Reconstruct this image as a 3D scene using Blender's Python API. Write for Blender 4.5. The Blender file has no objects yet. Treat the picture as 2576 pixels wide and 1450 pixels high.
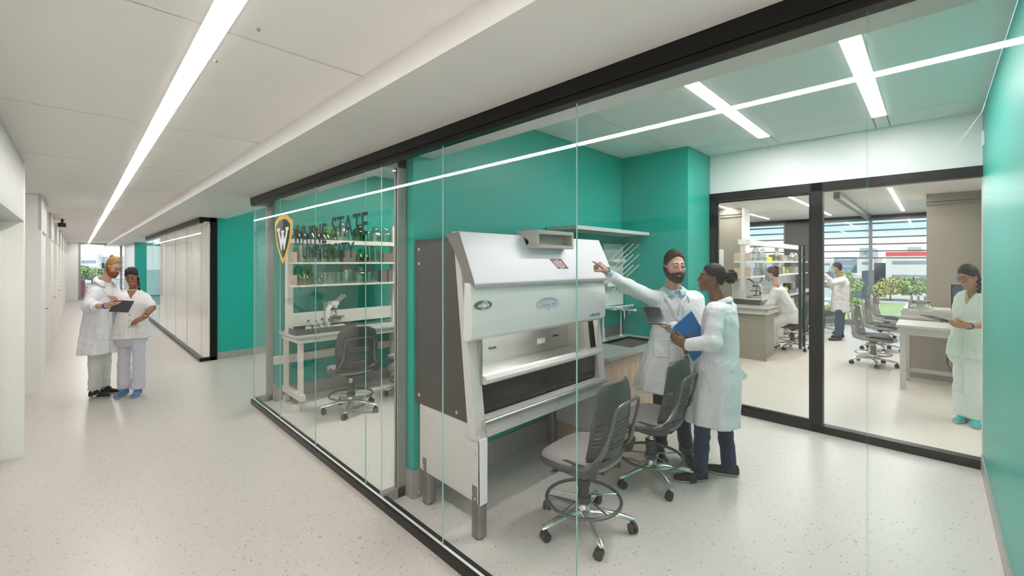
import bpy, bmesh, math, random
import numpy as np
from mathutils import Vector, Matrix, Euler, noise
from mathutils.bvhtree import BVHTree
random.seed(7)
PI = math.pi
SC = bpy.context.scene
COL = SC.collection

# ------------------------------------------------------------------ camera
FPX, CX, HY, EYE, YAW = 1077.4, 1288.0, 660.0, 1.70, math.radians(45.41)
cam_data = bpy.data.cameras.new('camera')
cam_data.sensor_width = 36.0
cam_data.lens = 36.0 * FPX / 2576.0
cam_data.shift_y = -(725.0 - HY) / 2576.0
cam_data.clip_start = 0.02
cam_data.clip_end = 900
cam = bpy.data.objects.new('camera', cam_data)
cam.location = (0, 0, EYE)
cam.rotation_euler = (PI / 2, 0, -YAW)
COL.objects.link(cam)
SC.camera = cam

# ------------------------------------------------------------------ world, sun, exposure
SC.view_settings.view_transform = 'Standard'
SC.view_settings.look = 'None'
SC.view_settings.gamma = 1.0
SC.view_settings.use_curve_mapping = False
SC.view_settings.exposure = 1.50
cy = SC.cycles
cy.use_denoising = True
cy.use_adaptive_sampling = True
cy.adaptive_threshold = 0.025
cy.max_bounces = 9
cy.diffuse_bounces = 4
cy.glossy_bounces = 4
cy.transmission_bounces = 6
cy.transparent_max_bounces = 24
cy.caustics_reflective = False
cy.caustics_refractive = False
cy.sample_clamp_indirect = 6.0
cy.sample_clamp_direct = 0.0

world = bpy.data.worlds.new('sky')
SC.world = world
world.use_nodes = True
wn, wl = world.node_tree.nodes, world.node_tree.links
wn.clear()
w_out = wn.new('ShaderNodeOutputWorld')
w_bg = wn.new('ShaderNodeBackground')
w_tc = wn.new('ShaderNodeTexCoord')
w_sep = wn.new('ShaderNodeSeparateXYZ')
w_ramp = wn.new('ShaderNodeValToRGB')
wl.new(w_tc.outputs['Generated'], w_sep.inputs[0])
wl.new(w_sep.outputs['Z'], w_ramp.inputs[0])
wl.new(w_ramp.outputs[0], w_bg.inputs[0])
wl.new(w_bg.outputs[0], w_out.inputs[0])
w_ramp.color_ramp.elements[0].position = 0.0
w_ramp.color_ramp.elements[0].color = (0.90, 0.92, 0.93, 1)
w_ramp.color_ramp.elements[1].position = 0.6
w_ramp.color_ramp.elements[1].color = (0.28, 0.50, 0.80, 1)
for p_, c_ in ((0.030, (0.86, 0.90, 0.92)), (0.055, (0.46, 0.63, 0.74)), (0.10, (0.38, 0.58, 0.75))):
    e_ = w_ramp.color_ramp.elements.new(p_); e_.color = (*c_, 1)
w_bg.inputs[1].default_value = 0.62

sun_d = bpy.data.lights.new('sun', 'SUN')
sun_d.energy = 2.3
sun_d.angle = math.radians(3)
sun_d.color = (1.0, 0.96, 0.88)
sun = bpy.data.objects.new('sun', sun_d)
sun.rotation_euler = Vector((0.50, 0.42, -0.75)).to_track_quat('-Z', 'Y').to_euler()
COL.objects.link(sun)
def fill_lamp(name, loc, direction, sx, sy, watts, col=(0.93, 0.97, 1.0)):
    d = bpy.data.lights.new(name, 'AREA'); d.shape = 'RECTANGLE'; d.size = sx; d.size_y = sy; d.energy = watts; d.color = col
    o = bpy.data.objects.new(name, d); o.location = loc
    o.rotation_euler = Vector(direction).to_track_quat('-Z', 'Z').to_euler(); COL.objects.link(o)
    return o
# unseen fill lamps, added to brighten the corridor from behind and the side recess
fill_lamp('fill_lamp', (0.55, -2.9, 1.3), (0, 1, 0.12), 1.7, 2.3, 15, (1.0, 0.97, 0.93))
fill_lamp('fill_lamp', (5.1, 7.4, 1.5), (-1, 0, 0.05), 2.4, 2.4, 12)
LIGHT_L = 14.0
LAB_L = 33.0          # radiance of the luminaires

# ------------------------------------------------------------------ pixel of the photograph -> point at distance d along the view axis
_s, _c = math.sin(YAW), math.cos(YAW)
def at(px, py, d):
    u = (px - CX) / FPX; v = (HY - py) / FPX
    return Vector(((_s + u * _c) * d, (_c - u * _s) * d, EYE + v * d))

# ------------------------------------------------------------------ materials
MATS = {}
def mat(name, col, rough=0.5, metal=0.0, spec=0.5, bump=0.0, bscale=40.0, var=0.0, vscale=6.0, emit=None, estr=0.0, coat=0.0, trans=0.0, ior=1.45, sheen=0.0):
    m = bpy.data.materials.new(name); m.use_nodes = True
    nt = m.node_tree; N, L = nt.nodes, nt.links
    b = N['Principled BSDF']
    b.inputs['Base Color'].default_value = (*col, 1)
    b.inputs['Roughness'].default_value = rough
    b.inputs['Metallic'].default_value = metal
    b.inputs['Specular IOR Level'].default_value = spec
    b.inputs['Coat Weight'].default_value = coat
    b.inputs['Transmission Weight'].default_value = trans
    b.inputs['IOR'].default_value = ior
    b.inputs['Sheen Weight'].default_value = sheen
    if emit: 
        b.inputs['Emission Color'].default_value = (*emit, 1); b.inputs['Emission Strength'].default_value = estr
    tc = N.new('ShaderNodeTexCoord')
    if var > 0 or bump == 0:
        nz = N.new('ShaderNodeTexNoise'); nz.inputs['Scale'].default_value = vscale; nz.inputs['Detail'].default_value = 3
        L.new(tc.outputs['Object'], nz.inputs['Vector'])
        mx = N.new('ShaderNodeMix'); mx.data_type = 'RGBA'
        v = max(var, 0.02)
        mx.inputs[6].default_value = (*[max(0, c * (1 - v)) for c in col], 1)
        mx.inputs[7].default_value = (*[min(1, c * (1 + v)) for c in col], 1)
        L.new(nz.outputs['Fac'], mx.inputs[0]); L.new(mx.outputs[2], b.inputs['Base Color'])
    if bump > 0:
        nb = N.new('ShaderNodeTexNoise'); nb.inputs['Scale'].default_value = bscale; nb.inputs['Detail'].default_value = 4
        L.new(tc.outputs['Object'], nb.inputs['Vector'])
        bp = N.new('ShaderNodeBump'); bp.inputs['Strength'].default_value = bump; bp.inputs['Distance'].default_value = 0.01
        L.new(nb.outputs['Fac'], bp.inputs['Height']); L.new(bp.outputs[0], b.inputs['Normal'])
    MATS[name] = m
    return m

def terrazzo(name, base, chip, dens, rough):
    m = mat(name, base, rough, bump=0.0, var=0.03, vscale=1.5)
    nt = m.node_tree; N, L = nt.nodes, nt.links
    b = N['Principled BSDF']; src = b.inputs['Base Color'].links[0].from_socket
    tc = N.new('ShaderNodeTexCoord')
    for sc, thr, st in ((46, dens, chip), (90, dens * 0.8, [c * 1.15 for c in chip])):
        mp = N.new('ShaderNodeMapping'); mp.inputs['Scale'].default_value = (1, 1.45, 1); mp.inputs['Rotation'].default_value = (0, 0, 0.5 + sc)
        dist = N.new('ShaderNodeTexNoise'); dist.inputs['Scale'].default_value = sc * 0.8; dist.inputs['Detail'].default_value = 1
        L.new(tc.outputs['Object'], dist.inputs['Vector'])
        add = N.new('ShaderNodeMix'); add.data_type = 'RGBA'; add.blend_type = 'LINEAR_LIGHT'; add.inputs[0].default_value = 0.015
        L.new(tc.outputs['Object'], add.inputs[6]); L.new(dist.outputs['Color'], add.inputs[7])
        L.new(add.outputs[2], mp.inputs['Vector'])
        vo = N.new('ShaderNodeTexVoronoi'); vo.inputs['Scale'].default_value = sc; vo.inputs['Randomness'].default_value = 1.0
        L.new(mp.outputs[0], vo.inputs['Vector'])
        sp = N.new('ShaderNodeSeparateColor'); L.new(vo.outputs['Color'], sp.inputs[0])
        g = N.new('ShaderNodeMath'); g.operation = 'LESS_THAN'; g.inputs[1].default_value = thr
        L.new(sp.outputs[0], g.inputs[0])
        d = N.new('ShaderNodeMath'); d.operation = 'LESS_THAN'; d.inputs[1].default_value = 0.30
        L.new(vo.outputs['Distance'], d.inputs[0])
        mu = N.new('ShaderNodeMath'); mu.operation = 'MULTIPLY'; L.new(g.outputs[0], mu.inputs[0]); L.new(d.outputs[0], mu.inputs[1])
        mx = N.new('ShaderNodeMix'); mx.data_type = 'RGBA'
        L.new(mu.outputs[0], mx.inputs[0]); L.new(src, mx.inputs[6]); mx.inputs[7].default_value = (*st, 1)
        src = mx.outputs[2]
    L.new(src, b.inputs['Base Color'])
    return m

def glass(name, tint, refl, rough=0.0):
    """thin architectural glass: clear transmission plus a Fresnel-like mirror"""
    m = bpy.data.materials.new(name); m.use_nodes = True
    nt = m.node_tree; N, L = nt.nodes, nt.links; N.clear()
    o = N.new('ShaderNodeOutputMaterial'); t = N.new('ShaderNodeBsdfTransparent'); g = N.new('ShaderNodeBsdfGlossy')
    t.inputs[0].default_value = (*tint, 1); g.inputs['Roughness'].default_value = rough; g.inputs[0].default_value = (1, 1, 1, 1)
    lw = N.new('ShaderNodeLayerWeight'); lw.inputs[0].default_value = 0.5
    p = N.new('ShaderNodeMath'); p.operation = 'POWER'; p.inputs[1].default_value = 4.5; L.new(lw.outputs['Facing'], p.inputs[0])
    mu = N.new('ShaderNodeMath'); mu.operation = 'MULTIPLY_ADD'; mu.inputs[1].default_value = 0.34; mu.inputs[2].default_value = refl
    L.new(p.outputs[0], mu.inputs[0])
    nz = N.new('ShaderNodeTexNoise'); nz.inputs['Scale'].default_value = 0.6; tc = N.new('ShaderNodeTexCoord'); L.new(tc.outputs['Object'], nz.inputs['Vector'])
    bp = N.new('ShaderNodeBump'); bp.inputs['Strength'].default_value = 0.01; L.new(nz.outputs['Fac'], bp.inputs['Height']); L.new(bp.outputs[0], g.inputs['Normal'])
    mx = N.new('ShaderNodeMixShader'); L.new(mu.outputs[0], mx.inputs[0]); L.new(t.outputs[0], mx.inputs[1]); L.new(g.outputs[0], mx.inputs[2])
    L.new(mx.outputs[0], o.inputs[0]); MATS[name] = m
    return m

def wood(name, c1, c2):
    m = mat(name, c1, 0.45, bump=0.05, bscale=60)
    nt = m.node_tree; N, L = nt.nodes, nt.links; b = N['Principled BSDF']
    tc = N.new('ShaderNodeTexCoord'); mp = N.new('ShaderNodeMapping'); mp.inputs['Scale'].default_value = (14, 14, 1.2)
    nz = N.new('ShaderNodeTexNoise'); nz.inputs['Scale'].default_value = 2.2; nz.inputs['Detail'].default_value = 6; nz.inputs['Distortion'].default_value = 1.2
    L.new(tc.outputs['Object'], mp.inputs[0]); L.new(mp.outputs[0], nz.inputs['Vector'])
    r = N.new('ShaderNodeValToRGB'); r.color_ramp.elements[0].color = (*c2, 1); r.color_ramp.elements[1].color = (*c1, 1)
    r.color_ramp.elements[0].position = 0.35; r.color_ramp.elements[1].position = 0.62
    L.new(nz.outputs['Fac'], r.inputs[0]); L.new(r.outputs[0], b.inputs['Base Color'])
    return m

def emis(name, col, s):
    m = bpy.data.materials.new(name); m.use_nodes = True
    N, L = m.node_tree.nodes, m.node_tree.links; N.clear()
    o = N.new('ShaderNodeOutputMaterial'); e = N.new('ShaderNodeEmission'); e.inputs[0].default_value = (*col, 1); e.inputs[1].default_value = s
    L.new(e.outputs[0], o.inputs[0]); MATS[name] = m
    return m

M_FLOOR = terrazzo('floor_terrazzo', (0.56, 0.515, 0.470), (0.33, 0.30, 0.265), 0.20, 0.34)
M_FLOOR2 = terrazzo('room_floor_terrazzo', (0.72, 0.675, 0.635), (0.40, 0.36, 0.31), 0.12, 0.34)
M_FLOOR3 = terrazzo('lab_floor_terrazzo', (0.74, 0.69, 0.62), (0.60, 0.55, 0.48), 0.06, 0.35)
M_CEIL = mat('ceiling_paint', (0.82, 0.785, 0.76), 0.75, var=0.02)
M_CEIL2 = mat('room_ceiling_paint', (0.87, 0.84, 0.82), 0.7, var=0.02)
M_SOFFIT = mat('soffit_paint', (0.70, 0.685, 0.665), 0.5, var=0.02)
M_WHITE = mat('white_wall_paint', (0.86, 0.84, 0.80), 0.45, var=0.02)
M_WHITE_DIM = mat('dimmed_white_wall', (0.54, 0.545, 0.535), 0.5, var=0.02)  # white wall paint darkened to offset glare from the corridor light strip
M_WHITE2 = mat('cool_white_wall_paint', (0.78, 0.80, 0.78), 0.5, var=0.02)
M_TEAL = mat('teal_wall_paint', (0.0, 0.39, 0.305), 0.55, spec=0.6, bump=0.01, bscale=300, coat=0.35)
M_TEAL.node_tree.nodes['Principled BSDF'].inputs['Coat Roughness'].default_value = 0.32
M_TAN = mat('tan_panel', (0.31, 0.28, 0.23), 0.5, var=0.04)
M_SEAM = mat('dark_joint', (0.06, 0.05, 0.045), 0.8)
M_BLACK = mat('black_metal', (0.008, 0.007, 0.006), 0.36, spec=0.3, bump=0.02, bscale=500)
M_GREY = mat('grey_anodised_frame', (0.36, 0.34, 0.32), 0.35, metal=0.4)
M_BASE = terrazzo('terrazzo_baseboard', (0.36, 0.35, 0.32), (0.70, 0.68, 0.62), 0.10, 0.35)
M_GLASS = glass('partition_glass', (0.985, 0.988, 0.986), 0.018)
M_GLASS2 = glass('window_glass', (0.97, 0.985, 0.985), 0.015)
M_GEDGE = mat('glass_edge', (0.34, 0.58, 0.53), 0.25, emit=None)
M_LIGHT = emis('luminaire_diffuser', (1.0, 0.962, 0.935), LIGHT_L)
M_LIGHTLAB = emis('lab_luminaire_diffuser', (1.0, 0.965, 0.91), LAB_L); M_LIGHTROOM = emis('room_luminaire_diffuser', (1.0, 0.925, 0.945), 18.0)
M_FIXT = mat('luminaire_trim', (0.8, 0.8, 0.78), 0.4)

# ------------------------------------------------------------------ mesh helpers
class MB:
    """collects shapes and links them as ONE mesh object"""
    def __init__(s): s.v = []; s.f = []; s.m = []
    def add(s, verts, faces, mi=0, M=None):
        n = len(s.v)
        for p in verts:
            p = Vector(p); s.v.append(M @ p if M else p)
        for f in faces: s.f.append([i + n for i in f]); s.m.append(mi)
        return s
    def box(s, a, b, mi=0, M=None):
        x0, y0, z0 = a; x1, y1, z1 = b
        return s.add([(x0,y0,z0),(x1,y0,z0),(x1,y1,z0),(x0,y1,z0),(x0,y0,z1),(x1,y0,z1),(x1,y1,z1),(x0,y1,z1)],
                     [(0,3,2,1),(4,5,6,7),(0,1,5,4),(1,2,6,5),(2,3,7,6),(3,0,4,7)], mi, M)
    def prism(s, poly, lo, hi, axis='x', mi=0, M=None):
        """poly is a list of 2D points; extruded along axis from lo to hi"""
        def P(p, t): return {'x': (t, p[0], p[1]), 'y': (p[0], t, p[1]), 'z': (p[0], p[1], t)}[axis]
        n = len(poly); v = [P(p, lo) for p in poly] + [P(p, hi) for p in poly]
        f = [list(range(n))[::-1], [i + n for i in range(n)]] + [[i, (i+1) % n, (i+1) % n + n, i + n] for i in range(n)]
        return s.add(v, f, mi, M)
    def tube(s, pts, r, seg=12, mi=0, M=None, flat=None, caps=True):
        """sweep a circle (or ellipse, flat=(rx_scale, up)) along pts; r is a number or a list"""
        pts = [Vector(p) for p in pts]; n = len(pts); rs = r if isinstance(r, (list, tuple)) else [r] * n
        tang = []
        for i in range(n):
            t = pts[min(i+1, n-1)] - pts[max(i-1, 0)]
            tang.append(t.normalized() if t.length > 1e-9 else Vector((0,0,1)))
        ref = Vector(flat[1]) if flat else (Vector((0,0,1)) if abs(tang[0].z) < 0.9 else Vector((1,0,0)))
        verts = []
        nrm = (ref - tang[0] * ref.dot(tang[0])).normalized()
        for i in range(n):
            if flat: nn = ref - tang[i] * ref.dot(tang[i])
            else: nn = nrm - tang[i] * nrm.dot(tang[i])
            if nn.length > 1e-6: nrm = nn.normalized()
            bi = tang[i].cross(nrm)
            k = flat[0] if flat else 1.0
            for j in range(seg):
                a = 2 * PI * j / seg
                verts.append(pts[i] + nrm * (math.cos(a) * rs[i] * k) + bi * (math.sin(a) * rs[i]))
        f = [[i*seg+j, i*seg+(j+1) % seg, (i+1)*seg+(j+1) % seg, (i+1)*seg+j] for i in range(n-1) for j in range(seg)]
        if caps: f += [list(range(seg))[::-1], [(n-1)*seg+j for j in range(seg)]]
        return s.add(verts, f, mi, M)
    def cyl(s, p0, p1, r0, r1=None, seg=16, mi=0, M=None):
        return s.tube([p0, p1], [r0, r0 if r1 is None else r1], seg, mi, M)
    def lathe(s, prof, c=(0,0,0), seg=20, mi=0, M=None):
        """prof: list of (r, z) from bottom to top"""
        v = []; n = len(prof)
        for r, z in prof:
            for j in range(seg):
                a = 2*PI*j/seg; v.append((c[0]+r*math.cos(a), c[1]+r*math.sin(a), c[2]+z))
        f = [[i*seg+j, i*seg+(j+1) % seg, (i+1)*seg+(j+1) % seg, (i+1)*seg+j] for i in range(n-1) for j in range(seg)]
        if prof[0][0] > 1e-6: f.append(list(range(seg))[::-1])
        if prof[-1][0] > 1e-6: f.append([(n-1)*seg+j for j in range(seg)])
        return s.add(v, f, mi, M)
    def ball(s, c, r, seg=14, mi=0, M=None, R=None):
        rx, ry, rz = (r, r, r) if not isinstance(r, (tuple, list)) else r
        v = []; rings = max(6, seg // 2 + 1)
        for i in range(rings + 1):
            th = PI * i / rings
            for j in range(seg):
                a = 2*PI*j/seg
                p = Vector((rx*math.sin(th)*math.cos(a), ry*math.sin(th)*math.sin(a), -rz*math.cos(th)))
                if R: p = R @ p
                v.append(p + Vector(c))
        f = [[i*seg+j, i*seg+(j+1) % seg, (i+1)*seg+(j+1) % seg, (i+1)*seg+j] for i in range(rings) for j in range(seg)]
        return s.add(v, f, mi, M)
    def torus(s, c, R, r, seg=40, sub=10, mi=0, M=None):
        v = []
        for i in range(seg):
            a = 2*PI*i/seg
            for j in range(sub):
                b = 2*PI*j/sub
                v.append((c[0]+(R+r*math.cos(b))*math.cos(a), c[1]+(R+r*math.cos(b))*math.sin(a), c[2]+r*math.sin(b)))
        f = [[i*sub+j, ((i+1) % seg)*sub+j, ((i+1) % seg)*sub+(j+1) % sub, i*sub+(j+1) % sub] for i in range(seg) for j in range(sub)]
        return s.add(v, f, mi, M)
    def build(s, name, mats, parent=None, smooth=False, bevel=0.0, solid=0.0, sub=0, loc=None, angle=35):
        if not isinstance(mats, (list, tuple)): mats = [mats]
        me = bpy.data.meshes.new(name)
        me.from_pydata([tuple(p) for p in s.v], [], s.f); me.validate()
        for m in mats: me.materials.append(m)
        if len(me.polygons) == len(s.m): me.polygons.foreach_set('material_index', s.m)
        bm = bmesh.new(); bm.from_mesh(me)
        bmesh.ops.remove_doubles(bm, verts=bm.verts, dist=1e-5)
        bmesh.ops.recalc_face_normals(bm, faces=bm.faces)
        bm.to_mesh(me); bm.free()
        if smooth:
            me.polygons.foreach_set('use_smooth', [True] * len(me.polygons))
            try: me.set_sharp_from_angle(angle=math.radians(angle))
            except Exception: pass
        o = bpy.data.objects.new(name, me); COL.objects.link(o)
        if parent: o.parent = parent
        if loc: o.location = loc
        if solid:
            q = o.modifiers.new('solid', 'SOLIDIFY'); q.thickness = solid; q.offset = 0
        if bevel:
            q = o.modifiers.new('bevel', 'BEVEL'); q.width = bevel; q.segments = 2; q.limit_method = 'ANGLE'; q.angle_limit = math.radians(40)
            q.harden_normals = False
        if sub:
            q = o.modifiers.new('sub', 'SUBSURF'); q.levels = sub; q.render_levels = sub
        return o

def tag(o, label, cat, group=None, kind=None):
    o['label'] = label; o['category'] = cat
    if group: o['group'] = group
    if kind: o['kind'] = kind
    return o
def thing(name, label, cat, loc=(0,0,0), rz=0.0, group=None):
    o = bpy.data.objects.new(name, None); COL.objects.link(o)
    o.empty_display_size = 0.1
    o.location = loc; o.rotation_euler = (0, 0, rz)
    return tag(o, label, cat, group)
def struct(o): o['kind'] = 'structure'; return o
def copy_tree(o, parent=None):
    c = o.copy(); COL.objects.link(c)
    c.parent = parent
    for ch in list(o.children): copy_tree(ch, c)
    return c
def dup(o, label, loc=None, rz=None):
    c = copy_tree(o); c['label'] = label
    if loc is not None: c.location = loc
    if rz is not None: c.rotation_euler = (0, 0, rz)
    return c
def T(x, y, z, rz=0.0, rx=0.0, ry=0.0):
    return Matrix.Translation((x, y, z)) @ Euler((rx, ry, rz)).to_matrix().to_4x4()
# ================================================================== THE SETTING
CZ, RZ, SZ = 2.58, 2.94, 2.47          # corridor ceiling, room ceiling, soffit underside
GX = 1.49                              # glass line
LX = -0.33                             # left corridor wall
YB, YE = -3.2, 27.3                    # corridor ends
BY = 2.66                              # teal wall behind the safety cabinet
AY = 5.74                              # teal wall of the microscope room
SX = 5.20                              # storefront plane
RY = -0.283                            # right teal wall

def bx(name, a, b, m, kind='structure', bevel=0):
    o = MB().box(a, b).build(name, m, bevel=bevel); o['kind'] = kind; return o

# floors
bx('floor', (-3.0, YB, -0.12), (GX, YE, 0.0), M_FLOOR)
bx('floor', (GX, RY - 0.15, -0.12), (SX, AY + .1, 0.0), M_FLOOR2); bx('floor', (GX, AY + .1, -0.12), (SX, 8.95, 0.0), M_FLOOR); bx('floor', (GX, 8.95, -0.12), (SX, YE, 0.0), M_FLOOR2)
bx('floor', (SX, -5.0, -0.12), (14.9, 9.0, 0.0), M_FLOOR3)

# corridor ceiling: panels with open joints, laid either side of the luminaire slot
LXa, LXb = 0.325, 0.397
mb = MB()
ys = [0.302 + 1.627 * k for k in range(-3, 18)]
g = 0.016
for i in range(len(ys) - 1):
    y0, y1 = ys[i] + g / 2, ys[i + 1] - g / 2
    mb.box((-1.6, y0, CZ), (LXa, y1, CZ + 0.03)); mb.box((LXb, y0, CZ), (0.945, y1, CZ + 0.03))
struct(mb.build('ceiling', M_CEIL))
bx('ceiling', (-1.6, YB, CZ + 0.05), (0.96, 30, CZ + 0.08), M_SEAM)
# sprinkler caps in the corridor ceiling
for i, (px, py) in enumerate(((650, 72), (543, 152))):
    u = at(px, py, 1.0); k = (CZ - EYE) / (u.z - EYE)
    o = MB().lathe([(0.006, 0.0), (0.006, 0.008), (0.003, 0.010)], (u.x * k, u.y * k, CZ - 0.008)).build('sprinkler', M_GREY, smooth=True)
    tag(o, ['small round cap in the corridor ceiling, the one nearer the picture top', 'small round cap in the corridor ceiling, nearer the long light'][i], 'sprinkler', 'small caps in the corridor ceiling')

# soffit
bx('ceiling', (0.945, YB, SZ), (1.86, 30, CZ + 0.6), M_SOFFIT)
# room ceilings with joints
def panel_ceiling(x0, x1, y0, y1, z, xs, yc, m, holes=()):
    mb = MB(); g = 0.006
    X = [x0] + xs + [x1]; Y = [y0] + yc + [y1]
    for i in range(len(X) - 1):
        for j in range(len(Y) - 1):
            a, b = (X[i] + g/2, Y[j] + g/2), (X[i+1] - g/2, Y[j+1] - g/2)
            if any(a[0] >= h[0]-0.01 and b[0] <= h[1]+0.01 and a[1] >= h[2]-0.01 and b[1] <= h[3]+0.01 for h in holes): continue
            mb.box((a[0], a[1], z), (b[0], b[1], z + 0.03))
    struct(mb.build('ceiling', m)); bx('ceiling', (x0, y0, z + 0.04), (x1, y1, z + 0.07), M_WHITE2)
panel_ceiling(1.86, SX, RY, BY, RZ, [2.925, 4.775], [0.285, 0.38, 1.15, 1.25, 2.05], M_CEIL2, [(2.925, 4.775, 0.285, 0.38), (2.925, 4.775, 1.15, 1.25)])
bx('ceiling', (1.86, BY + 0.14, RZ), (SX, 8.93, RZ + 0.05), M_CEIL2)
bx('ceiling', (1.86, 8.93, RZ), (SX, 18.0, RZ + 0.05), M_CEIL2)
bx('ceiling', (SX, -5.0, RZ), (14.9, 9.0, RZ + 0.06), M_CEIL2)

# luminaires
def luminaire(x0, x1, y0, y1, z, label, group, m=None):
    t = thing('ceiling_light', label, 'light', ((x0+x1)/2, (y0+y1)/2, z), 0, group)
    hx, hy = (x1-x0)/2, (y1-y0)/2
    MB().box((-hx+.003, -hy+.003, -0.004), (hx-.003, hy-.003, 0.012)).build('diffuser', m or M_LIGHT, t)
    mb = MB(); e = 0.004
    mb.box((-hx-e, -hy-e, -0.002), (-hx, hy+e, 0.02)); mb.box((hx, -hy-e, -0.002), (hx+e, hy+e, 0.02))
    mb.box((-hx, -hy-e, -0.002), (hx, -hy, 0.02)); mb.box((-hx, hy, -0.002), (hx, hy+e, 0.02))
    mb.build('frame', M_FIXT, t)
    return t
luminaire(LXa, LXb, YB + .3, 27.0, CZ, 'long continuous light strip running down the corridor ceiling', None)
GR = 'recessed linear lights of the glazed lab rooms'
luminaire(2.925, 4.775, 1.15, 1.25, RZ, 'linear ceiling light above the pointing man, left of the two in the room', GR, M_LIGHTROOM)
luminaire(2.925, 4.775, 0.285, 0.38, RZ, 'linear ceiling light nearest the right teal wall', GR, M_LIGHTROOM)
luminaire(2.4, 4.6, 4.15, 4.25, RZ, 'linear ceiling light of the microscope room, hidden above its soffit', GR, M_LIGHTLAB)
luminaire(2.4, 4.6, 7.3, 7.4, RZ, 'linear ceiling light of the recess before the far green wall', GR)
for k, y in enumerate((10.6, 13.0, 15.4)):
    luminaire(2.2, 4.4, y, y + 0.1, RZ, 'linear ceiling light inside the far glazed box', 'lights inside the far glazed box')
GL = 'linear lights of the lab beyond the black frame'
for lab, x0, y in (('seen over the bench shelves, leftmost in the far lab', 9.4, 3.35), ('crossing behind the black door post in the far lab', 9.4, 1.92), ('above the row of grey chairs in the far lab', 9.5, 0.50)):
    luminaire(x0, x0 + 4.5, y, y + 0.06, RZ, 'linear ceiling light ' + lab, GL, M_LIGHTLAB)
for k in range(2):
    luminaire(6.2, 8.4, [2.6, -1.6][k], [2.6, -1.6][k] + 0.08, RZ, ['linear ceiling light just inside the far lab, towards its left', 'linear ceiling light above the woman in the mint top'][k], GL, M_LIGHTLAB)

# left wall of the corridor: deep piers with recessed doors
def wallbox(name, a, b, m=M_WHITE): return bx(name, a, b, m)
wallbox('wall_left', (-0.47, 5.68, 0), (LX, 5.80, CZ))                     # jamb by the first door
wallbox('wall_left', (-0.47, YB, 2.06), (LX, 5.68, CZ), M_WHITE_DIM)                     # header above the first doors
wallbox('wall_left', (-0.62, YB, 0), (-0.475, 5.80, CZ), M_WHITE)
wallbox('wall_left', (-1.5, 5.8, 0), (-1.40, YE, CZ + .05), M_WHITE)
wallbox('wall_left', (-1.5, 5.70, 0), (-0.62, 5.80, CZ + .05))  # unseen wall added to keep sun out of the gap
mb = MB(); mb.box((-0.474, 4.0, 0.01), (-0.455, 5.60, 2.05)); o = mb.build('door_1', M_WHITE2, bevel=0.003); struct(o)
y = 8.28; k = 2
while y < 27:
    wallbox('wall_left', (-1.0, y, 0), (-0.36, y + 1.42, CZ - 0.004))
    wallbox('wall_left', (-0.36, y + .002, 2.12), (LX, y + 1.42, CZ - 0.004), M_WHITE_DIM)
    wallbox('wall_left', (-0.36, y, 0), (LX, y + 0.16, 2.12), M_WHITE)
    d = MB().box((-0.362, y + 0.20, 0.012), (-0.342, y + 1.38, 2.08)).build('door_%d' % k, M_WHITE2, bevel=0.003); struct(d)
    MB().tube([(-0.342, y + 1.28, 1.0), (-0.31, y + 1.28, 1.0), (-0.31, y + 1.18, 1.0)], 0.009, 8).build('door_handle', M_GREY, d, smooth=True)
    wallbox('wall_left', (-1.3, y + 1.42, 0), (-0.9, y + 3.0, CZ - 0.004))
    y += 2.98; k += 1
wallbox('wall_left', (-1.0, 5.8, 2.565), (-0.6, 8.28, CZ), M_SEAM)

# end of the corridor with its window
EY = 27.3
wallbox('wall_end', (-1.5, EY - 0.2, 0), (0.02, EY + 0.1, CZ), M_WHITE)
wallbox('wall_end', (0.02, EY, 0), (1.45, EY + 0.1, 0.06), M_WHITE)
wallbox('wall_end', (0.02, EY, 2.53), (1.9, EY + 0.1, CZ + .1), M_WHITE)
w = MB()
for a, b in (((0.02, EY-.04, 0), (0.10, EY+.04, 2.55)), ((1.40, EY-.04, 0), (1.48, EY+.04, 2.55)), ((0.1, EY-.04, 0.05), (1.4, EY+.04, 0.10)), ((0.1, EY-.04, 2.49), (1.4, EY+.04, 2.55))): w.box(a, b)
w = struct(w.build('window_1', M_GREY)); MB().box((0.1, EY, 0.1), (1.4, EY + .012, 2.5)).build('pane', M_GLASS2, w)
# far green column by the end window
bx('column', (1.55, 22.1, 0), (2.6, EY + .1, SZ), mat('grey_satin_panel', (0.45, 0.46, 0.44), 0.25))
bx('column', (1.56, 22.04, 0), (2.6, 22.098, SZ), M_TEAL)
bx('wall_back', (2.6, 18.0, 0), (2.7, 22.1, RZ), M_WHITE); 

# teal walls and their terrazzo baseboards
def teal_wall(x0, x1, y0, y1, z1, faces='', name='wall_teal'):
    bx(name, (x0, y0, 0), (x1, y1, z1), M_TEAL)
def base_y(x0, x1, y, side, h=0.20):      # runs along X on the face at y; side -1 towards the camera
    o = MB().box((x0, min(y, y + side*0.012), 0), (x1, max(y, y + side*0.012), h)).build('baseboard_back', M_BASE); struct(o)
def base_x(y0, y1, x, side, h=0.20):
    o = MB().box((min(x, x + side*0.012), y0, 0), (max(x, x + side*0.012), y1, h)).build('baseboard_side', M_BASE); struct(o)
teal_wall(1.69, SX, BY, BY + 0.14, RZ + .02, name='wall_middle')
base_y(1.69, 4.57, BY, -1); base_x(BY, BY + .14, 1.69, -1); base_y(1.69, SX, BY + .14, 1)
teal_wall(1.70, SX, AY, AY + 0.16, RZ + .02, name='wall_far')
base_y(1.70, SX, AY, -1, 0.16); base_x(AY, AY + .16, 1.70, -1); base_y(1.7, SX, AY + .16, 1)
teal_wall(1.72, SX, 8.93, 9.08, RZ + .02, name='wall_recess'); base_y(1.72, SX, 8.93, -1, 0.12)
bx('wall_side', (SX, BY, 0), (SX + .12, 18.0, RZ), M_TEAL)
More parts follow.
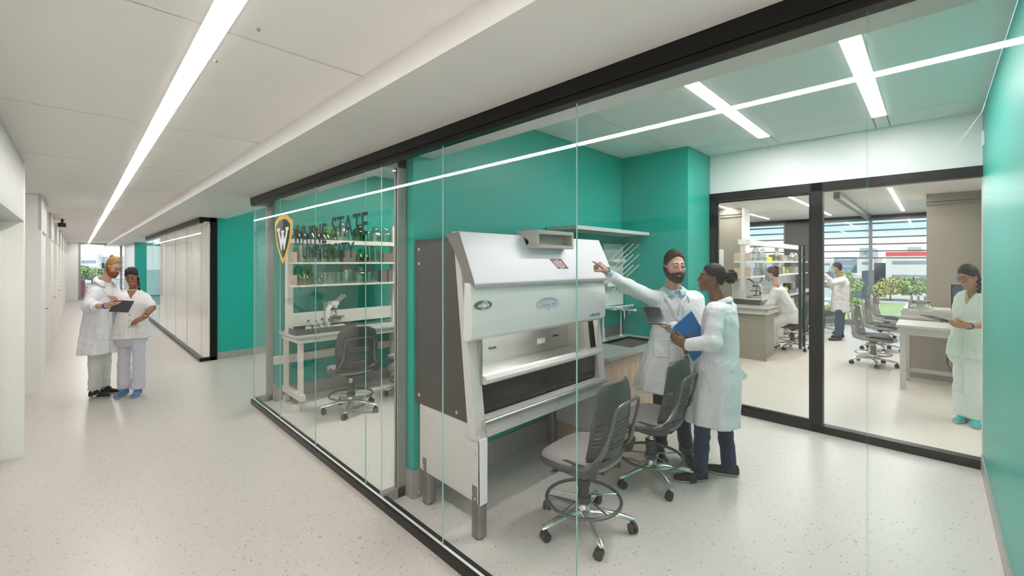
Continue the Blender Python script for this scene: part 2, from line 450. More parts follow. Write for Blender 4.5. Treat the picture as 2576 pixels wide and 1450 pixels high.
bx('column', (4.57, 1.87, 0), (SX + 0.06, BY - .002, RZ - .002), M_TEAL)
base_x(1.87, BY, 4.57, -1); base_y(4.57, SX, 1.87, -1)
bx('wall_right', (1.3, RY - 0.14, 0), (SX, RY, RZ), M_TEAL)
base_y(1.3, SX, RY, 1, 0.12)
bx('wall_back', (GX, YB, 0), (GX + .1, RY - .14, SZ), M_WHITE)

# white wall above the black storefront and the storefront itself
bx('wall_front', (SX, RY, 2.49), (SX + 0.12, 1.87, RZ), M_WHITE2)
bx('wall_front', (SX, BY + .1, 0), (SX + 0.12, 9.0, RZ), M_WHITE2)
bx('wall_front', (SX, -5.0, 0), (SX + 0.12, RY, RZ), M_WHITE2)  # unseen wall added to stop sun reaching the lab floor
sf = MB()
sf.box((SX - .02, RY, 2.405), (SX + .08, 1.92, 2.492)); sf.box((SX - .02, RY, 0), (SX + .08, 1.92, 0.075))
sf.box((SX - .02, 1.80, 0), (SX + .08, 1.92, 2.492)); sf.box((SX - .02, 0.788, 0), (SX + .08, 0.89, 2.492))
W2 = struct(sf.build('window_2', M_BLACK, bevel=0.003))
MB().box((SX + .02, RY, 0.075), (SX + .032, 0.788, 2.405)).build('pane', M_GLASS2, W2)
D9 = MB()
for a, b in (((SX+.01, .892, .08), (SX+.05, .905, 2.40)), ((SX+.01, 1.785, .08), (SX+.05, 1.798, 2.40)), ((SX+.01, .905, .08), (SX+.05, 1.785, .105)), ((SX+.01, .905, 2.385), (SX+.05, 1.785, 2.40))): D9.box(a, b)
D9 = struct(D9.build('door_20', M_BLACK))
MB().box((SX + .024, .905, .105), (SX + .036, 1.785, 2.385)).build('pane', M_GLASS2, D9)
h = MB(); 
for xx in (SX - 0.06, SX + 0.12): h.box((xx - .012, 0.955, 0.82), (xx + .012, 0.98, 1.88)); 
for zz in (0.95, 1.75): h.box((SX - .06, .96, zz - .01), (SX + .12, .975, zz + .01))
h.build('door_handle', mat('dark_green_handle', (0.012, 0.03, 0.03), 0.3), D9, bevel=0.002)

# corridor glass partition: rails and seven frameless panes
def rail(mb, y0, y1, x=GX):
    mb.box((x - .035, y0, 2.405), (x + .035, y1, SZ)); mb.box((x - .028, y0, 2.375), (x + .03, y1, 2.405))
def sill(mb, y0, y1, x=GX):
    mb.box((x - .03, y0, 0), (x + .04, y1, 0.055))
mb = MB(); rail(mb, RY, 5.85); W3 = struct(mb.build('window_3', M_BLACK, bevel=0.002))
mb = MB(); sill(mb, RY, 5.85); mb.build('sill', mat('black_satin_sill', (0.014, 0.013, 0.012), 0.3), W3, bevel=0.002)
mb = MB(); mb.box((GX - .008, RY, .0545), (GX + .008, 5.85, .0562)); mb.build('glazing_bead', M_FIXT, W3)
def pane_x(y0, y1, x, parent, z0=0.05, z1=2.40):
    mb = MB(); t = 0.0035
    v = [(x-t,y0,z0),(x+t,y0,z0),(x+t,y1,z0),(x-t,y1,z0),(x-t,y0,z1),(x+t,y0,z1),(x+t,y1,z1),(x-t,y1,z1)]
    mb.add(v, [(0,4,7,3),(1,2,6,5)], 0); mb.add(v, [(0,1,5,4),(3,7,6,2)], 1)
    return mb.build('pane', [M_GLASS, M_GEDGE], parent)
jy = [RY, 0.128, 1.082, 2.033, 2.982, 3.927, 4.876, 5.83]
for i in range(7): pane_x(jy[i] + .0015, jy[i+1] - .0015, GX, W3)
# return closures in grey metal frames at both ends of the microscope room
def closure(y, x0, x1, n, m=M_GREY, rev=False):
    mb = MB(); w = 0.07
    mb.box((x1 - w, y, 0), (x1, y + .05, SZ)); mb.box((x0, y, 0), (x1, y + .05, .075)); mb.box((x0, y, SZ - .09), (x1, y + .05, SZ))
    W = struct(mb.build('window_%d' % n, m, bevel=0.002))
    mb = MB(); t = .006; v = [(x0,y+.02-t,.07),(x1-w,y+.02-t,.07),(x1-w,y+.02+t,.07),(x0,y+.02+t,.07),(x0,y+.02-t,2.39),(x1-w,y+.02-t,2.39),(x1-w,y+.02+t,2.39),(x0,y+.02+t,2.39)]
    mb.add(v, [(0,1,5,4),(3,7,6,2)], 0); mb.add(v, [(0,4,7,3),(1,2,6,5)], 1); mb.build('pane', [M_GLASS, M_GEDGE], W)
    return W
closure(2.745, GX + .01, 1.685, 4)
closure(5.80, GX + .01, 1.695, 5)

# the far glazed box
mb = MB(); rail(mb, 8.93, 17.2); W6 = struct(mb.build('window_6', M_BLACK))
mb = MB(); sill(mb, 8.93, 17.2); mb.build('sill', M_BLACK, W6)
for i in range(6): pane_x(8.95 + i * 1.372 + .002, 8.95 + (i + 1) * 1.372 - .002, GX, W6)
mb = MB(); mb.box((GX + .12, 8.90, 0), (GX + .22, 8.97, SZ)); mb.box((GX - .03, 8.90, 0), (GX + .2, 8.97, .06)); mb.box((GX - .03, 8.90, 2.40), (GX + .2, 8.97, SZ))
W7 = struct(mb.build('window_7', M_BLACK)); MB().box((GX, 8.93, .05), (GX + .12, 8.942, 2.41)).build('pane', M_GLASS, W7)
bx('wall_box', (3.2, 9.08, 0), (3.3, 17.0, RZ), M_WHITE); bx('wall_box', (1.8, 17.0, 0), (3.3, 17.1, RZ), M_WHITE)
bx('wall_box', (2.3, 12.4, 0), (2.42, 13.0, RZ - .01), M_WHITE)
# ================================================================== SAFETY CABINET
M_DARKPANEL = mat('bronze_grey_panel', (0.062, 0.055, 0.050), 0.42)
M_LGREY = mat('light_grey_enamel', (0.58, 0.57, 0.55), 0.38)
M_WENAM = mat('white_enamel', (0.76, 0.76, 0.80), 0.32)
M_PANEL = mat('sash_panel_grey', (0.66, 0.68, 0.67), 0.35)
M_STEEL = mat('brushed_steel', (0.55, 0.54, 0.52), 0.30, metal=0.85, bump=0.03, bscale=120)
M_STEELD = mat('dark_steel', (0.20, 0.19, 0.18), 0.35, metal=0.6)
M_CHROME = mat('polished_chrome', (0.72, 0.72, 0.71), 0.12, metal=1.0)
M_BLK = mat('black_plastic', (0.012, 0.012, 0.013), 0.4)
M_INK = mat('dark_ink', (0.02, 0.02, 0.02), 0.5)
M_BLUEINK = mat('blue_ink', (0.02, 0.24, 0.48), 0.4)
M_REDL = mat('red_label', (0.22, 0.004, 0.012), 0.45)
M_WINK = mat('white_ink', (0.85, 0.85, 0.85), 0.5)
M_SCREW = mat('screw_metal', (0.6, 0.68, 0.64), 0.3, metal=0.6)

def WP(o):                                    # geometry was given in world coordinates: undo the parent's place
    p = o.parent.location if o.parent else Vector((0, 0, 0))
    if o.parent and o.parent.parent: p = Vector((0, 0, 0))
    o.location = (-p.x, -p.y, -p.z)
    return o
def text_obj(name, s, size, m, parent, M, ext=0.0008, sx=1.0, bold=0.0, align='CENTER', shear=0.0, ls=1.0):
    c = bpy.data.curves.new(name, 'FONT'); c.body = s; c.size = size; c.extrude = ext; c.align_x = align; c.align_y = 'CENTER'
    c.offset = bold; c.shear = shear; c.space_line = ls
    o = bpy.data.objects.new(name, c); COL.objects.link(o)
    dg = bpy.context.evaluated_depsgraph_get()
    me = bpy.data.meshes.new_from_object(o.evaluated_get(dg))
    bpy.data.objects.remove(o); bpy.data.curves.remove(c)
    me.transform(M @ Matrix.Diagonal((sx, 1, 1, 1)))
    me.materials.clear(); me.materials.append(m)
    o = bpy.data.objects.new(name, me); COL.objects.link(o)
    if parent: o.parent = parent
    return o
def face_mat(origin, xdir, zdir):             # text plane: x along xdir, y along zdir, z towards the viewer
    x = Vector(xdir).normalized(); y = Vector(zdir).normalized(); z = x.cross(y).normalized(); y = z.cross(x)
    M = Matrix((x, y, z)).transposed().to_4x4(); M.translation = Vector(origin); return M

bc = thing('biosafety_cabinet', 'large grey and white laboratory safety cabinet with angled front hood against the green wall', 'lab cabinet', (2.43, 2.3, 0))
X0, X1 = 1.70, 3.16
def fY(z): return 1.98 + (z - 0.61) * (2.15 - 1.98) / 1.25     # slanted front line
sp = [(2.645, .70), (2.645, 1.86), (2.19, 1.86), (2.055, .70)]
WP(MB().prism(sp, X0, X0 + .03).build('side_panel', M_DARKPANEL, bc, bevel=0.003))
WP(MB().prism(sp, X1 - .03, X1).build('side_panel', M_DARKPANEL, bc, bevel=0.003))
WP(MB().box((X0 + .03, 2.60, .70), (X1 - .03, 2.645, 1.86)).prism([(2.62, 1.25), (2.62, 1.855), (2.2, 1.855), (2.10, 1.25)], X0 + .03, X1 - .03).box((X0+.03, 2.05, .62), (X1-.03, 2.6, .70)).build('body', M_DARKPANEL, bc))
for z, y in ((1.79, 2.60), (1.69, 2.60), (.76, 2.60), (.74, 2.17)):
    WP(MB().cyl((X0 - .004, y, z), (X0, y, z), .011, seg=12).build('screw', M_SCREW, bc, smooth=True))
# front frame: two slanted stiles, head, bottom rail
for xa, xb in ((X0 - .005, X0 + .085), (X1 - .085, X1 + .005)):
    WP(MB().prism([(fY(1.88) + .05, 1.88), (fY(1.88), 1.88), (fY(.61), .61), (fY(.61) + .07, .61), (fY(.7) + .07, .70)], xa, xb).build('front_stile', M_LGREY, bc, bevel=0.004))
WP(MB().prism([(1.975, .61), (1.975, .70), (1.955, .715), (1.955, .735), (2.03, .735), (2.07, .61)], X0 + .085, X1 - .085).build('bottom_rail', M_LGREY, bc, bevel=0.003))
WP(MB().tube([(X0 + .04, 1.955, .715), (X1 - .05, 1.955, .715)], .016, 12).build('arm_rest', M_STEEL, bc, smooth=True))
for x in (1.76, 2.1, 2.5, 2.95): WP(MB().cyl((x, 1.974, .66), (x, 1.966, .66), .008).build('screw', M_SCREW, bc, smooth=True))
# stainless interior, work surface with perforations, lower grille panel
mb = MB(); mb.box((X0+.085, 2.33, .93), (X1-.085, 2.345, 1.25)); mb.box((X0+.07, 2.02, .93), (X0+.085, 2.345, 1.25)); mb.box((X1-.085, 2.02, .93), (X1-.07, 2.345, 1.25))
WP(mb.build('chamber_liner', M_STEEL, bc))
WP(MB().box((X0+.085, 2.03, .945), (X1-.085, 2.33, .958)).build('work_surface', M_STEEL, bc, bevel=.002))
mb = MB()
for k in range(56): mb.box((1.83 + k * .022, 2.31, .9581), (1.842 + k * .022, 2.316, .9588))
WP(mb.build('rear_perforations', M_INK, bc)); mb = MB()
for yy in (2.07, 2.085, 2.10):
    for k in range(56): mb.box((1.83 + k * .022, yy, .9581), (1.842 + k * .022, yy + .006, .9588))
WP(mb.build('front_perforations', M_INK, bc))
WP(MB().prism([(2.0, .93), (1.975, .945), (1.975, .965), (2.0, .985), (2.04, .985), (2.04, .93)], X0 + .085, X1 - .085).build('sash_rail', M_LGREY, bc, bevel=.003))
WP(MB().box((X0+.085, 2.045, .735), (X1-.085, 2.06, .935)).build('lower_panel', mat('dark_lower_panel', (0.02, 0.02, 0.018), 0.25), bc))
mb = MB()
for k in range(64): mb.box((1.80 + k * .02, 2.0435, .765), (1.812 + k * .02, 2.0448, .770)); mb.box((1.80 + k * .02, 2.0435, .785), (1.812 + k * .02, 2.0448, .790))
WP(mb.build('vent_slots', M_INK, bc))
mb = MB(); mb.tube([(1.86, 2.2, 1.238), (2.55, 2.2, 1.238)], .012, 10)
WP(mb.build('lamp_tube', emis('cabinet_lamp', (1, 0.98, 0.92), 26.0), bc, smooth=True))
for x in (2.12, 2.86):
    WP(MB().box((x, 2.322, 1.06), (x + .07, 2.330, 1.075)).build('wall_slot', M_INK, bc))
o = WP(MB().box((2.66, 2.322, 1.02), (2.76, 2.330, 1.07)).build('power_socket', M_LGREY, bc, bevel=.002)); o['label'] = 'double socket on the steel back wall'
WP(MB().box((2.675, 2.320, 1.03), (2.70, 2.323, 1.06)).box((2.72, 2.320, 1.03), (2.745, 2.323, 1.06)).build('socket_face', M_WINK, o))
o.children[0].location = (0, 0, 0)
# sash panel
pz = [(2.06, 1.575), (2.003, 1.57), (1.990, 1.45), (1.985, 1.33), (1.992, 1.235), (2.012, 1.215), (2.075, 1.215)]
PN = WP(MB().prism(pz, X0 - .03, X1 - .01).build('control_panel', M_PANEL, bc, bevel=.006))
# hood
hz = [(2.20, 1.895), (2.127, 1.895), (1.972, 1.575), (1.972, 1.56), (2.05, 1.555), (2.215, 1.875)]
HD = WP(MB().prism(hz, X0 - .015, X1 + .10).build('hood', M_WENAM, bc, bevel=.003))
WP(MB().box((X0 - .012, 1.968, 1.545), (X1 + .097, 2.045, 1.566)).build('hood_lip', mat('hood_lip_grey', (0.36, 0.36, 0.33), 0.4), bc, bevel=.002))
WP(MB().prism([(2.26, 1.88), (2.13, 1.893), (1.975, 1.56), (2.04, 1.56), (2.19, 1.80)], X0 - .022, X0 - .016).build('hood_cheek', mat('cheek_grey', (0.20, 0.19, 0.17), 0.4), bc))
# display box on the hood
mb = MB(); xa, xb = 2.27, 2.70; Y = 2.02
hzl = lambda z: 1.972 + (z - 1.575) * .155 / .32
o = MB(); o.box((xa, 1.99, 1.905), (xb, 2.2, 1.93)); o.box((xa, 1.99, 1.80), (xb, 2.12, 1.825)); o.box((xa, 1.99, 1.825), (xa + .025, 2.18, 1.905)); o.box((xb - .025, 1.99, 1.825), (xb, 2.18, 1.905)); o.box((xa, 2.07, 1.82), (xb, 2.2, 1.91))
MG2 = mat('display_grey', (0.42, 0.41, 0.38), 0.45)
DB = WP(o.build('display_box', MG2, bc, bevel=.003))
# hood warning label (red, slanted) with its lines of small print
nrm = Vector((0, -.32, .155)).normalized(); up = Vector((0, .155, .32)).normalized()
def on_hood(x, z, off=0.002): return Vector((x, hzl(z), z)) + nrm * off
mb = MB(); q = [on_hood(2.47, 1.725), on_hood(2.61, 1.725), on_hood(2.66, 1.650), on_hood(2.53, 1.650)]
WP(mb.add([*q, *[p - nrm * .0015 for p in q]], [(0, 1, 2, 3), (7, 6, 5, 4), (0, 4, 5, 1), (1, 5, 6, 2), (2, 6, 7, 3), (3, 7, 4, 0)]).build('warning_label', M_REDL, bc))
mb = MB(); random.seed(3)
for r in range(7):
    z = 1.716 - r * .0095; xc = 2.54 + r * .0065 + (.012 if r == 0 else 0); w = (.018, .045, .052, .048, .052, .05, .024)[r]; x = xc - w
    while x < xc + w:
        l = random.uniform(.006, .014); a, b = on_hood(x, z, .0025), on_hood(x + l, z - .004, .0025)
        mb.add([on_hood(x, z, .0025), on_hood(x + l, z, .0025), on_hood(x + l, z - .0045, .0025), on_hood(x, z - .0045, .0025)], [(0, 3, 2, 1)]); x += l + .003
WP(mb.build('label_print', M_WINK, bc))
# badges and lettering on the control panel
def ellipse(cx, cz, rx, rz, y, m, name, t=.004, tilt=0.0):
    v = []; n = 40
    for s_ in (0, 1):
        for j in range(n):
            a = 2*PI*j/n; ex, ez = rx*math.cos(a), rz*math.sin(a)
            v.append((cx + ex*math.cos(tilt) - ez*math.sin(tilt), y - s_*t, cz + ex*math.sin(tilt) + ez*math.cos(tilt)))
    f = [list(range(n)), [n+j for j in range(n)][::-1]] + [[j, (j+1) % n, (j+1) % n+n, j+n] for j in range(n)]
    return WP(MB().add(v, f).build(name, m, bc))
ellipse(1.758, 1.433, .082, .034, 1.992, mat('badge_rim', (0.62, 0.64, 0.62), 0.3), 'badge', .006)
ellipse(1.760, 1.434, .074, .029, 1.986, mat('badge_face', (0.13, 0.125, 0.12), 0.4), 'badge_face', .002)
ellipse(1.772, 1.446, .028, .017, 1.984, mat('badge_mint', (0.30, 0.46, 0.42), 0.4), 'badge_mark', .001, .3)
ellipse(1.766, 1.418, .024, .012, 1.984, MATS['badge_mint'], 'badge_mark', .001, .3)
def ptext(s, x, z, y, size, m, sx=1, shear=0.2, bold=0.0):
    o = text_obj('lettering', s, size, m, bc, face_mat((x, y, z), (1, 0, 0), (0, 0, 1)), .0006, sx, bold, 'CENTER', shear); return WP(o)
ptext('ADVANCE', 1.762, 1.430, 1.982, .024, M_WINK, .8, .25, .0008)
ptext('LABGARD', 2.985, 1.268, 1.986, .030, M_BLUEINK, 1.15, .3, .0006)
ellipse(2.385, 1.395, .13, .052, 1.990, mat('keypad_grey', (0.50, 0.51, 0.56), 0.4), 'keypad', .0035)
mb = MB()
v = []
for j in range(13):
    a = PI * (.15 + .75 * j / 12); v.append((2.385 + .127*math.cos(a), 1.9855, 1.395 + .05*math.sin(a)))
for j in range(13)[::-1]:
    a = PI * (.15 + .75 * j / 12); v.append((2.385 + .127*math.cos(a), 1.9855, 1.395 + .033*math.sin(a)))
WP(MB().add(v, [[j, j+1, 24-j, 25-j] for j in range(12)]).build('keypad_band', mat('keypad_band', (0.34, 0.36, 0.41), 0.4), bc))
mb = MB()
for k in range(4): mb.ball((2.325 + k * .022, 1.985, 1.390), .0035, 8)
mb.ball((2.391, 1.985, 1.372), .003, 8)
WP(mb.build('button', M_INK, bc)); WP(MB().ball((2.391, 1.985, 1.356), .0045, 8).build('button', mat('button_red', (0.6, 0.02, 0.05), 0.4), bc))
for q_, r_ in (((2.445, 1.987, 1.395), (.016, .003, .004)), ((2.472, 1.987, 1.398), (.003,)*3), ((2.472, 1.987, 1.412), (.003,)*3), ((2.325, 1.987, 1.408), (.014, .003, .002))): WP(MB().ball(q_, r_, 8).build('blue_indicator', M_BLUEINK, bc))
WP(MB().box((2.93, 2.0, 1.556), (3.10, 2.004, 1.562)).build('indicator_strip', mat('teal_strip', (0.0, .30, .32), .4), bc))
# stand: side aprons, cross rail and legs
for xa, xb in ((X0 + .008, X0 + .03), (X1 - .03, X1 - .008)):
    WP(MB().prism([(2.605, .235), (2.605, .70), (2.03, .70), (1.96, .61), (1.955, .225)], xa, xb).build('side_apron', M_LGREY, bc, bevel=.003))
for xa in (X0 + .008, X1 - .068): WP(MB().box((xa, 1.953, .222), (xa + .06, 1.973, .62)).build('front_post', M_WENAM, bc, bevel=.003))
for y, z in ((2.56, .27), (2.56, .245), (2.50, .262), (2.0, .25), (2.03, .27), (2.0, .52)): WP(MB().cyl((X0 + .004, y, z), (X0 + .009, y, z), .009, seg=10).build('screw', M_SCREW, bc, smooth=True))
WP(MB().box((X0 + .03, 2.5, .45), (X1 - .03, 2.53, .58)).build('cross_rail', M_LGREY, bc))
for x in (X0 + .045, X1 - .045):
    for y in (2.005, 2.545):
        mb = MB(); rr = .038; c = .012; n = []
        for sx, sy, a0 in ((1, 1, 0), (-1, 1, .5), (-1, -1, 1), (1, -1, 1.5)):
            for k in range(5): a = PI * (a0 + .5 * k / 4); n.append((x + sx*(rr-c-.006) + (c+.006)*math.cos(a), y + sy*(rr-c-.006) + (c+.006)*math.sin(a)))
        mb.prism(n, .012, .33, 'z'); WP(mb.build('leg', mat('leg_steel', (0.30, 0.29, 0.27), 0.32, metal=.8), bc, smooth=True))
        WP(MB().cyl((x, y, 0), (x, y, .012), .03).build('leg_foot', M_BLK, bc))

# ================================================================== DRAFTING STOOLS
M_CHAIR = mat('charcoal_plastic', (0.072, 0.074, 0.070), 0.38, bump=.01, bscale=300)
M_CHAIRL = mat('grey_tube', (0.15, 0.155, 0.15), 0.30, metal=.5)
M_SEATF = mat('grey_seat_fabric', (0.30, 0.28, 0.275), 0.85, bump=.15, bscale=500)
M_ALU = mat('polished_aluminium', (0.86, 0.84, 0.82), 0.20, metal=0.75)
M_WHEEL = mat('castor_grey', (0.045, 0.048, 0.047), 0.45)
def superellipse(u, n=3.2): return math.copysign(abs(math.cos(u)) ** (2/n), math.cos(u)), math.copysign(abs(math.sin(u)) ** (2/n), math.sin(u))
def make_stool(label, loc, heading, seat_z=.52, seat_mat=None, plastic=None, group=None, back_h=.475, open_frame=True):
    pl = plastic or M_CHAIR
    t = thing('drafting_stool', label, 'stool', loc, 0, group)
    mb = MB(); mb.lathe([(0.0, .085), (.035, .085), (.048, .10), (.045, .135), (.034, .155), (0, .157)], seg=24)
    for k in range(5):
        a = PI/2 + k * 2*PI/5; d = Vector((math.cos(a), math.sin(a), 0))
        mb.tube([d*.02 + Vector((0,0,.118)), d*.10 + Vector((0,0,.116)), d*.20 + Vector((0,0,.103)), d*.29 + Vector((0,0,.085)), d*.315 + Vector((0,0,.080))], [.034, .030, .025, .021, .014], 12, flat=(.62, (0,0,1)))
    mb.build('base', M_ALU, t, smooth=True)
    for k in range(5):
        a = PI/2 + k * 2*PI/5; d = Vector((math.cos(a), math.sin(a), 0)); c = d * .30
        w = Vector((-d.y, d.x, 0)); ca = a + .5 + k; w = Vector((math.cos(ca), math.sin(ca), 0)); f = Vector((-w.y, w.x, 0)) * .012
        mb = MB(); mb.cyl(c + Vector((0,0,.055)), c + Vector((0,0,.078)), .009, seg=8)
        for s_ in (-1, 1):
            q = c + f + Vector((0,0,.029)); mb.cyl(q + w * (s_*.006), q + w * (s_*.024), .029, seg=18); mb.cyl(q + w * (s_*.024), q + w * (s_*.027), .018, seg=12)
        mb.tube([c + f + Vector((0,0,.045)) - w*.005, c + f + Vector((0,0,.060)), c + Vector((0,0,.062))], .014, 8)
        mb.build('caster', M_WHEEL, t, smooth=True)
    mb = MB(); mb.lathe([(.028, .15), (.028, .33), (.020, .33), (.020, seat_z - .10)], seg=20); mb.build('gas_column', M_CHROME, t, smooth=True)
    mb = MB(); mb.lathe([(.028, .165), (.047, .17), (.047, .205), (.036, .215), (.036, .27), (.042, .275), (.042, .315), (.028, .32)], seg=20); mb.build('ring_collar', pl, t, smooth=True)
    mb = MB(); mb.torus((0, 0, .188), .235, .011); r = mb.build('foot_ring', M_CHAIRL if not plastic else M_CHROME, t, smooth=True)
    mb = MB()
    for k in range(5):
        a = PI/2 + .35 + k * 2*PI/5; mb.cyl((.04*math.cos(a), .04*math.sin(a), .20), (.232*math.cos(a), .232*math.sin(a), .188), .005, seg=8)
    mb.build('spokes', M_CHROME, t, smooth=True)
    # seat mechanism and levers
    mb = MB(); mb.lathe([(.03, seat_z-.145), (.05, seat_z-.13), (.075, seat_z-.10), (.10, seat_z-.07)], seg=20); mb.box((-.09, -.13, seat_z - .10), (.09, .12, seat_z - .055)); mb.box((-.11, -.20, seat_z-.085), (.11, -.1, seat_z-.055))
    mb.build('mechanism', M_BLK, t, bevel=.006).rotation_euler.z = heading
    mb = MB(); mb.tube([(-.08, .05, seat_z-.085), (-.19, .07, seat_z-.09), (-.215, .07, seat_z-.095)], .006, 8); mb.box((-.245, .055, seat_z-.105), (-.20, .085, seat_z-.095));
    MB().tube([(.08, .0, seat_z-.085), (.2, .01, seat_z-.09)], .007, 8).build('lever', M_CHAIRL, t, smooth=True).rotation_euler.z = heading
    mb.build('lever', M_CHAIRL, t, smooth=True).rotation_euler.z = heading
    # cushion
    mb = MB(); rings = [(.0, .35), (-.002, .80), (-.010, .93), (-.025, .985), (-.045, .99), (-.062, .94)]; n = 48; v = []
    for dz, k in rings:
        for j in range(n):
            cx, sy = superellipse(2*PI*j/n, 2.9); x = cx*.245*k; y = sy*.235*k + .01
            z = seat_z + dz + .012*(x/.245)**2 - .030*max(0, (y-.08)/.16)**2
            v.append((x, y, z))
    f = [list(range(n))] + [[i*n+j, i*n+(j+1) % n, (i+1)*n+(j+1) % n, (i+1)*n+j] for i in range(len(rings)-1) for j in range(n)] + [[(len(rings)-1)*n+j for j in range(n)][::-1]]
    fm = mb.add(v, f); s0 = fm.build('seat', seat_mat or M_SEATF, t, smooth=True, angle=80); s0.rotation_euler.z = heading
    # pan under the cushion with rising wings
    mb = MB(); v = []; rings = [(-.035, 1.0), (-.05, 1.035), (-.075, .98), (-.09, .7)]
    for dz, k in rings:
        for j in range(n):
            cx, sy = superellipse(2*PI*j/n, 2.7); x = cx*.245*k; y = sy*.235*k + .01
            lift = .0 + .045*max(0, (-y)/.24)*(1 if dz > -.08 else .3)
            v.append((x, y, seat_z + dz + lift - .030*max(0, (y-.08)/.16)**2))
    f = [[i*n+j, i*n+(j+1) % n, (i+1)*n+(j+1) % n, (i+1)*n+j] for i in range(len(rings)-1) for j in range(n)] + [[3*n+j for j in range(n)][::-1]]
    mb.add(v, f); mb.build('seat_pan', pl, t, smooth=True, solid=.006, angle=80).rotation_euler.z = heading
    # slotted backrest shell
    NU, NV = 41, 58; v = []; F = []
    def back(u, w):
        z = seat_z - .03 + (back_h + .03) * w
        hw = .190 + .045 * math.sin(PI * min(1, w * 1.05) ** 1.1)
        if w > .82: hw *= math.sqrt(max(0, 1 - ((w - .82) / .18) ** 2.4 * .40))
        if w < .12: hw *= .86 + .14 * w / .12
        y = -.215 - .055 * w + .03 * math.sin(PI * w) * -1 + .10 * abs(u) ** 2.2 * (1 - .35 * w) 
        if w > .9: z -= .03 * (w - .9) / .1 * abs(u) ** 3
        return (u * hw, y, z)
    for i in range(NV):
        for j in range(NU): v.append(back(-1 + 2*j/(NU-1), i/(NV-1)))
    for i in range(NV - 1):
        for j in range(NU - 1):
            w = (i + .5)/(NV-1); u = -1 + 2*(j + .5)/(NU-1)
            if .17 < w < .56 and (i % 3 == 0) and (abs(u) < .52 or .70 < abs(u) < .90): continue
            F.append((i*NU+j, i*NU+j+1, (i+1)*NU+j+1, (i+1)*NU+j))
    mb = MB().add(v, F); mb.build('backrest', pl, t, smooth=True, solid=.009, angle=80).rotation_euler.z = heading
    # looped tube behind and at the sides of the back, and the side wings joining it to the pan
    mb = MB(); pts = []
    for sx in (-1,):
        pass
    L = [(-.205, -.05, seat_z-.045), (-.232, -.14, seat_z-.02), (-.215, -.21, seat_z+.03), (-.17, -.250, seat_z+.12), (-.165, -.285, seat_z+.24), (-.155, -.302, seat_z+.32), (-.12, -.310, seat_z+.348), (0, -.318, seat_z+.355)]
    pts = L + [(-x, y, z) for x, y, z in L[:-1]][::-1]
    P2 = []
    for i in range(len(pts) - 1):
        for k in range(3):
            a = Vector(pts[max(0, i-1)]); b = Vector(pts[i]); c = Vector(pts[i+1]); d = Vector(pts[min(len(pts)-1, i+2)]); q = k/3
            P2.append(.5*((2*b) + (c-a)*q + (2*a-5*b+4*c-d)*q*q + (3*b-a-3*c+d)*q**3))
    P2.append(Vector(pts[-1]))
    mb.tube(P2, [.016 if p.z < seat_z + .12 else .010 for p in P2], 10)
    mb.build('back_frame', M_CHAIRL if not plastic else pl, t, smooth=True).rotation_euler.z = heading
    for sx in (-1, 1):
        mb = MB(); mb.prism([(.06, seat_z-.03), (-.02, seat_z+.005), (-.16, seat_z+.0), (-.235, seat_z+.06), (-.25, seat_z+.04), (-.22, seat_z-.05), (-.1, seat_z-.085), (.04, seat_z-.075)], sx*.232-.006, sx*.232+.006)
        mb.build('side_bracket', pl, t, bevel=.004).rotation_euler.z = heading
    return t
GS = 'charcoal drafting stools with aluminium star bases'
st1 = make_stool('charcoal drafting stool with grey seat, nearest the camera in front of the safety cabinet', (2.277, 1.60, 0), math.radians(4), group=GS)
st2 = dup(st1, 'charcoal drafting stool pushed towards the wooden sink counter, beside the two people', (3.15, 1.58, 0))
st3 = dup(st1, 'drafting stool at the mobile bench in the glass microscope room', (2.20, 4.76, 0))
for ch in st3.children:
    if abs(ch.rotation_euler.z) > .01: ch.rotation_euler.z = math.radians(-6)
st4 = dup(st1, 'stool in the microscope room mostly hidden behind the grey glass frame', (3.02, 4.86, 0))

# ================================================================== SINK COUNTER
M_OAK = wood('pale_oak', (0.72, 0.55, 0.42), (0.56, 0.40, 0.29))
M_TOP = mat('grey_worktop', (0.40, 0.43, 0.41), 0.28, var=.03)
ct = thing('sink_counter', 'pale wood cabinet with grey worktop and steel sink in the green corner', 'counter', (3.9, 2.35, 0))
z1 = .85
for xa, xb in ((3.30, 3.72), (3.72, 4.14), (4.14, 4.555)):
    d = WP(MB().box((xa + .002, 2.085, .10), (xb - .002, 2.105, z1 - .032)).build('door', M_OAK, ct, bevel=.002))
WP(MB().box((3.285, 2.105, .0), (3.303, 2.645, z1 - .03)).box((3.303, 2.62, 0), (4.555, 2.645, z1 - .03)).box((3.303, 2.105, .08), (4.555, 2.62, .10)).prism([(3.30, 2.085), (3.245, 2.14), (3.245, 2.645), (3.30, 2.645)], 0, z1 - .03, 'z').build('carcass', M_OAK, ct))
WP(MB().box((3.30, 2.14, 0), (4.555, 2.16, .10)).build('plinth', M_OAK, ct))
top = MB(); sx0, sx1, sy0, sy1 = 3.86, 4.44, 2.14, 2.50
top.prism([(3.29, 2.04), (sx0, 2.04), (sx0, 2.645), (3.19, 2.645), (3.19, 2.15)], z1 - .03, z1, 'z'); top.box((sx1, 2.04, z1-.03), (4.566, 2.645, z1)); top.box((sx0, 2.04, z1-.03), (sx1, sy0, z1)); top.box((sx0, sy1, z1-.03), (sx1, 2.645, z1))
WP(top.build('worktop', M_TOP, ct))
b = MB(); b.box((sx0, sy0, z1-.22), (sx1, sy1, z1-.21))
b.box((sx0-.004, sy0, z1-.21), (sx0, sy1, z1+.001)); b.box((sx1, sy0, z1-.21), (sx1+.004, sy1, z1+.001)); b.box((sx0, sy0-.004, z1-.21), (sx1, sy0, z1+.001)); b.box((sx0, sy1, z1-.21), (sx1, sy1+.004, z1+.001))
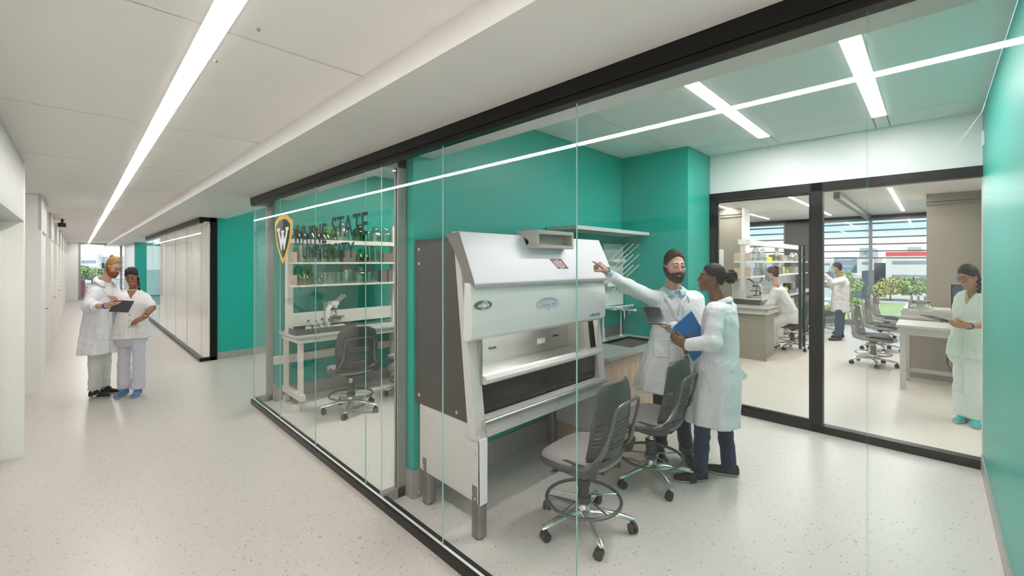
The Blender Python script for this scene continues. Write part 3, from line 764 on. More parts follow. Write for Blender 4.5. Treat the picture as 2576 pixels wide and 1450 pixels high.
WP(b.build('basin', M_STEEL, ct)); WP(MB().box((3.19, 2.632, z1), (4.566, 2.646, z1 + .12)).build('backsplash', M_STEELD, ct))
# gooseneck faucet and the distilled water tap
M_FAUC = mat('white_enamelled_tap', (0.74, 0.77, 0.77), 0.28)
fa = thing('faucet', 'white gooseneck laboratory faucet with lever behind the steel sink', 'faucet', (4.02, 2.57, z1))
MB().lathe([(.03, 0), (.03, .008), (.020, .012), (.020, .13), (.011, .14), (.011, .33), (.016, .335), (.016, .39), (.006, .395)], seg=16).build('riser', M_FAUC, fa, smooth=True)
MB().tube([(0, 0, .355), (.10, -.05, .355), (.20, -.10, .345), (.235, -.12, .31), (.24, -.122, .25)], [.009]*4 + [.008], 10).cyl((.24, -.122, .25), (.24, -.122, .215), .006, .004, 8).build('spout', M_FAUC, fa, smooth=True)
MB().tube([(0, 0, .08), (-.05, -.03, .08)], .012, 10).tube([(-.05, -.03, .07), (-.062, -.045, .10), (-.055, -.04, .15), (-.08, -.045, .20)], [.008, .012, .013, .006], 10, flat=(.4, (0, 1, 0))).build('lever', M_FAUC, fa, smooth=True)
fb = thing('faucet', 'slender second tap with a side nozzle, right of the gooseneck faucet', 'faucet', (4.40, 2.575, z1))
MB().lathe([(.022, 0), (.022, .01), (.007, .02), (.007, .30), (.012, .305), (.012, .325), (.0, .33)], seg=14).build('riser', M_FAUC, fb, smooth=True)
MB().cyl((-.02, 0, .30), (.11, -.10, .295), .008, seg=10).cyl((.11, -.10, .295), (.135, -.12, .295), .014, seg=10).cyl((.07, -.065, .295), (.07, -.065, .24), .005, seg=8).build('nozzle', M_FAUC, fb, smooth=True)
# eyewash holder with yellow capped nozzles
M_YEL = mat('yellow_cap', (0.85, 0.50, 0.02), 0.4)
ew = thing('eyewash_unit', 'eyewash with two yellow and black nozzles in a white holder beside the sink', 'eyewash', (3.70, 2.42, z1))
MB().lathe([(.026, 0), (.030, .002), (.030, .10), (.026, .10), (.026, .02), (0, .02)], seg=18).build('holder', mat('white_cup', (.8, .8, .78), .4), ew, smooth=True)
MB().cyl((0, 0, .03), (0, 0, .235), .016, seg=14).build('grip', M_BLK, ew, smooth=True)
MB().tube([(0, 0, .235), (0, 0, .29), (.01, 0, .32)], .009, 10).tube([(.012, 0, .26), (.035, 0, .255), (.045, 0, .15), (.045, 0, .05)], .006, 8).build('pipe', M_STEEL, ew, smooth=True)
for k, dx in enumerate((-.004, .05)):
    c = MB().cyl((dx, 0, .31), (dx - .012, -.004, .335), .022, .026, 16).build('nozzle', M_BLK, ew, smooth=True)
    MB().cyl((dx - .012, -.004, .335), (dx - .016, -.006, .345), .022, .014, 16).build('cap', M_YEL, c, smooth=True)
# drying rack on the wall
pr = thing('drying_rack', 'white wall drying rack with long slanted pegs above the faucet', 'drying rack', (4.34, 2.645, 1.55))
M_RACK = mat('pale_green_white_plastic', (0.66, 0.73, 0.68), 0.4)
WP(MB().box((4.13, 2.63, 1.20), (4.55, 2.656, 1.91)).build('board', M_RACK, pr, bevel=.003))
WP(MB().box((4.12, 2.50, 1.17), (4.56, 2.656, 1.19)).box((4.12, 2.50, 1.17), (4.56, 2.508, 1.21)).build('drip_tray', M_RACK, pr, bevel=.002))
WP(MB().box((4.10, 2.56, 1.43), (4.50, 2.60, 1.465)).build('rail', mat('rail_white', (.8, .8, .76), .4), pr))
WP(MB().box((4.22, 2.57, 1.70), (4.50, 2.60, 1.735)).build('rail', MATS['rail_white'], pr))
for r, zz in enumerate((1.72, 1.60, 1.48)):
    for c_ in range(3):
        x = 4.20 + c_ * .13
        WP(MB().tube([(x, 2.64, zz), (x, 2.61, zz - .012), (x + .012, 2.585, zz + .015), (x + .10, 2.43, zz + .19)], .0065, 8).build('peg', M_RACK, pr, smooth=True))
for c_ in range(3):
    x = 4.20 + c_ * .13
    WP(MB().tube([(x, 2.64, 1.40), (x, 2.60, 1.36), (x + .01, 2.585, 1.37), (x + .05, 2.53, 1.43)], .0065, 8).build('peg', M_RACK, pr, smooth=True))
    WP(MB().box((x - .022, 2.622, 1.27), (x + .012, 2.630, 1.34)).box((x - .017, 2.619, 1.275), (x + .007, 2.623, 1.335)).build('peg_plate', MATS['rail_white'], pr, bevel=.001))
# wall shelf
sh = tag(MB().box((-.70, -.35, -.018), (.70, 0, .018)).build('wall_shelf', mat('grey_white_shelf', (0.58, 0.62, 0.58), 0.45), bevel=.002), 'empty pale shelf spanning the corner high on the green wall', 'shelf')
sh.location = (3.865, 2.655, 2.02)
# ================================================================== MICROSCOPE ROOM
def onY(px, y):                          # world x of the photo column px on the plane y
    u = (px - CX) / FPX; d = y / (_c - u * _s); return (_s + u * _c) * d
M_CREAM = mat('cream_enamel', (0.72, 0.69, 0.63), 0.42)
M_TABLE = mat('pale_grey_tabletop', (0.56, 0.55, 0.52), 0.35)
M_BEIGE = mat('beige_end_plate', (0.60, 0.50, 0.40), 0.5)
M_CLEAR = glass('clear_bottle_glass', (0.90, 0.95, 0.92), 0.13, .05)
M_CLEAR2 = glass('milky_bottle_glass', (0.80, 0.86, 0.80), 0.20, .25)
M_GREENG = glass('green_bottle_glass', (0.62, 0.78, 0.22), 0.10, .05)
M_DGREENG = glass('dark_green_bottle_glass', (0.30, 0.62, 0.42), 0.10, .05)
M_BROWN = mat('brown_card', (0.16, 0.13, 0.11), 0.6)
M_CORK = mat('orange_cork', (0.55, 0.22, 0.07), 0.7)
M_YLIQ = glass('yellow_liquid', (0.85, 0.80, 0.20), 0.08, .05)
M_LABEL = mat('paper_label', (0.78, 0.78, 0.74), 0.6)
M_TRAY = mat('grey_tray', (0.11, 0.11, 0.10), 0.45)

mbn = thing('mobile_bench', 'cream mobile lab bench on castors with shelf uprights in the microscope room', 'lab bench', (2.5, 5.4, 0))
TZ = .86; bx0, bx1, by0, by1 = 1.72, 3.36, 5.08, 5.70
WP(MB().box((bx0, by0, TZ - .025), (bx1, by1, TZ)).build('tabletop', M_TABLE, mbn, bevel=.003))
WP(MB().box((bx0 + .03, by0 + .02, TZ - .085), (bx1 - .03, by0 + .045, TZ - .025)).box((bx0 + .03, by1 - .05, TZ - .085), (bx1 - .03, by1 - .02, TZ - .025)).box((bx0+.03, by0+.045, TZ-.085), (bx0+.055, by1-.05, TZ-.025)).build('apron', M_CREAM, mbn, bevel=.002))
def castor(x, y, r=.036):
    mb = MB(); mb.cyl((x, y, .08), (x, y, .125), .012, seg=8)
    for s_ in (-1, 1): mb.cyl((x + s_*.006, y, r), (x + s_*.024, y, r), r, seg=18)
    mb.box((x-.02, y-.022, .05), (x+.02, y+.022, .085)); return mb
for x in (1.79, 3.22):
    for y in (5.16, 5.64):
        WP(MB().box((x-.025, y-.025, .16), (x+.025, y+.025, TZ-.08)).build('leg', M_CREAM, mbn, bevel=.002))
        WP(castor(x, y, .036).build('castor', M_LGREY, mbn, smooth=True))
    WP(MB().box((x-.03, 5.08, .12), (x+.03, 5.70, .19)).build('foot_bar', M_CREAM, mbn, bevel=.002))
WP(MB().box((1.66, 5.66, .46), (3.4, 5.69, .56)).build('back_rail', M_CREAM, mbn, bevel=.002))
for x in (1.76, 3.13):
    WP(MB().box((x-.032, 5.40, TZ), (x+.032, 5.49, 2.20)).build('upright', M_CREAM, mbn, bevel=.002))
WP(MB().box((1.79, 5.43, .93), (3.10, 5.46, 1.09)).build('back_board', M_CREAM, mbn, bevel=.002))
SH = [(1.97, .05), (1.70, .022), (1.43, .022)]
for i, (z, th) in enumerate(SH):
    WP(MB().box((1.75, 5.26, z - th), (3.16, 5.52, z)).build('shelf', M_CREAM, mbn, bevel=.002))
    if i:
        WP(MB().box((1.775, 5.255, z), (1.785, 5.52, z + .12)).build('end_plate', M_BEIGE, mbn)); WP(MB().box((3.14, 5.255, z), (3.15, 5.52, z + .12)).build('end_plate', M_BEIGE, mbn))
WP(MB().box((3.15, 5.50, .56), (3.24, 5.56, .74)).build('junction_box', M_LGREY, mbn))
tag(MB().box((0, -.008, -.055), (.075, 0, .055)).build('wall_plate', M_WHITE2, bevel=.002), 'small white blank plate on the teal wall behind the microscope', 'wall plate').location = (onY(814, AY - .002), AY - .001, 1.03 + .09)

# glassware profiles: (r, z) outer
def scale(p, r, h): return [(a * r, b * h) for a, b in p]
P_FLASK = [(0, 0), (.92, 0), (1, .04), (.98, .14), (.35, .68), (.30, .74), (.30, .92), (.42, .97), (.42, 1)]
P_JAR = [(0, 0), (.92, 0), (1, .05), (1, .58), (.85, .68), (.48, .82), (.45, .92), (.54, .95), (.54, 1)]
P_BEAK = [(0, 0), (.95, 0), (1, .04), (1, .96), (1.06, 1)]
P_CARAFE = [(0, 0), (.7, 0), (.95, .08), (1, .25), (.78, .48), (.38, .68), (.36, .82), (.55, 1)]
def vessel(name, prof, r, h, m, label, cat, loc, group, cap=None, liquid=None, lab=False, seg=18):
    p = scale(prof, r, h)
    inner = [(max(0, a - .004), b + (.004 if i == 0 else 0)) for i, (a, b) in enumerate(p)][1:][::-1]
    mb = MB().lathe(p + inner + [(0, .004)], seg=seg)
    if cap or liquid or lab:
        t = thing(name, label, cat, loc, 0, group); mb.build('vessel', m, t, smooth=True, angle=50)
        if cap: MB().cyl((0, 0, h * .93), (0, 0, h * 1.06), r * .40, r * .42, 12).build('stopper', cap, t, smooth=True)
        if liquid: MB().lathe([(0, .006), (r*.88, .006), (r*.90, h*.30), (0, h*.30)], seg=seg).build('liquid', liquid, t, smooth=True, angle=50)
        if lab: MB().lathe([(r*1.01, h*.08), (r*1.012, h*.40)], seg=seg).build('paper_label', M_LABEL, t, smooth=True)
        return t
    o = mb.build(name, m, smooth=True, angle=50); o.location = loc
    return tag(o, label, cat, group)
G1, G2, G3 = 'glassware on the top shelf of the microscope room', 'glassware on the middle shelf of the microscope room', 'glassware on the bottom shelf of the microscope room'
yS = 5.38
z = SH[0][0]
for i, px in enumerate((748, 766, 783)):
    vessel('flask', P_FLASK, .062, .17, M_DGREENG, ['dark green flask at the left end of the top shelf', 'second dark green flask from the left on the top shelf', 'third dark green flask from the left on the top shelf'][i], 'flask', (onY(px, yS), yS + .04*(i % 2), z), G1)
for i, px in enumerate((800, 810, 822, 834)):
    vessel('flask', P_FLASK, .058, .15, M_GREENG, ['yellow green corked flask, leftmost of the four on the top shelf', 'yellow green corked flask, second of the four on the top shelf', 'yellow green corked flask, third of the four on the top shelf', 'yellow green corked flask beside the big jar on the top shelf'][i], 'flask', (onY(px, yS), yS - .03*(i % 2), z), G1, cap=M_CORK)
vessel('jar', P_JAR, .095, .24, M_CLEAR2, 'large grey green jar in the middle of the top shelf', 'jar', (onY(859, yS), yS, z), G1)
vessel('jar', P_JAR, .085, .22, M_DGREENG, 'dark green necked jar on the top shelf beside the large grey jar', 'jar', (onY(903, yS), yS, z), G1)
vessel('beaker', P_BEAK, .035, .13, M_CLEAR, 'small clear beaker between the jars on the top shelf', 'beaker', (onY(926, yS), yS - .04, z), G1)
vessel('jar', P_JAR, .085, .20, M_CLEAR2, 'milky jar on the top shelf, second from its right end', 'jar', (onY(945, yS), yS, z), G1)
vessel('jar', P_JAR, .075, .20, M_CLEAR, 'clear jar at the right end of the top shelf', 'jar', (onY(971, yS), yS, z), G1)
z = SH[1][0]
mid = [(760, P_BEAK, .05, .19, M_CLEAR2, 'tall milky beaker at the left end of the middle shelf'), (776, P_BEAK, .045, .18, M_CLEAR, 'clear beaker, second on the middle shelf'), (795, P_JAR, .06, .20, M_DGREENG, 'dark green jar behind the letters on the middle shelf'),
       (813, P_BEAK, .05, .18, M_CLEAR, 'clear beaker right of the dark green jar on the middle shelf'), (832, P_BEAK, .045, .18, M_GREENG, 'greenish beaker in the middle of the middle shelf'), (848, P_BEAK, .042, .18, M_CLEAR, 'clear beaker left of the brown boxes on the middle shelf')]
for px, p, r, h, m, l in mid: vessel('jar' if p is P_JAR else 'beaker', p, r, h, m, l, 'jar' if p is P_JAR else 'beaker', (onY(px, yS), yS, z), G2)
def boxthing(x, y, z, w, d, h, label, group, m=M_BROWN):
    o = MB().box((-w/2, -d/2, 0), (w/2, d/2, h)).build('storage_box', m, bevel=.003); o.location = (x, y, z); return tag(o, label, 'box', group)
boxthing(onY(867, yS), yS, z, .085, .12, .15, 'brown box, left one of two on the middle shelf', 'brown boxes on the shelves'); boxthing(onY(882, yS), yS, z, .075, .12, .15, 'brown box, right one of two beside the carafes on the middle shelf', 'brown boxes on the shelves')
for i, px in enumerate((900, 915)): vessel('carafe', P_CARAFE, .045, .17, M_GREENG, ['green carafe beside the brown boxes on the middle shelf', 'green carafe left of the tall clear bottle on the middle shelf'][i], 'carafe', (onY(px, yS), yS - .05, z), G2)
for i, px in enumerate((930, 945, 958)): vessel('beaker', P_BEAK, (.04, .043, .04)[i], (.22, .18, .17)[i], M_CLEAR, ['tall clear beaker on the middle shelf, right of the green carafes', 'clear beaker, second from the right on the middle shelf', 'clear beaker beside the right end box on the middle shelf'][i], 'beaker', (onY(px, yS), yS, z), G2)
boxthing(onY(973, yS), yS, z, .16, .12, .125, 'wide brown box at the right end of the middle shelf', 'brown boxes on the shelves')
z = SH[2][0]
for i, px in enumerate((750, 769, 805)): vessel('carafe', P_CARAFE, .052, .19, M_GREENG, ['green carafe at the left end of the bottom shelf', 'green carafe, second from the left on the bottom shelf', 'green carafe, third on the bottom shelf, beside the beaker row'][i], 'carafe', (onY(px, yS), yS, z), G3)
vessel('beaker', P_BEAK, .042, .14, M_GREENG, 'green beaker between the carafes on the bottom shelf', 'beaker', (onY(781, yS), yS + .04, z), G3)
bl = ['leftmost of the six in a row', 'second of the six in a row', 'third of the six in a row', 'fourth of the six in a row', 'left of the large bottle', 'right of the round clear jar', 'second right of the round clear jar']
for i, px in enumerate((818, 829, 840, 850, 865, 927, 943)): vessel('beaker', P_BEAK, .042, .145, M_CLEAR, 'clear beaker on the bottom shelf, ' + bl[i], 'beaker', (onY(px, yS), yS - .03*(i % 2), z), G3)
vessel('bottle', P_JAR, .095, .30, M_CLEAR2, 'large tall clear bottle on the bottom shelf', 'bottle', (onY(876, yS), yS + .03, z), G3)
vessel('jar', P_JAR, .082, .21, M_CLEAR, 'round clear jar right of the large bottle on the bottom shelf', 'jar', (onY(905, yS), yS - .02, z), G3)
vessel('jar', P_JAR, .075, .25, M_CLEAR2, 'grey green jar behind the beakers near the right of the bottom shelf', 'jar', (onY(937, yS), yS + .07, z), G3)
boxthing(onY(963, yS), yS, z, .07, .12, .16, 'brown box, left of two at the right end of the bottom shelf', 'brown boxes on the shelves'); boxthing(onY(976, yS), yS, z, .06, .12, .16, 'brown box at the right end of the bottom shelf', 'brown boxes on the shelves')

# tray, vials and microscope on the bench
ty = thing('tray', 'dark grey open tray holding small bottles on the mobile bench', 'tray', (2.10, 5.31, TZ))
w_, d_ = .36, .15
mb = MB(); mb.box((-w_, -d_, 0), (w_, d_, .008)); mb.box((-w_, -d_, .008), (w_, -d_ + .01, .065)); mb.box((-w_, d_ - .01, .008), (w_, d_, .065)); mb.box((-w_, -d_ + .01, .008), (-w_ + .01, d_ - .01, .065)); mb.box((w_ - .01, -d_ + .01, .008), (w_, d_ - .01, .065)); mb.build('basin', M_TRAY, ty)
vl = ['leftmost in the dark tray', 'second in the dark tray', 'third in the dark tray', 'rightmost in the dark tray']
for i, (dx, dy) in enumerate(((-.11, .03), (-.05, -.05), (.06, .05), (.12, -.02))):
    vessel('reagent_bottle', P_JAR, .034, .13, M_CLEAR, 'small reagent bottle with grey cap and paper label, ' + vl[i], 'bottle', (2.10 + dx - .05, 5.31 + dy, TZ + .009), 'reagent bottles in the dark tray', cap=M_TRAY, liquid=M_YLIQ, lab=True, seg=14)
def microscope(loc, rz, label):
    t = thing('microscope', label, 'microscope', loc, rz)
    WH = MATS.get('scope_white') or mat('scope_white', (.78, .78, .76), .35); GY = MATS.get('scope_grey') or mat('scope_grey', (.14, .15, .14), .4)
    MB().box((-.07, -.11, 0), (.07, .12, .035)).build('base', WH, t, bevel=.01)
    MB().tube([(0, .10, .03), (0, .11, .14), (0, .10, .24), (0, .05, .29)], [.035, .03, .028, .03], 12).build('arm', WH, t, smooth=True)
    MB().box((-.085, -.085, .135), (.085, .075, .148)).box((-.03, -.02, .148), (.05, .03, .158)).build('stage', GY, t, bevel=.003)
    MB().cyl((0, .0, .225), (0, .0, .255), .04, .045, 18).build('nosepiece', GY, t, smooth=True)
    for k in range(4):
        a = k * PI/2 + .5; MB().cyl((.022*math.cos(a), .022*math.sin(a), .228), (.04*math.cos(a), .04*math.sin(a), .175), .011, .008, 12).build('objective', WH, t, smooth=True)
    MB().cyl((0, 0, .255), (0, .0, .30), .034, seg=16).box((-.04, -.04, .285), (.04, .07, .34)).build('head', WH, t, bevel=.006)
    for sx in (-1, 1): MB().cyl((sx*.027, -.02, .32), (sx*.03, -.12, .39), .017, .015, 14).cyl((sx*.03, -.12, .39), (sx*.03, -.135, .40), .019, seg=14).build('eyepiece', WH if label.startswith('white m') else GY, t, smooth=True)
    for sx in (-1, 1): MB().cyl((sx*.03, .10, .10), (sx*.085, .10, .10), .02, seg=14).build('focus_knob', GY, t, smooth=True)
    return t
microscope((2.30, 5.44, TZ + .009), math.radians(105), 'white microscope standing in the tray behind the drafting stool back')
bn = thing('waste_bin', 'dark grey lidded waste bin beside the mobile bench', 'bin', (3.60, 5.50, 0))
MB().lathe([(0, 0), (.12, 0), (.15, .52), (0, .52)], seg=20).build('body', M_TRAY, bn, smooth=True); MB().lathe([(.155, .52), (.155, .58), (.12, .63), (0, .64)], seg=20).build('lid', M_BLK, bn, smooth=True)

# ================================================================== LETTERING ON THE GLASS
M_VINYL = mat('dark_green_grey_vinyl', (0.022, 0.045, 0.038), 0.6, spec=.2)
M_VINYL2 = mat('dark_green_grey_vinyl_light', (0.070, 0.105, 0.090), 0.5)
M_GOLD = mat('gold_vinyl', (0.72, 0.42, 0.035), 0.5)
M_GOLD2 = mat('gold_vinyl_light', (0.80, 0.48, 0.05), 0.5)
M_VWHITE = mat('white_vinyl', (0.78, 0.76, 0.74), 0.5)
sg = thing('glass_logo', 'gold and dark green shield with white W beside the university name on the glass', 'sign', (GX - .0075, 4.765, 1.95))
LM = Matrix(((0, 0, -1, -.001), (-1, 0, 0, 0), (0, 1, 0, 0), (0, 0, 0, 1)))     # local x -> -Y, y -> Z, z -> -X (towards the corridor)
def shield_outline(s, top, bot):
    pts = []
    # left half from top centre down to the tip
    pts = [(0, top), (-.14*s, top - .012), (-.27*s, top - .055*s - .01)]
    pts = [(0, top), (-.13*s, top - .010), (-.255*s, top - .062)]
    for k in range(1, 13):
        q = k / 12
        pts.append((-.255*s*(1 - q**2.1) - 0.006*math.sin(PI*q), (top - .062) + (bot - top + .062) * q))
    return pts
def half(s, top, bot, sgn):
    p = [(-sgn * x if sgn > 0 else x, y) for x, y in shield_outline(s, top, bot)]
    return p
def vinyl(name, polys, m, off, parent=sg):
    mb = MB()
    for p in polys:
        n = len(p); mb.add([(x, y, off) for x, y in p] + [(x, y, off - .0006) for x, y in p], [list(range(n)), [i + n for i in range(n)][::-1]] + [[i, (i+1) % n, (i+1) % n + n, i + n] for i in range(n)])
    o = mb.build(name, m, parent); o.data.transform(LM); return o
T0, B0 = .235, -.27
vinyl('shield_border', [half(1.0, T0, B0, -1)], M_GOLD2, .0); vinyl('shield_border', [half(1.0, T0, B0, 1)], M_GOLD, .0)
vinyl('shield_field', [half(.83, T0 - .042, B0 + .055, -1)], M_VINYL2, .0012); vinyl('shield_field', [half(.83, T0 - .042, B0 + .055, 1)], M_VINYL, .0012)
Wp = [[(-.175, .105), (-.085, .105), (-.085, .075), (-.105, .07), (-.055, -.02), (-.02, .05), (-.045, .05), (-.045, .075), (.045, .075), (.045, .05), (.02, .05), (.055, -.02), (.105, .07), (.085, .075), (.085, .105), (.175, .105), (.175, .075), (.15, .07), (.055, -.125), (.035, -.125), (0, -.04), (-.035, -.125), (-.055, -.125), (-.15, .07), (-.175, .075)]]
vinyl('letter_w', Wp, M_VWHITE, .0024)
def glass_text(s, yL, yR, z, h, size):
    o = text_obj('lettering', s, size, M_VINYL, sg, Matrix.Identity(4), .0004, 1.0, size * .012, 'LEFT')
    xs = [v.co.x for v in o.data.vertices]; zs = [v.co.y for v in o.data.vertices]
    w0, w1, h0, h1 = min(xs), max(xs), min(zs), max(zs); W_ = yL - yR
    o.data.transform(Matrix.Translation((4.765 - yL, z - 1.95 - h / 2, .0012)) @ Matrix.Diagonal((W_ / (w1 - w0), h / (h1 - h0), 1, 1)) @ Matrix.Translation((-w0, -h0, 0)))
    o.data.transform(LM); return o
glass_text('WAYNE', 4.46, 3.67, 1.945, .175, .2); glass_text('STATE', 3.56, 2.93, 1.985, .172, .2)
glass_text('UNIVERSITY', 4.22, 3.14, 1.795, .125, .15)
# ================================================================== FAR LAB
WX = 14.7                                   # window wall
M_WINFR = mat('window_frame_grey', (0.20, 0.21, 0.21), 0.4, metal=.3)
M_DKCOL = mat('dark_facade_panel', (0.055, 0.055, 0.052), 0.5)
bx('wall_facade', (WX, 2.55, 0), (WX + .15, 3.15, RZ), M_DKCOL); bx('wall_facade', (WX, 3.15, 0), (WX + .15, 9.0, 1.05), M_TAN); bx('wall_facade', (WX, 2.0, 2.86), (WX + .15, 9.0, RZ), M_DKCOL)
bx('wall_facade', (WX, -5.0, 2.86), (WX + .15, 2.0, RZ), M_DKCOL)
bx('wall_lab_left', (SX, 8.9, 0), (WX, 9.0, RZ), M_WHITE2); bx('wall_lab_right', (SX, -5.0, 0), (WX, -4.9, RZ), M_WHITE2)
n = 8
for y0, y1, z0 in ((-4.9, -2.3, .10), (-2.3, .1, .10), (.1, 1.2, .10), (1.2, 2.55, .10), (3.15, 4.18, 1.05), (4.18, 6.5, 1.05), (6.5, 8.9, 1.05)):
    mb = MB(); w = .035
    mb.box((WX + .02, y0, z0 - .05), (WX + .1, y0 + w, 2.86)); mb.box((WX + .02, y1 - w, z0 - .05), (WX + .1, y1, 2.86)); mb.box((WX + .02, y0 + w, z0 - .1), (WX + .1, y1 - w, z0 + .04)); mb.box((WX + .02, y0 + w, 2.80), (WX + .1, y1 - w, 2.86))
    W_ = struct(mb.build('window_%d' % n, M_WINFR)); n += 1
    MB().box((WX + .05, y0 + w, z0 + .04), (WX + .06, y1 - w, 2.80)).build('pane', M_GLASS2, W_)
    for k in range(6):
        z = 2.72 - k * .185
        if z > z0 + .1: MB().box((WX + .22, y0 + .02, z), (WX + .34, y1 - .02, z + .035)).build('louvre', M_WINFR, W_)
bx('trim_1', (9.4, 1.18, 2.82), (WX, 1.27, RZ), M_WINFR)          # ceiling beam towards the mullion
# tan columns
bx('column', (10.6, 3.12, 0), (11.0, 3.75, RZ), M_TAN); bx('column', (10.6, 3.06, 0), (11.0, 3.118, RZ), M_WHITE2); bx('column', (10.9, -1.6, 0), (11.6, .10, RZ), M_TAN); bx('column', (10.75, -.62, 0), (10.898, -1.6, RZ), M_TAN)
for z in (2.80, 2.74): bx('trim_2', (10.86, -1.6, z), (10.9, .12, z + .02), M_TAN); bx('trim_2', (10.56, 3.12, z), (10.6, 3.75, z + .02), M_TAN)

M_TANP = mat('tan_laminate', (0.38, 0.34, 0.28), 0.4, bump=.02, bscale=90)
ec = thing('end_counter', 'tan end counter with grey top and cream edge, just beyond the black door frame', 'counter', (8.6, 2.6, 0))
WP(MB().box((8.2, 2.0, .87), (9.0, 3.05, .90)).build('worktop', mat('mid_grey_worktop', (.34, .34, .32), .3), ec, bevel=.003))
WP(MB().box((8.22, 2.02, .80), (8.98, 3.03, .87)).build('apron', M_CREAM, ec)); WP(MB().box((8.26, 2.05, 0), (8.30, 3.0, .80)).box((8.30, 2.10, 0), (8.98, 2.13, .80)).build('end_panel', M_TANP, ec))
WP(MB().box((8.86, 2.30, .90), (9.0, 3.05, .99)).build('upstand', mat('dark_upstand', (.07, .07, .07), .5), ec))
lb = thing('lab_bench', 'long lab bench with glassware shelves, where the masked woman sits', 'lab bench', (11.6, 2.65, 0))
WP(MB().box((9.0, 2.32, .93), (14.3, 3.0, .97)).build('worktop', M_TABLE, lb, bevel=.003))
WP(MB().box((9.0, 2.34, .86), (9.02, 3.0, .93)).build('edge', MATS['dark_upstand'], lb))
for x in (10.6, 11.6, 12.8, 13.9): WP(MB().box((x, 2.40, .08), (x + .5, 2.95, .84)).build('cabinet', M_CREAM if x < 12 else M_TANP, lb, bevel=.004))
for x in (9.05, 14.2): WP(MB().box((x, 2.40, 0), (x + .06, 2.46, .93)).box((x, 2.88, 0), (x + .06, 2.94, .93)).build('leg', M_CREAM, lb))
for x in (9.03, 11.55, 14.2): WP(MB().box((x, 2.60, .97), (x + .07, 2.68, 2.14)).build('upright', M_CREAM, lb))
WP(MB().box((9.0, 2.57, 2.04), (14.3, 2.71, 2.14)).build('top_beam', M_WHITE2, lb, bevel=.003))
for z in (1.72, 1.42):
    WP(MB().box((9.05, 2.50, z - .03), (14.25, 2.80, z)).build('shelf', M_WHITE2, lb))
    for x in (9.05, 11.5, 13.0): WP(MB().box((x, 2.50, z), (x + .02, 2.80, z + .16)).build('divider', M_BEIGE if x < 9.1 else M_TANP, lb))
WP(MB().box((9.0, 2.80, .97), (14.3, 2.82, 1.38)).build('splash_panel', mat('pale_glass_splash', (.62, .62, .58), .25), lb))
GF = 'clear glassware on the far lab shelves'
M_FARG = glass('far_clear_glass', (0.86, 0.88, 0.86), 0.18, .08)
def onYd(px, y): return onY(px, y)
far = [(1.72, 1901, P_JAR, .09, .33, 'tallest bottle at the left of the upper far shelf'), (1.72, 1918, P_JAR, .09, .27, 'second bottle from the left on the upper far shelf'), (1.72, 1953, P_JAR, .09, .24, 'round bottle in the middle of the upper far shelf'),
       (1.72, 1962, P_BEAK, .07, .15, 'first beaker of the trio on the upper far shelf'), (1.72, 1969, P_BEAK, .07, .15, 'second beaker of the trio on the upper far shelf'), (1.72, 1976, P_BEAK, .07, .15, 'third beaker of the trio on the upper far shelf'),
       (1.72, 1992, P_JAR, .10, .23, 'wide bottle right of the beakers on the upper far shelf'), (1.72, 2002, P_JAR, .10, .23, 'last bottle on the upper far shelf before the door handle'),
       (1.42, 1903, P_FLASK, .09, .28, 'flask at the left of the lower far shelf'), (1.42, 1915, P_BEAK, .06, .27, 'tall beaker at the left of the lower far shelf'), (1.42, 1926, P_FLASK, .08, .24, 'flask left of the seated woman on the lower far shelf'), (1.42, 1947, P_FLASK, .12, .26, 'flask above the hair bun on the lower far shelf'),
       (1.42, 1968, P_FLASK, .13, .24, 'wide flask behind the seated woman on the lower far shelf'), (1.42, 1998, P_JAR, .11, .26, 'bottle with a label on the lower far shelf'), (1.42, 2010, P_JAR, .11, .24, 'last bottle on the lower far shelf beside the door handle')]
for z, px, p, r, h, l in far:
    nm = {id(P_JAR): 'bottle', id(P_BEAK): 'beaker', id(P_FLASK): 'flask'}[id(p)]
    x = onY(px, 2.62); vessel(nm, p, r * .85, h, M_FARG, 'clear ' + l, nm, (x, 2.62, z), GF, seg=14)
M_YG = mat('yellow_green_liquid', (0.62, 0.62, 0.03), 0.4)
for i, (px, z) in enumerate(((1931, 1.72), (1935, 1.72), (1939, 1.72), (1874, 1.42), (1878, 1.42), (1977, 1.42), (1982, 1.42), (1987, 1.42))):
    o = MB().cyl((0, 0, 0), (0, 0, .10 if i < 3 else .09), .035, seg=12).build('vial', M_YG, smooth=True); o.location = (onY(px, 2.72), 2.72, z + (.06 if i < 3 else .0) * 0)
    tag(o, 'small yellow vial in the ' + ('group of three on the upper' if i < 3 else 'pair at the left end of the lower' if i < 5 else 'trio on the lower') + ' far shelf', 'vial', ['upper shelf vials', 'left vials', 'lower shelf vials'][0 if i < 3 else 1 if i < 5 else 2])
microscope((9.75, 2.62, .971), math.radians(200), 'pale binocular microscope in front of the seated masked woman')
ar = thing('gooseneck_lamp', 'black gooseneck arm clamped beside the pale microscope', 'lamp', (10.3, 2.75, .97)); MB().cyl((0, 0, 0), (0, 0, .02), .05).tube([(0, 0, .02), (0, -.03, .16), (-.1, -.08, .26), (.05, -.1, .34), (.06, -.1, .45)], .009, 8).build('arm', M_BLK, ar, smooth=True); MB().cyl((.06, -.1, .42), (.06, -.1, .56), .03, .025, 12).build('lamp_head', M_BLK, ar, smooth=True)
t2 = thing('tray', 'grey tray with a black box and yellow green bottles behind the seated woman', 'tray', (11.9, 2.50, .97)); MB().box((-.4, -.12, 0), (.4, .12, .01)).box((-.4, -.12, .01), (.4, -.11, .09)).box((-.4, -.12, .01), (-.39, .12, .09)).box((.39, -.12, .01), (.4, .12, .09)).box((-.4, .11, .01), (.4, .12, .09)).build('basin', M_TRAY, t2)
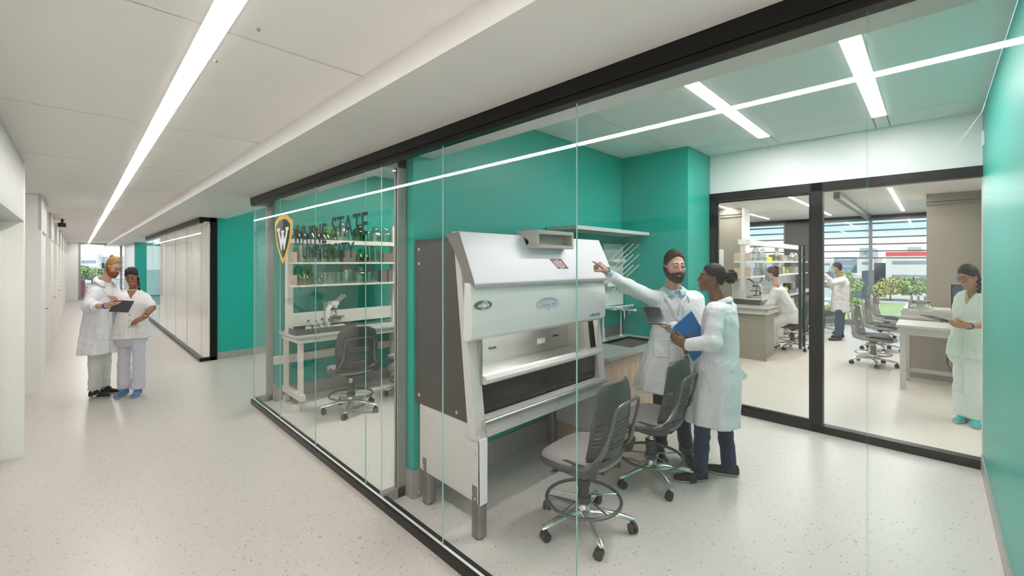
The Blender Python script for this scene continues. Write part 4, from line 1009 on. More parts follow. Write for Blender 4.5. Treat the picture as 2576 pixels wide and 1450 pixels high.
o = MB().box((-.1, -.08, 0), (.1, .08, .22)).build('instrument_box', M_BLK, bevel=.01); o.location = (12.0, 2.51, .981); tag(o, 'small black instrument box standing in the grey far tray', 'box')
for i in range(3):
    vessel('reagent_bottle', P_JAR, .045, .14, M_YG, ['leftmost', 'middle', 'rightmost'][i] + ' yellow green bottle beside the black instrument box', 'bottle', (11.58 + i*.11, 2.50, .981), 'bottles in the far tray', seg=12)

# chairs and stools of the far lab
M_MESHG = mat('light_grey_mesh_plastic', (0.34, 0.34, 0.33), 0.5)
GC = 'chairs of the far lab'
fs = make_stool('black stool carrying the seated masked woman', (9.85, 1.98, 0), 0, seat_z=.50, seat_mat=mat('black_seat', (.02, .02, .021), .6), group=GC)
dup(fs, 'black stool behind the seated woman, partly hidden by the door handle', (11.3, 2.02, 0)); dup(fs, 'stool next to the standing man, right of the black door post', (12.7, 1.92, 0))
fc = make_stool('nearest grey chair of the row at the right far bench', (9.25, .72, 0), 0, seat_z=.50, seat_mat=MATS['black_seat'], plastic=M_MESHG, group=GC); fc.rotation_euler.z = math.radians(175)
dup(fc, 'middle grey chair of the row at the right far bench', (10.9, .74, 0)); dup(fc, 'farthest grey chair of the row at the right far bench', (12.5, .74, 0))

# right desk, right bench, monitor
dk = thing('desk', 'pale desk with square legs in front of the tan column, beside the woman in mint', 'desk', (8.15, -.4, 0))
WP(MB().box((7.72, -1.3, .825), (8.50, .37, .86)).build('desktop', M_TABLE, dk, bevel=.003)); WP(MB().box((7.77, -1.28, .73), (7.80, .33, .825)).box((7.80, .30, .73), (8.46, .33, .825)).box((8.43, -1.28, .73), (8.46, .30, .825)).build('apron', M_LGREY, dk))
for x, y in ((7.80, .30), (8.43, .28), (7.80, -1.22), (8.43, -1.22)): WP(MB().box((x-.03, y-.03, 0), (x+.03, y+.03, .73)).build('leg', M_LGREY, dk, bevel=.003))
WP(MB().box((8.40, -1.2, .13), (8.44, .26, .18)).build('stretcher', M_LGREY, dk)); WP(MB().box((8.39, -.28, .42), (8.43, -.12, .66)).build('power_box', M_STEELD, dk, bevel=.01))
WP(MB().tube([(8.40, -.13, .42), (8.36, -.13, .30), (8.39, -.2, .18), (8.42, -.22, .18)], .008, 8).build('cable', M_BLK, dk, smooth=True))
b2 = thing('lab_bench', 'white lab bench running to the windows behind the grey chairs', 'lab bench', (11.4, 0, 0))
WP(MB().box((8.60, -.45, .86), (10.72, .385, .90)).box((10.72, .13, .86), (14.2, .385, .90)).build('worktop', M_TABLE, b2, bevel=.003)); WP(MB().box((8.66, -.45, 0), (8.70, .34, .86)).box((8.7, -.45, 0), (10.7, -.41, .86)).build('end_panel', M_TANP, b2)); WP(MB().box((11.0, .14, .08), (14.1, .30, .85)).build('cabinet', M_TANP, b2))
t3 = thing('tray', 'grey tray with two capped bottles at the near end of the right far bench', 'tray', (8.90, .12, .90)); MB().box((-.17, -.32, 0), (.17, .24, .008)).box((-.17, -.32, .008), (-.16, .24, .08)).box((.16, -.32, .008), (.17, .24, .08)).box((-.16, .23, .008), (.16, .24, .08)).box((-.16, -.32, .008), (.16, -.31, .08)).build('basin', M_LGREY, t3)
for i, (px_, dx) in enumerate(((.22, .0), (.06, .0))): vessel('reagent_bottle', P_JAR, .055, .19, M_CLEAR, ['left', 'right'][i] + ' dark capped bottle of yellow liquid in the tray beside the tan column', 'bottle', (8.90 + dx, px_, .909), 'capped bottles in the right tray', cap=M_TRAY, liquid=M_YG, lab=True, seg=14)
rk = thing('tube_rack', 'rack of upright test tubes behind the capped bottles', 'rack', (9.5, .18, .90)); MB().box((-.12, -.12, 0), (.12, .12, .02)).box((-.12, -.12, .15), (.12, .12, .16)).box((-.12, -.12, 0), (-.11, .12, .2)).build('frame', M_STEEL, rk)
for i in range(3): MB().cyl((-.06, -.08 + i*.08, .02), (-.06, -.08 + i*.08, .26), .018, seg=10).build('tube', M_LGREY, rk, smooth=True)
mo = thing('monitor', 'desktop computer with dark blue screen on the desk behind the woman in mint', 'monitor', (8.28, -.50, .86))
MB().box((-.09, -.11, 0), (.09, .11, .008)).prism([(-.02, .008), (.03, .008), (.05, .2), (.02, .2)], -.09, .09, 'x').build('stand', M_ALU, mo)
mo.children[0].data.transform(Matrix.Rotation(0, 4, 'Z'))
MB().box((.0, -.34, .13), (.025, .34, .54)).build('bezel', M_BLK, mo, bevel=.004); MB().box((-.001, -.34, .13), (.0, .34, .20)).build('chin', M_LGREY, mo)
ms = bpy.data.materials.new('screen_blue'); ms.use_nodes = True; N, L = ms.node_tree.nodes, ms.node_tree.links; b = N['Principled BSDF']
tc = N.new('ShaderNodeTexCoord'); gr = N.new('ShaderNodeTexNoise'); gr.inputs['Scale'].default_value = 9; L.new(tc.outputs['Object'], gr.inputs['Vector']); rr = N.new('ShaderNodeValToRGB')
rr.color_ramp.elements[0].position = .45; rr.color_ramp.elements[0].color = (.006, .018, .035, 1); rr.color_ramp.elements[1].position = .75; rr.color_ramp.elements[1].color = (.02, .22, .38, 1)
L.new(gr.outputs['Fac'], rr.inputs[0]); L.new(rr.outputs[0], b.inputs['Emission Color']); b.inputs['Emission Strength'].default_value = .6; b.inputs['Base Color'].default_value = (.01, .015, .02, 1); b.inputs['Roughness'].default_value = .2
MB().box((-.003, -.32, .215), (-.001, .32, .525)).build('screen', ms, mo); MB().box((-.005, .10, .31), (-.0031, .17, .37)).build('screen_icon', emis('icon_cyan', (.2, .8, 1), .5), mo)

# small dark dome fixture high on the corridor's left side
tag(MB().box((-.28, 12.6, 2.42), (-.16, 12.8, 2.50)).cyl((-.22, 12.7, 2.50), (-.22, 12.7, 2.585), .02).build('speaker', M_BLK, bevel=.01), 'small black speaker hanging high at the left side of the corridor', 'speaker')

# ================================================================== OUTSIDE
GZ = -4.0
M_GRASS = mat('grass', (0.27, 0.33, 0.13), 0.9, var=.3, vscale=.15); M_PAVE = mat('pale_paving', (0.52, 0.50, 0.46), 0.8, var=.08)
M_GROUND = mat('ground', (0.36, 0.36, 0.33), 0.9, var=.15, vscale=.05)
bx('ground', (15.5, -60, GZ - .5), (420, 220, GZ), M_GROUND); bx('ground', (-120, 40, GZ - .5), (15.4, 420, GZ), M_GROUND)
o = MB().prism([(28, -20), (74, -14), (80, 6), (76, 22), (30, 24)], GZ, GZ + .03, 'z').build('lawn', M_GRASS); o['kind'] = 'structure'
mb = MB(); pth = [(20, 6), (34, 7.5), (46, 9.5), (58, 9.2), (70, 11), (84, 12)]
for i in range(5):
    a, b = Vector(pth[i]), Vector(pth[i+1]); nn = Vector((-(b-a).y, (b-a).x)).normalized() * .8; mb.add([(a.x-nn.x, a.y-nn.y, GZ+.05), (a.x+nn.x, a.y+nn.y, GZ+.05), (b.x+nn.x, b.y+nn.y, GZ+.05), (b.x-nn.x, b.y-nn.y, GZ+.05)], [(0, 1, 2, 3)])
for i, (a, b) in enumerate((((40, -8), (52, 9.3)),)):
    a, b = Vector(a), Vector(b); nn = Vector((-(b-a).y, (b-a).x)).normalized() * .5; mb.add([(a.x-nn.x, a.y-nn.y, GZ+.05), (a.x+nn.x, a.y+nn.y, GZ+.05), (b.x+nn.x, b.y+nn.y, GZ+.05), (b.x-nn.x, b.y-nn.y, GZ+.05)], [(0, 1, 2, 3)])
struct(mb.build('path', M_PAVE, solid=.02))
M_LEAF = mat('foliage', (0.26, 0.33, 0.13), 0.8, var=.3, vscale=1.5); M_LEAF2 = mat('yellow_green_foliage', (0.38, 0.38, 0.12), 0.8, var=.3, vscale=1.5); M_BARK = mat('bark', (0.16, 0.12, 0.09), 0.9)
def tree(loc, h, r, leaf, label, bushy=True, seed=1):
    rnd = random.Random(seed); t = thing('tree' if bushy else 'sparse_tree', label, 'tree', loc, 0, 'trees seen through the windows')
    mb = MB(); mb.tube([(0, 0, 0), (.05, 0, h*.4), (0, .05, h*.7)], [h*.03, h*.022, h*.012], 7)
    for k in range(5): a = k*1.3; mb.tube([(0, 0, h*.35), (r*.45*math.cos(a), r*.45*math.sin(a), h*.62), (r*.7*math.cos(a), r*.7*math.sin(a), h*.8)], [h*.014, h*.009, h*.004], 5)
    mb.build('trunk', M_BARK, t, smooth=True)
    mb = MB(); n = 900 if bushy else 260
    for i in range(n):
        while True:
            p = Vector((rnd.uniform(-1, 1), rnd.uniform(-1, 1), rnd.uniform(-1, 1)))
            if .35 < p.length < 1: break
        p = Vector((p.x * r, p.y * r, h*.62 + p.z * h*.40)); s_ = r * rnd.uniform(.06, .13)
        a = Vector((rnd.uniform(-1, 1), rnd.uniform(-1, 1), rnd.uniform(-1, 1))).normalized(); b = a.orthogonal().normalized(); c = a.cross(b)
        mb.add([p + b*s_, p + c*s_*.6, p - b*s_, p - c*s_*.6], [(0, 1, 2, 3)])
    me = bpy.data.meshes.new('foliage'); me.from_pydata([tuple(v) for v in mb.v], [], mb.f); me.materials.append(leaf)
    o = bpy.data.objects.new('foliage', me); COL.objects.link(o); o.parent = t
    return t
def gnd(px, py): 
    u = (px - CX)/FPX; d = (EYE - GZ) / ((py - HY)/FPX); return ((_s + u*_c)*d, (_c - u*_s)*d, GZ)
tree(gnd(2128, 764), 4.4, 1.9, M_LEAF, 'round bushy tree in the garden, left of the window mullion', seed=1)
tree(gnd(2210, 766), 2.8, 1.3, M_LEAF2, 'small sparse tree in the garden, right of the window mullion', False, 2)
tree(gnd(2240, 757), 3.5, 1.7, M_LEAF2, 'yellow green tree before the pale building', seed=3)
tree(gnd(2292, 758), 3.5, 2.4, M_LEAF, 'broad tree before the red roofed building', seed=4)
tree(gnd(2135, 780), 1.6, 1.3, M_LEAF, 'low shrub beside the garden path', seed=5)
tree(gnd(2095, 800), 1.3, 1.2, M_LEAF2, 'low yellowish shrub behind the standing man', seed=6)
tree(gnd(203, 716), 4.8, 2.6, M_LEAF, 'leafy tree at the left of the corridor end window', seed=7)
tree(gnd(231, 714), 4.4, 3.0, M_LEAF, 'second leafy tree beyond the corridor end window', seed=8)
tree(gnd(206, 742), 1.8, 1.4, M_LEAF2, 'bright bush low in the corridor end window', seed=9)
bx_glass = mat('facade_glass_blue', (0.20, 0.25, 0.29), 0.2, var=.2, vscale=.4)
M_B1 = mat('pale_facade', (0.55, 0.53, 0.48), 0.8); M_B2 = mat('grey_facade', (0.36, 0.38, 0.40), 0.8); M_B3 = mat('dark_facade', (0.05, 0.06, 0.09), 0.5); M_BR = mat('red_fascia', (0.55, 0.06, 0.06), 0.6); M_MAR = mat('maroon_cladding', (0.10, 0.03, 0.05), 0.7)
def building(px0, px1, ptop, dist, depth, m, label, strips=3, along='x', wm=None, fascia=None):
    """a block whose near face spans photo columns px0..px1 at the given distance and reaches up to photo row ptop"""
    u0, u1 = (px0-CX)/FPX, (px1-CX)/FPX
    h = (HY - ptop)/FPX
    if along == 'x':       # face square to X
        d0, d1 = dist/(_s+u0*_c), dist/(_s+u1*_c); ya, yb = d0*(_c-u0*_s), d1*(_c-u1*_s); top = EYE + h*d0
        y0, y1 = min(ya, yb), max(ya, yb); box = ((dist, y0, GZ), (dist+depth, y1, top))
    else:
        d0, d1 = dist/(_c-u0*_s), dist/(_c-u1*_s); xa, xb = d0*(_s+u0*_c), d1*(_s+u1*_c); top = EYE + h*d0
        x0, x1 = min(xa, xb), max(xa, xb); box = ((x0, dist, GZ), (x1, dist+depth, top))
    t = thing('building', label, 'building', ((box[0][0]+box[1][0])/2, (box[0][1]+box[1][1])/2, GZ), 0, 'buildings seen through the windows')
    WP(MB().box(*box).build('wall', m, t))
    H = top - GZ
    for k in range(strips):
        z = GZ + H*(k+.55)/strips; hh = H/strips*.11
        a, b = list(box[0]), list(box[1]); a[2], b[2] = z-hh, z+hh
        if along == 'x': a[0], b[0] = box[0][0]-.06, box[0][0]-.01; a[1] += .8; b[1] -= .8
        else: a[1], b[1] = box[0][1]-.06, box[0][1]-.01; a[0] += .8; b[0] -= .8
        WP(MB().box(a, b).build('window_band', wm or bx_glass, t))
    if fascia:
        a, b = list(box[0]), list(box[1]); a[2] = top; b[2] = top + H*.10; WP(MB().box(a, b).build('fascia', fascia, t))
building(2228, 2420, 645, 92, 30, M_B1, 'pale building with red roof band, right in the far windows', 3, 'x', fascia=M_BR)
building(2199, 2228, 662, 98, 20, M_B3, 'dark blue low block beside the pale building', 1)
building(2282, 2316, 622, 130, 20, M_B2, 'grey rooftop block above the red band', 1)
building(2098, 2156, 647, 115, 25, bx_glass, 'blue glass office block left in the far windows', 5, wm=M_B2)
building(2156, 2198, 650, 110, 20, M_B1, 'pale block between the glass office and the mullion', 3)
building(2162, 2192, 624, 150, 20, M_B2, 'taller grey block rising behind the glass office', 3)
building(2120, 2172, 690, 88, 10, M_B1, 'low white shed roof in front of the glass office', 0)
building(2168, 2186, 682, 80, 8, M_B3, 'dark tower block beside the window mullion', 0)
building(2040, 2100, 655, 120, 20, M_B1, 'pale block behind the standing man', 3)
building(1860, 2040, 652, 160, 20, M_B2, 'long grey block behind the far lab shelves', 3)
building(195, 250, 645, 190, 30, M_B1, 'white block at the left of the corridor end window', 2, 'y'); building(226, 262, 640, 240, 30, M_B1, 'tall white block in the corridor end window', 3, 'y', wm=M_B2); building(262, 330, 646, 200, 30, M_B2, 'grey block right in the corridor end window', 4, 'y', wm=M_B1)
building(150, 214, 707, 84, 10, M_MAR, 'maroon clad shed low in the corridor end window', 0, 'y'); building(270, 330, 688, 110, 10, M_B2, 'low grey block low in the corridor end window', 2, 'y', wm=M_B1)

ws = tag(MB().box((0, 0, 0), (.10, .012, .12)).build('wall_sign', M_WHITE2, bevel=.002), 'small pale plate high on the right teal wall near the far corner', 'wall plate'); ws.location = (5.0, RY, 2.62)
wp2 = tag(MB().box((-.012, 0, 0), (0, .15, .49)).build('wall_panel', M_WHITE2, bevel=.002), 'tall white panel on the tan column behind the black door frame', 'wall panel'); wp2.location = (10.598, 3.50, 1.51)
# ================================================================== PEOPLE: distance fields turned into smooth meshes
V = Vector
def npv(v): return np.array([v[0], v[1], v[2]], dtype=np.float32)
class Field:
    def __init__(s, lo, hi, h):
        s.h = h; s.lo = npv(lo) - 2*h
        n = np.ceil((npv(hi) - s.lo) / h).astype(int) + 3
        s.n = n; s.ax = [s.lo[i] + h*np.arange(n[i], dtype=np.float32) for i in range(3)]
        s.F = np.full(tuple(n), 1.0, dtype=np.float32)
    def sl(s, lo, hi):
        a = np.clip(np.floor((np.minimum(lo, hi) - s.lo)/s.h).astype(int), 0, s.n - 1); b = np.clip(np.ceil((np.maximum(lo, hi) - s.lo)/s.h).astype(int) + 1, 1, s.n)
        return tuple(slice(int(a[i]), int(max(b[i], a[i]+1))) for i in range(3))
    def P(s, S): return s.ax[0][S[0]][:, None, None], s.ax[1][S[1]][None, :, None], s.ax[2][S[2]][None, None, :]
    def put(s, S, d, k, op='u'):
        a = s.F[S]
        if op == 'u':
            if k <= 0: s.F[S] = np.minimum(a, d)
            else:
                h = np.clip(.5 + .5*(d - a)/k, 0, 1); s.F[S] = d*(1-h) + a*h - k*h*(1-h)
        elif op == 's':
            d = -d
            if k <= 0: s.F[S] = np.maximum(a, d)
            else:
                h = np.clip(.5 - .5*(d - a)/k, 0, 1); s.F[S] = d*(1-h) + a*h + k*h*(1-h)
    def cap(s, a, b, ra, rb=None, k=.0, flat=None, op='u'):
        """round cone a-b; flat=(direction, factor) squeezes it along a direction"""
        rb = ra if rb is None else rb; a, b = npv(a), npv(b); m = max(ra, rb)*1.3 + k + .03
        S = s.sl(np.minimum(a, b) - m, np.maximum(a, b) + m); X, Y, Z = s.P(S); ab = b - a; L2 = float((ab*ab).sum()) + 1e-12
        dx, dy, dz = X - a[0], Y - a[1], Z - a[2]
        t = np.clip((dx*ab[0] + dy*ab[1] + dz*ab[2])/L2, 0, 1)
        ex, ey, ez = dx - t*ab[0], dy - t*ab[1], dz - t*ab[2]
        q = ex*ex + ey*ey + ez*ez
        if flat:
            n = npv(V(flat[0]).normalized()); c = ex*n[0] + ey*n[1] + ez*n[2]; q = q + c*c*(1/flat[1]**2 - 1)
        d = np.sqrt(np.maximum(q, 1e-12)) - (ra + t*(rb - ra))
        if flat: d = d*max(flat[1], .6)
        s.put(S, d, k, op)
    def chain(s, pts, rs, k=.0, flat=None):
        for i in range(len(pts)-1): s.cap(pts[i], pts[i+1], rs[i], rs[i+1], k, flat)
    def ell(s, c, r, R=None, k=.0, op='u'):
        c = npv(c); r = [float(q) for q in r]; m = max(r) + k + .02
        S = s.sl(c - m, c + m); X, Y, Z = s.P(S); dx, dy, dz = X - c[0], Y - c[1], Z - c[2]
        if R is not None:
            M = np.array(R, dtype=np.float32); dx, dy, dz = (M[0][0]*dx + M[1][0]*dy + M[2][0]*dz), (M[0][1]*dx + M[1][1]*dy + M[2][1]*dz), (M[0][2]*dx + M[1][2]*dy + M[2][2]*dz)
        k0 = np.sqrt((dx/r[0])**2 + (dy/r[1])**2 + (dz/r[2])**2) + 1e-6; k1 = np.sqrt((dx/r[0]**2)**2 + (dy/r[1]**2)**2 + (dz/r[2]**2)**2) + 1e-6
        s.put(S, k0*(k0-1)/k1, k, op)
    def loft(s, sec, right, fwd, k=.02, folds=0.0, nf=9, ph=0.0, fz=None, expo=2.4, opening=None):
        """sec: list of (centre, half width, half depth) from bottom to top; folds grow towards the bottom"""
        zs = np.array([c[0][2] for c in sec], dtype=np.float32); g = lambda i: np.array([c[0][i] for c in sec], dtype=np.float32)
        cx, cyy, rx, ry = g(0), g(1), np.array([c[1] for c in sec]), np.array([c[2] for c in sec])
        m = max(rx.max(), ry.max()) + .06; lo = np.array([cx.min()-m, cyy.min()-m, zs.min()-.03]); hi = np.array([cx.max()+m, cyy.max()+m, zs.max()+.03])
        S = s.sl(lo, hi); X, Y, Z = s.P(S); z1 = Z[0, 0, :]
        I = lambda a: np.interp(z1, zs, a).astype(np.float32)[None, None, :]
        dx, dy = X - I(cx), Y - I(cyy); r_, f_ = npv(right), npv(fwd)
        u = dx*r_[0] + dy*r_[1]; v = dx*f_[0] + dy*f_[1]; RX, RY = I(rx), I(ry)
        if folds:
            th = np.arctan2(v/RY, u/RX); z0 = zs.min(); zt = fz if fz else zs.max()
            w = np.clip((zt - Z)/(zt - z0), 0, 1)**1.2
            am = 1 + folds*w*(np.sin(nf*th + ph + 3*Z) *.6 + np.sin((nf*1.7)*th + 2*ph - 5*Z)*.4)
            RX, RY = RX*am, RY*am
        q = (np.abs(u/RX)**expo + np.abs(v/RY)**expo)**(1/expo)
        d = (q - 1)*np.minimum(RX, RY); d = np.maximum(d, np.maximum(zs.min() - Z, Z - zs.max()))
        if opening:      # shallow groove down the front edge: (offset across, depth, width, top z)
            o, dep, wid, zt = opening; gsel = np.exp(-((u - o)/wid)**2)*(v > 0)*(Z < zt); d = d + gsel*dep
        s.put(S, d, k)
    def wrinkle(s, amp, f=22.0, seed=0.0, zlo=None):
        X, Y, Z = s.ax[0][:, None, None], s.ax[1][None, :, None], s.ax[2][None, None, :]
        w = np.sin(f*X + 9*np.sin(f*.31*Z + seed) + seed) + np.sin(f*.9*Y + 7*np.sin(f*.37*Z + 2*seed)) + .8*np.sin(f*.8*Z + 6*np.sin(f*.35*(X + Y) + seed)) + .5*np.sin(f*1.7*(X - Y) + 4*np.sin(f*.6*Z))
        s.F += (amp/2.2)*w
    def mesh(s):
        F, h = s.F, s.h; I = F < 0
        c = [I[i:F.shape[0]-1+i, j:F.shape[1]-1+j, k:F.shape[2]-1+k] for i in (0, 1) for j in (0, 1) for k in (0, 1)]
        al = c[0].copy(); an = c[0].copy()
        for q in c[1:]: al &= q; an |= q
        act = an & ~al; idx = np.argwhere(act)
        if len(idx) == 0: return [], []
        num = -np.ones(act.shape, dtype=np.int64); num[act] = np.arange(len(idx))
        off = np.array([(i, j, k) for i in (0, 1) for j in (0, 1) for k in (0, 1)]); val = np.stack([F[idx[:, 0]+o[0], idx[:, 1]+o[1], idx[:, 2]+o[2]] for o in off], 1)
        acc = np.zeros((len(idx), 3)); cnt = np.zeros(len(idx))
        for a in range(8):
            for b in range(a+1, 8):
                if np.abs(off[a] - off[b]).sum() != 1: continue
                va, vb = val[:, a], val[:, b]; m = (va < 0) != (vb < 0); t = np.where(m, va/(va - vb + 1e-20), 0)
                acc += np.where(m[:, None], off[a] + t[:, None]*(off[b] - off[a]), 0); cnt += m
        vs = (idx + acc/np.maximum(cnt, 1)[:, None])*h + s.lo
        quads = []
        for axn in range(3):
            u, w = [(1, 2), (2, 0), (0, 1)][axn]
            sa = [slice(None)]*3; sb = [slice(None)]*3; sa[axn] = slice(0, -1); sb[axn] = slice(1, None)
            A, B = I[tuple(sa)], I[tuple(sb)]; e = np.argwhere(A != B)
            e = e[(e[:, u] > 0) & (e[:, w] > 0) & (e[:, u] < F.shape[u]-1) & (e[:, w] < F.shape[w]-1)]
            if len(e) == 0: continue
            sg = A[e[:, 0], e[:, 1], e[:, 2]]
            def cell(du, dw):
                q = e.copy(); q[:, u] += du; q[:, w] += dw; return num[q[:, 0], q[:, 1], q[:, 2]]
            q = np.stack([cell(-1, -1), cell(0, -1), cell(0, 0), cell(-1, 0)], 1); q[~sg] = q[~sg][:, ::-1]; quads.append(q)
        q = np.concatenate(quads); q = q[(q >= 0).all(1)]
        return vs, q
def mesh_obj(name, parts, mats, parent, mfun=None, world=True, smooth_iter=1):
    """parts: list of (verts, quads[, matrix]) joined in ONE mesh"""
    VV, QQ = [], []; n = 0
    for p in parts:
        vs, q = p[0], p[1]
        if len(vs) == 0: continue
        if len(p) > 2:
            M = np.array(p[2]); vs = vs @ M[:3, :3].T + M[:3, 3]
        VV.append(vs); QQ.append(np.asarray(q) + n); n += len(vs)
    vs = np.concatenate(VV); q = np.concatenate(QQ)
    me = bpy.data.meshes.new(name); me.from_pydata(vs.tolist(), [], q.tolist())
    for m in (mats if isinstance(mats, (list, tuple)) else [mats]): me.materials.append(m)
    if mfun is not None: me.polygons.foreach_set('material_index', mfun)
    me.polygons.foreach_set('use_smooth', [True]*len(me.polygons)); me.update()
    o = bpy.data.objects.new(name, me); COL.objects.link(o); o.parent = parent
    if world: o.location = -parent.location
    if smooth_iter:
        m = o.modifiers.new('soften', 'SMOOTH'); m.factor = .5; m.iterations = smooth_iter
    return o

# ---------------------------------------------------------------- head, in its own frame: x right, y forward, z up
def head_field(h=.0045, male=True, jaw=1.0, smile=0.0, nose=1.0, lid=0.0):
    f = Field((-.105, -.125, -.225), (.105, .145, .14), h)
    f.ell((0, -.010, .040), (.072, .092, .083)); f.ell((0, .022, -.010), (.064, .070, .088), k=.02)
    f.ell((0, .035, -.055), (.052*jaw, .052, .052), k=.025)
    f.cap((-.048*jaw, -.002, -.058), (-.018, .066, -.094), .020, .018, k=.022); f.cap((.048*jaw, -.002, -.058), (.018, .066, -.094), .020, .018, k=.022)
    f.ell((0, .074, -.098), (.022*jaw, .018, .018), k=.018)
    for s_ in (-1, 1):
        f.ell((s_*.040, .062, -.018), (.024, .020, .018), k=.018)                 # cheekbones
        f.ell((s_*.030, .096, .012), (.017, .013, .0105), k=.010, op='s')          # sockets
        f.ell((s_*.030, .0862 + lid*.35, .0145 - lid*.6), (.0165, .0100 + lid*.3, .0070 + lid*.5), k=.003); f.ell((s_*.030, .0850, .0020), (.0160, .0095, .0055), k=.003)              # lids
        f.ell((s_*.075, -.006, -.006), (.010, .017, .030), R=Euler((-.15, 0, s_*.35)).to_matrix(), k=.006)
        f.ell((s_*.083, -.001, -.002), (.006, .009, .018), R=Euler((-.15, 0, s_*.35)).to_matrix(), k=.004, op='s')
        f.ell((s_*.012, .098, -.030), (.0085*nose, .010, .007), k=.006)
    f.cap((-.034, .083, .031), (.034, .083, .031), .011 if male else .008, k=.012)
    f.cap((0, .092, .022), (0, .110, -.022), .0075, .0105*nose, k=.010)
    f.ell((0, .110, -.024), (.0115*nose, .010, .009), k=.006)
    f.ell((0, .086, -.060), (.026, .016, .018), k=.012)
    f.cap((-.017, .094 , -.0555 + smile*.004), (0, .1005, -.0540), .0048, .0058, k=.004); f.cap((.017, .094, -.0555 + smile*.004), (0, .1005, -.0540), .0048, .0058, k=.004)
    f.cap((-.015, .093, -.0665 + smile*.002), (0, .0995, -.0680), .0050, .0068, k=.004); f.cap((.015, .093, -.0665 + smile*.002), (0, .0995, -.0680), .0050, .0068, k=.004)
    w = .020 + .008*smile
    f.cap((-w, .094, -.0605 + .007*smile), (0, .106, -.0608), .0016 + .002*smile, .0022 + .003*smile, k=.002, op='s'); f.cap((w, .094, -.0605 + .007*smile), (0, .106, -.0608), .0016 + .002*smile, .0022 + .003*smile, k=.002, op='s')
    r = .056 if male else .045
    f.cap((0, -.020, -.055), (0, -.045, -.20), r, r*1.05, k=.03)
    return f
HAIRLINE = ([-.14, -.09, -.045, -.018, .012, .035, .055, .075, .12], [-.085, -.075, -.05, .010, .018, .030, .058, .076, .086])
def hair_field(h=.005, t=.010, line=HAIRLINE, top=0.0, back=0.0, lift=0.0, side=None):
    f = Field((-.115, -.155, -.16), (.115, .125, .17), h)
    f.ell((0, -.012 - back, .043 + top*.5), (.072 + t*(side if side is not None else 1), .092 + t + back, .083 + t + top)); f.ell((0, -.035, -.015), (.062 + t*.6, .062 + t*.6, .062), k=.03)
    f.ell((0, .015, .02), (.066 + t*.7, .068 + t*.7, .075), k=.02)
    Y, Z, X = f.ax[1][None, :, None], f.ax[2][None, None, :], f.ax[0][:, None, None]
    zl = .0 + np.interp(f.ax[1], line[0], line[1]).astype(np.float32)[None, :, None] + lift - .15*np.abs(X)*(Y > .04)
    cut = (zl - Z)*.75; a = f.F + .9*t*np.exp(-np.maximum(Z - zl, 0)/.012) - .1*t; k = .006; hh = np.clip(.5 - .5*(cut - a)/k, 0, 1); f.F = cut*(1-hh) + a*hh + k*hh*(1-hh)
    return f
def strands(f, amp=.0022, fr=150.0, axis=0, seed=0.0):
    X, Y, Z = f.ax[0][:, None, None], f.ax[1][None, :, None], f.ax[2][None, None, :]
    f.F += amp*np.sin(fr*(X if axis == 0 else Z) + 6*np.sin(9*Y + seed) + 3*np.sin(14*Z))
def head_matrix(c, fwd, up=(0, 0, 1), s=1.0, sx=1.0, roll=0.0):
    y = V(fwd).normalized(); x = y.cross(V(up)).normalized(); z = x.cross(y)
    if roll: q = Matrix.Rotation(roll, 3, y); x, z = q @ x, q @ z
    M = Matrix((x*s*sx, y*s*sx, z*s)).transposed().to_4x4(); M.translation = V(c); return M

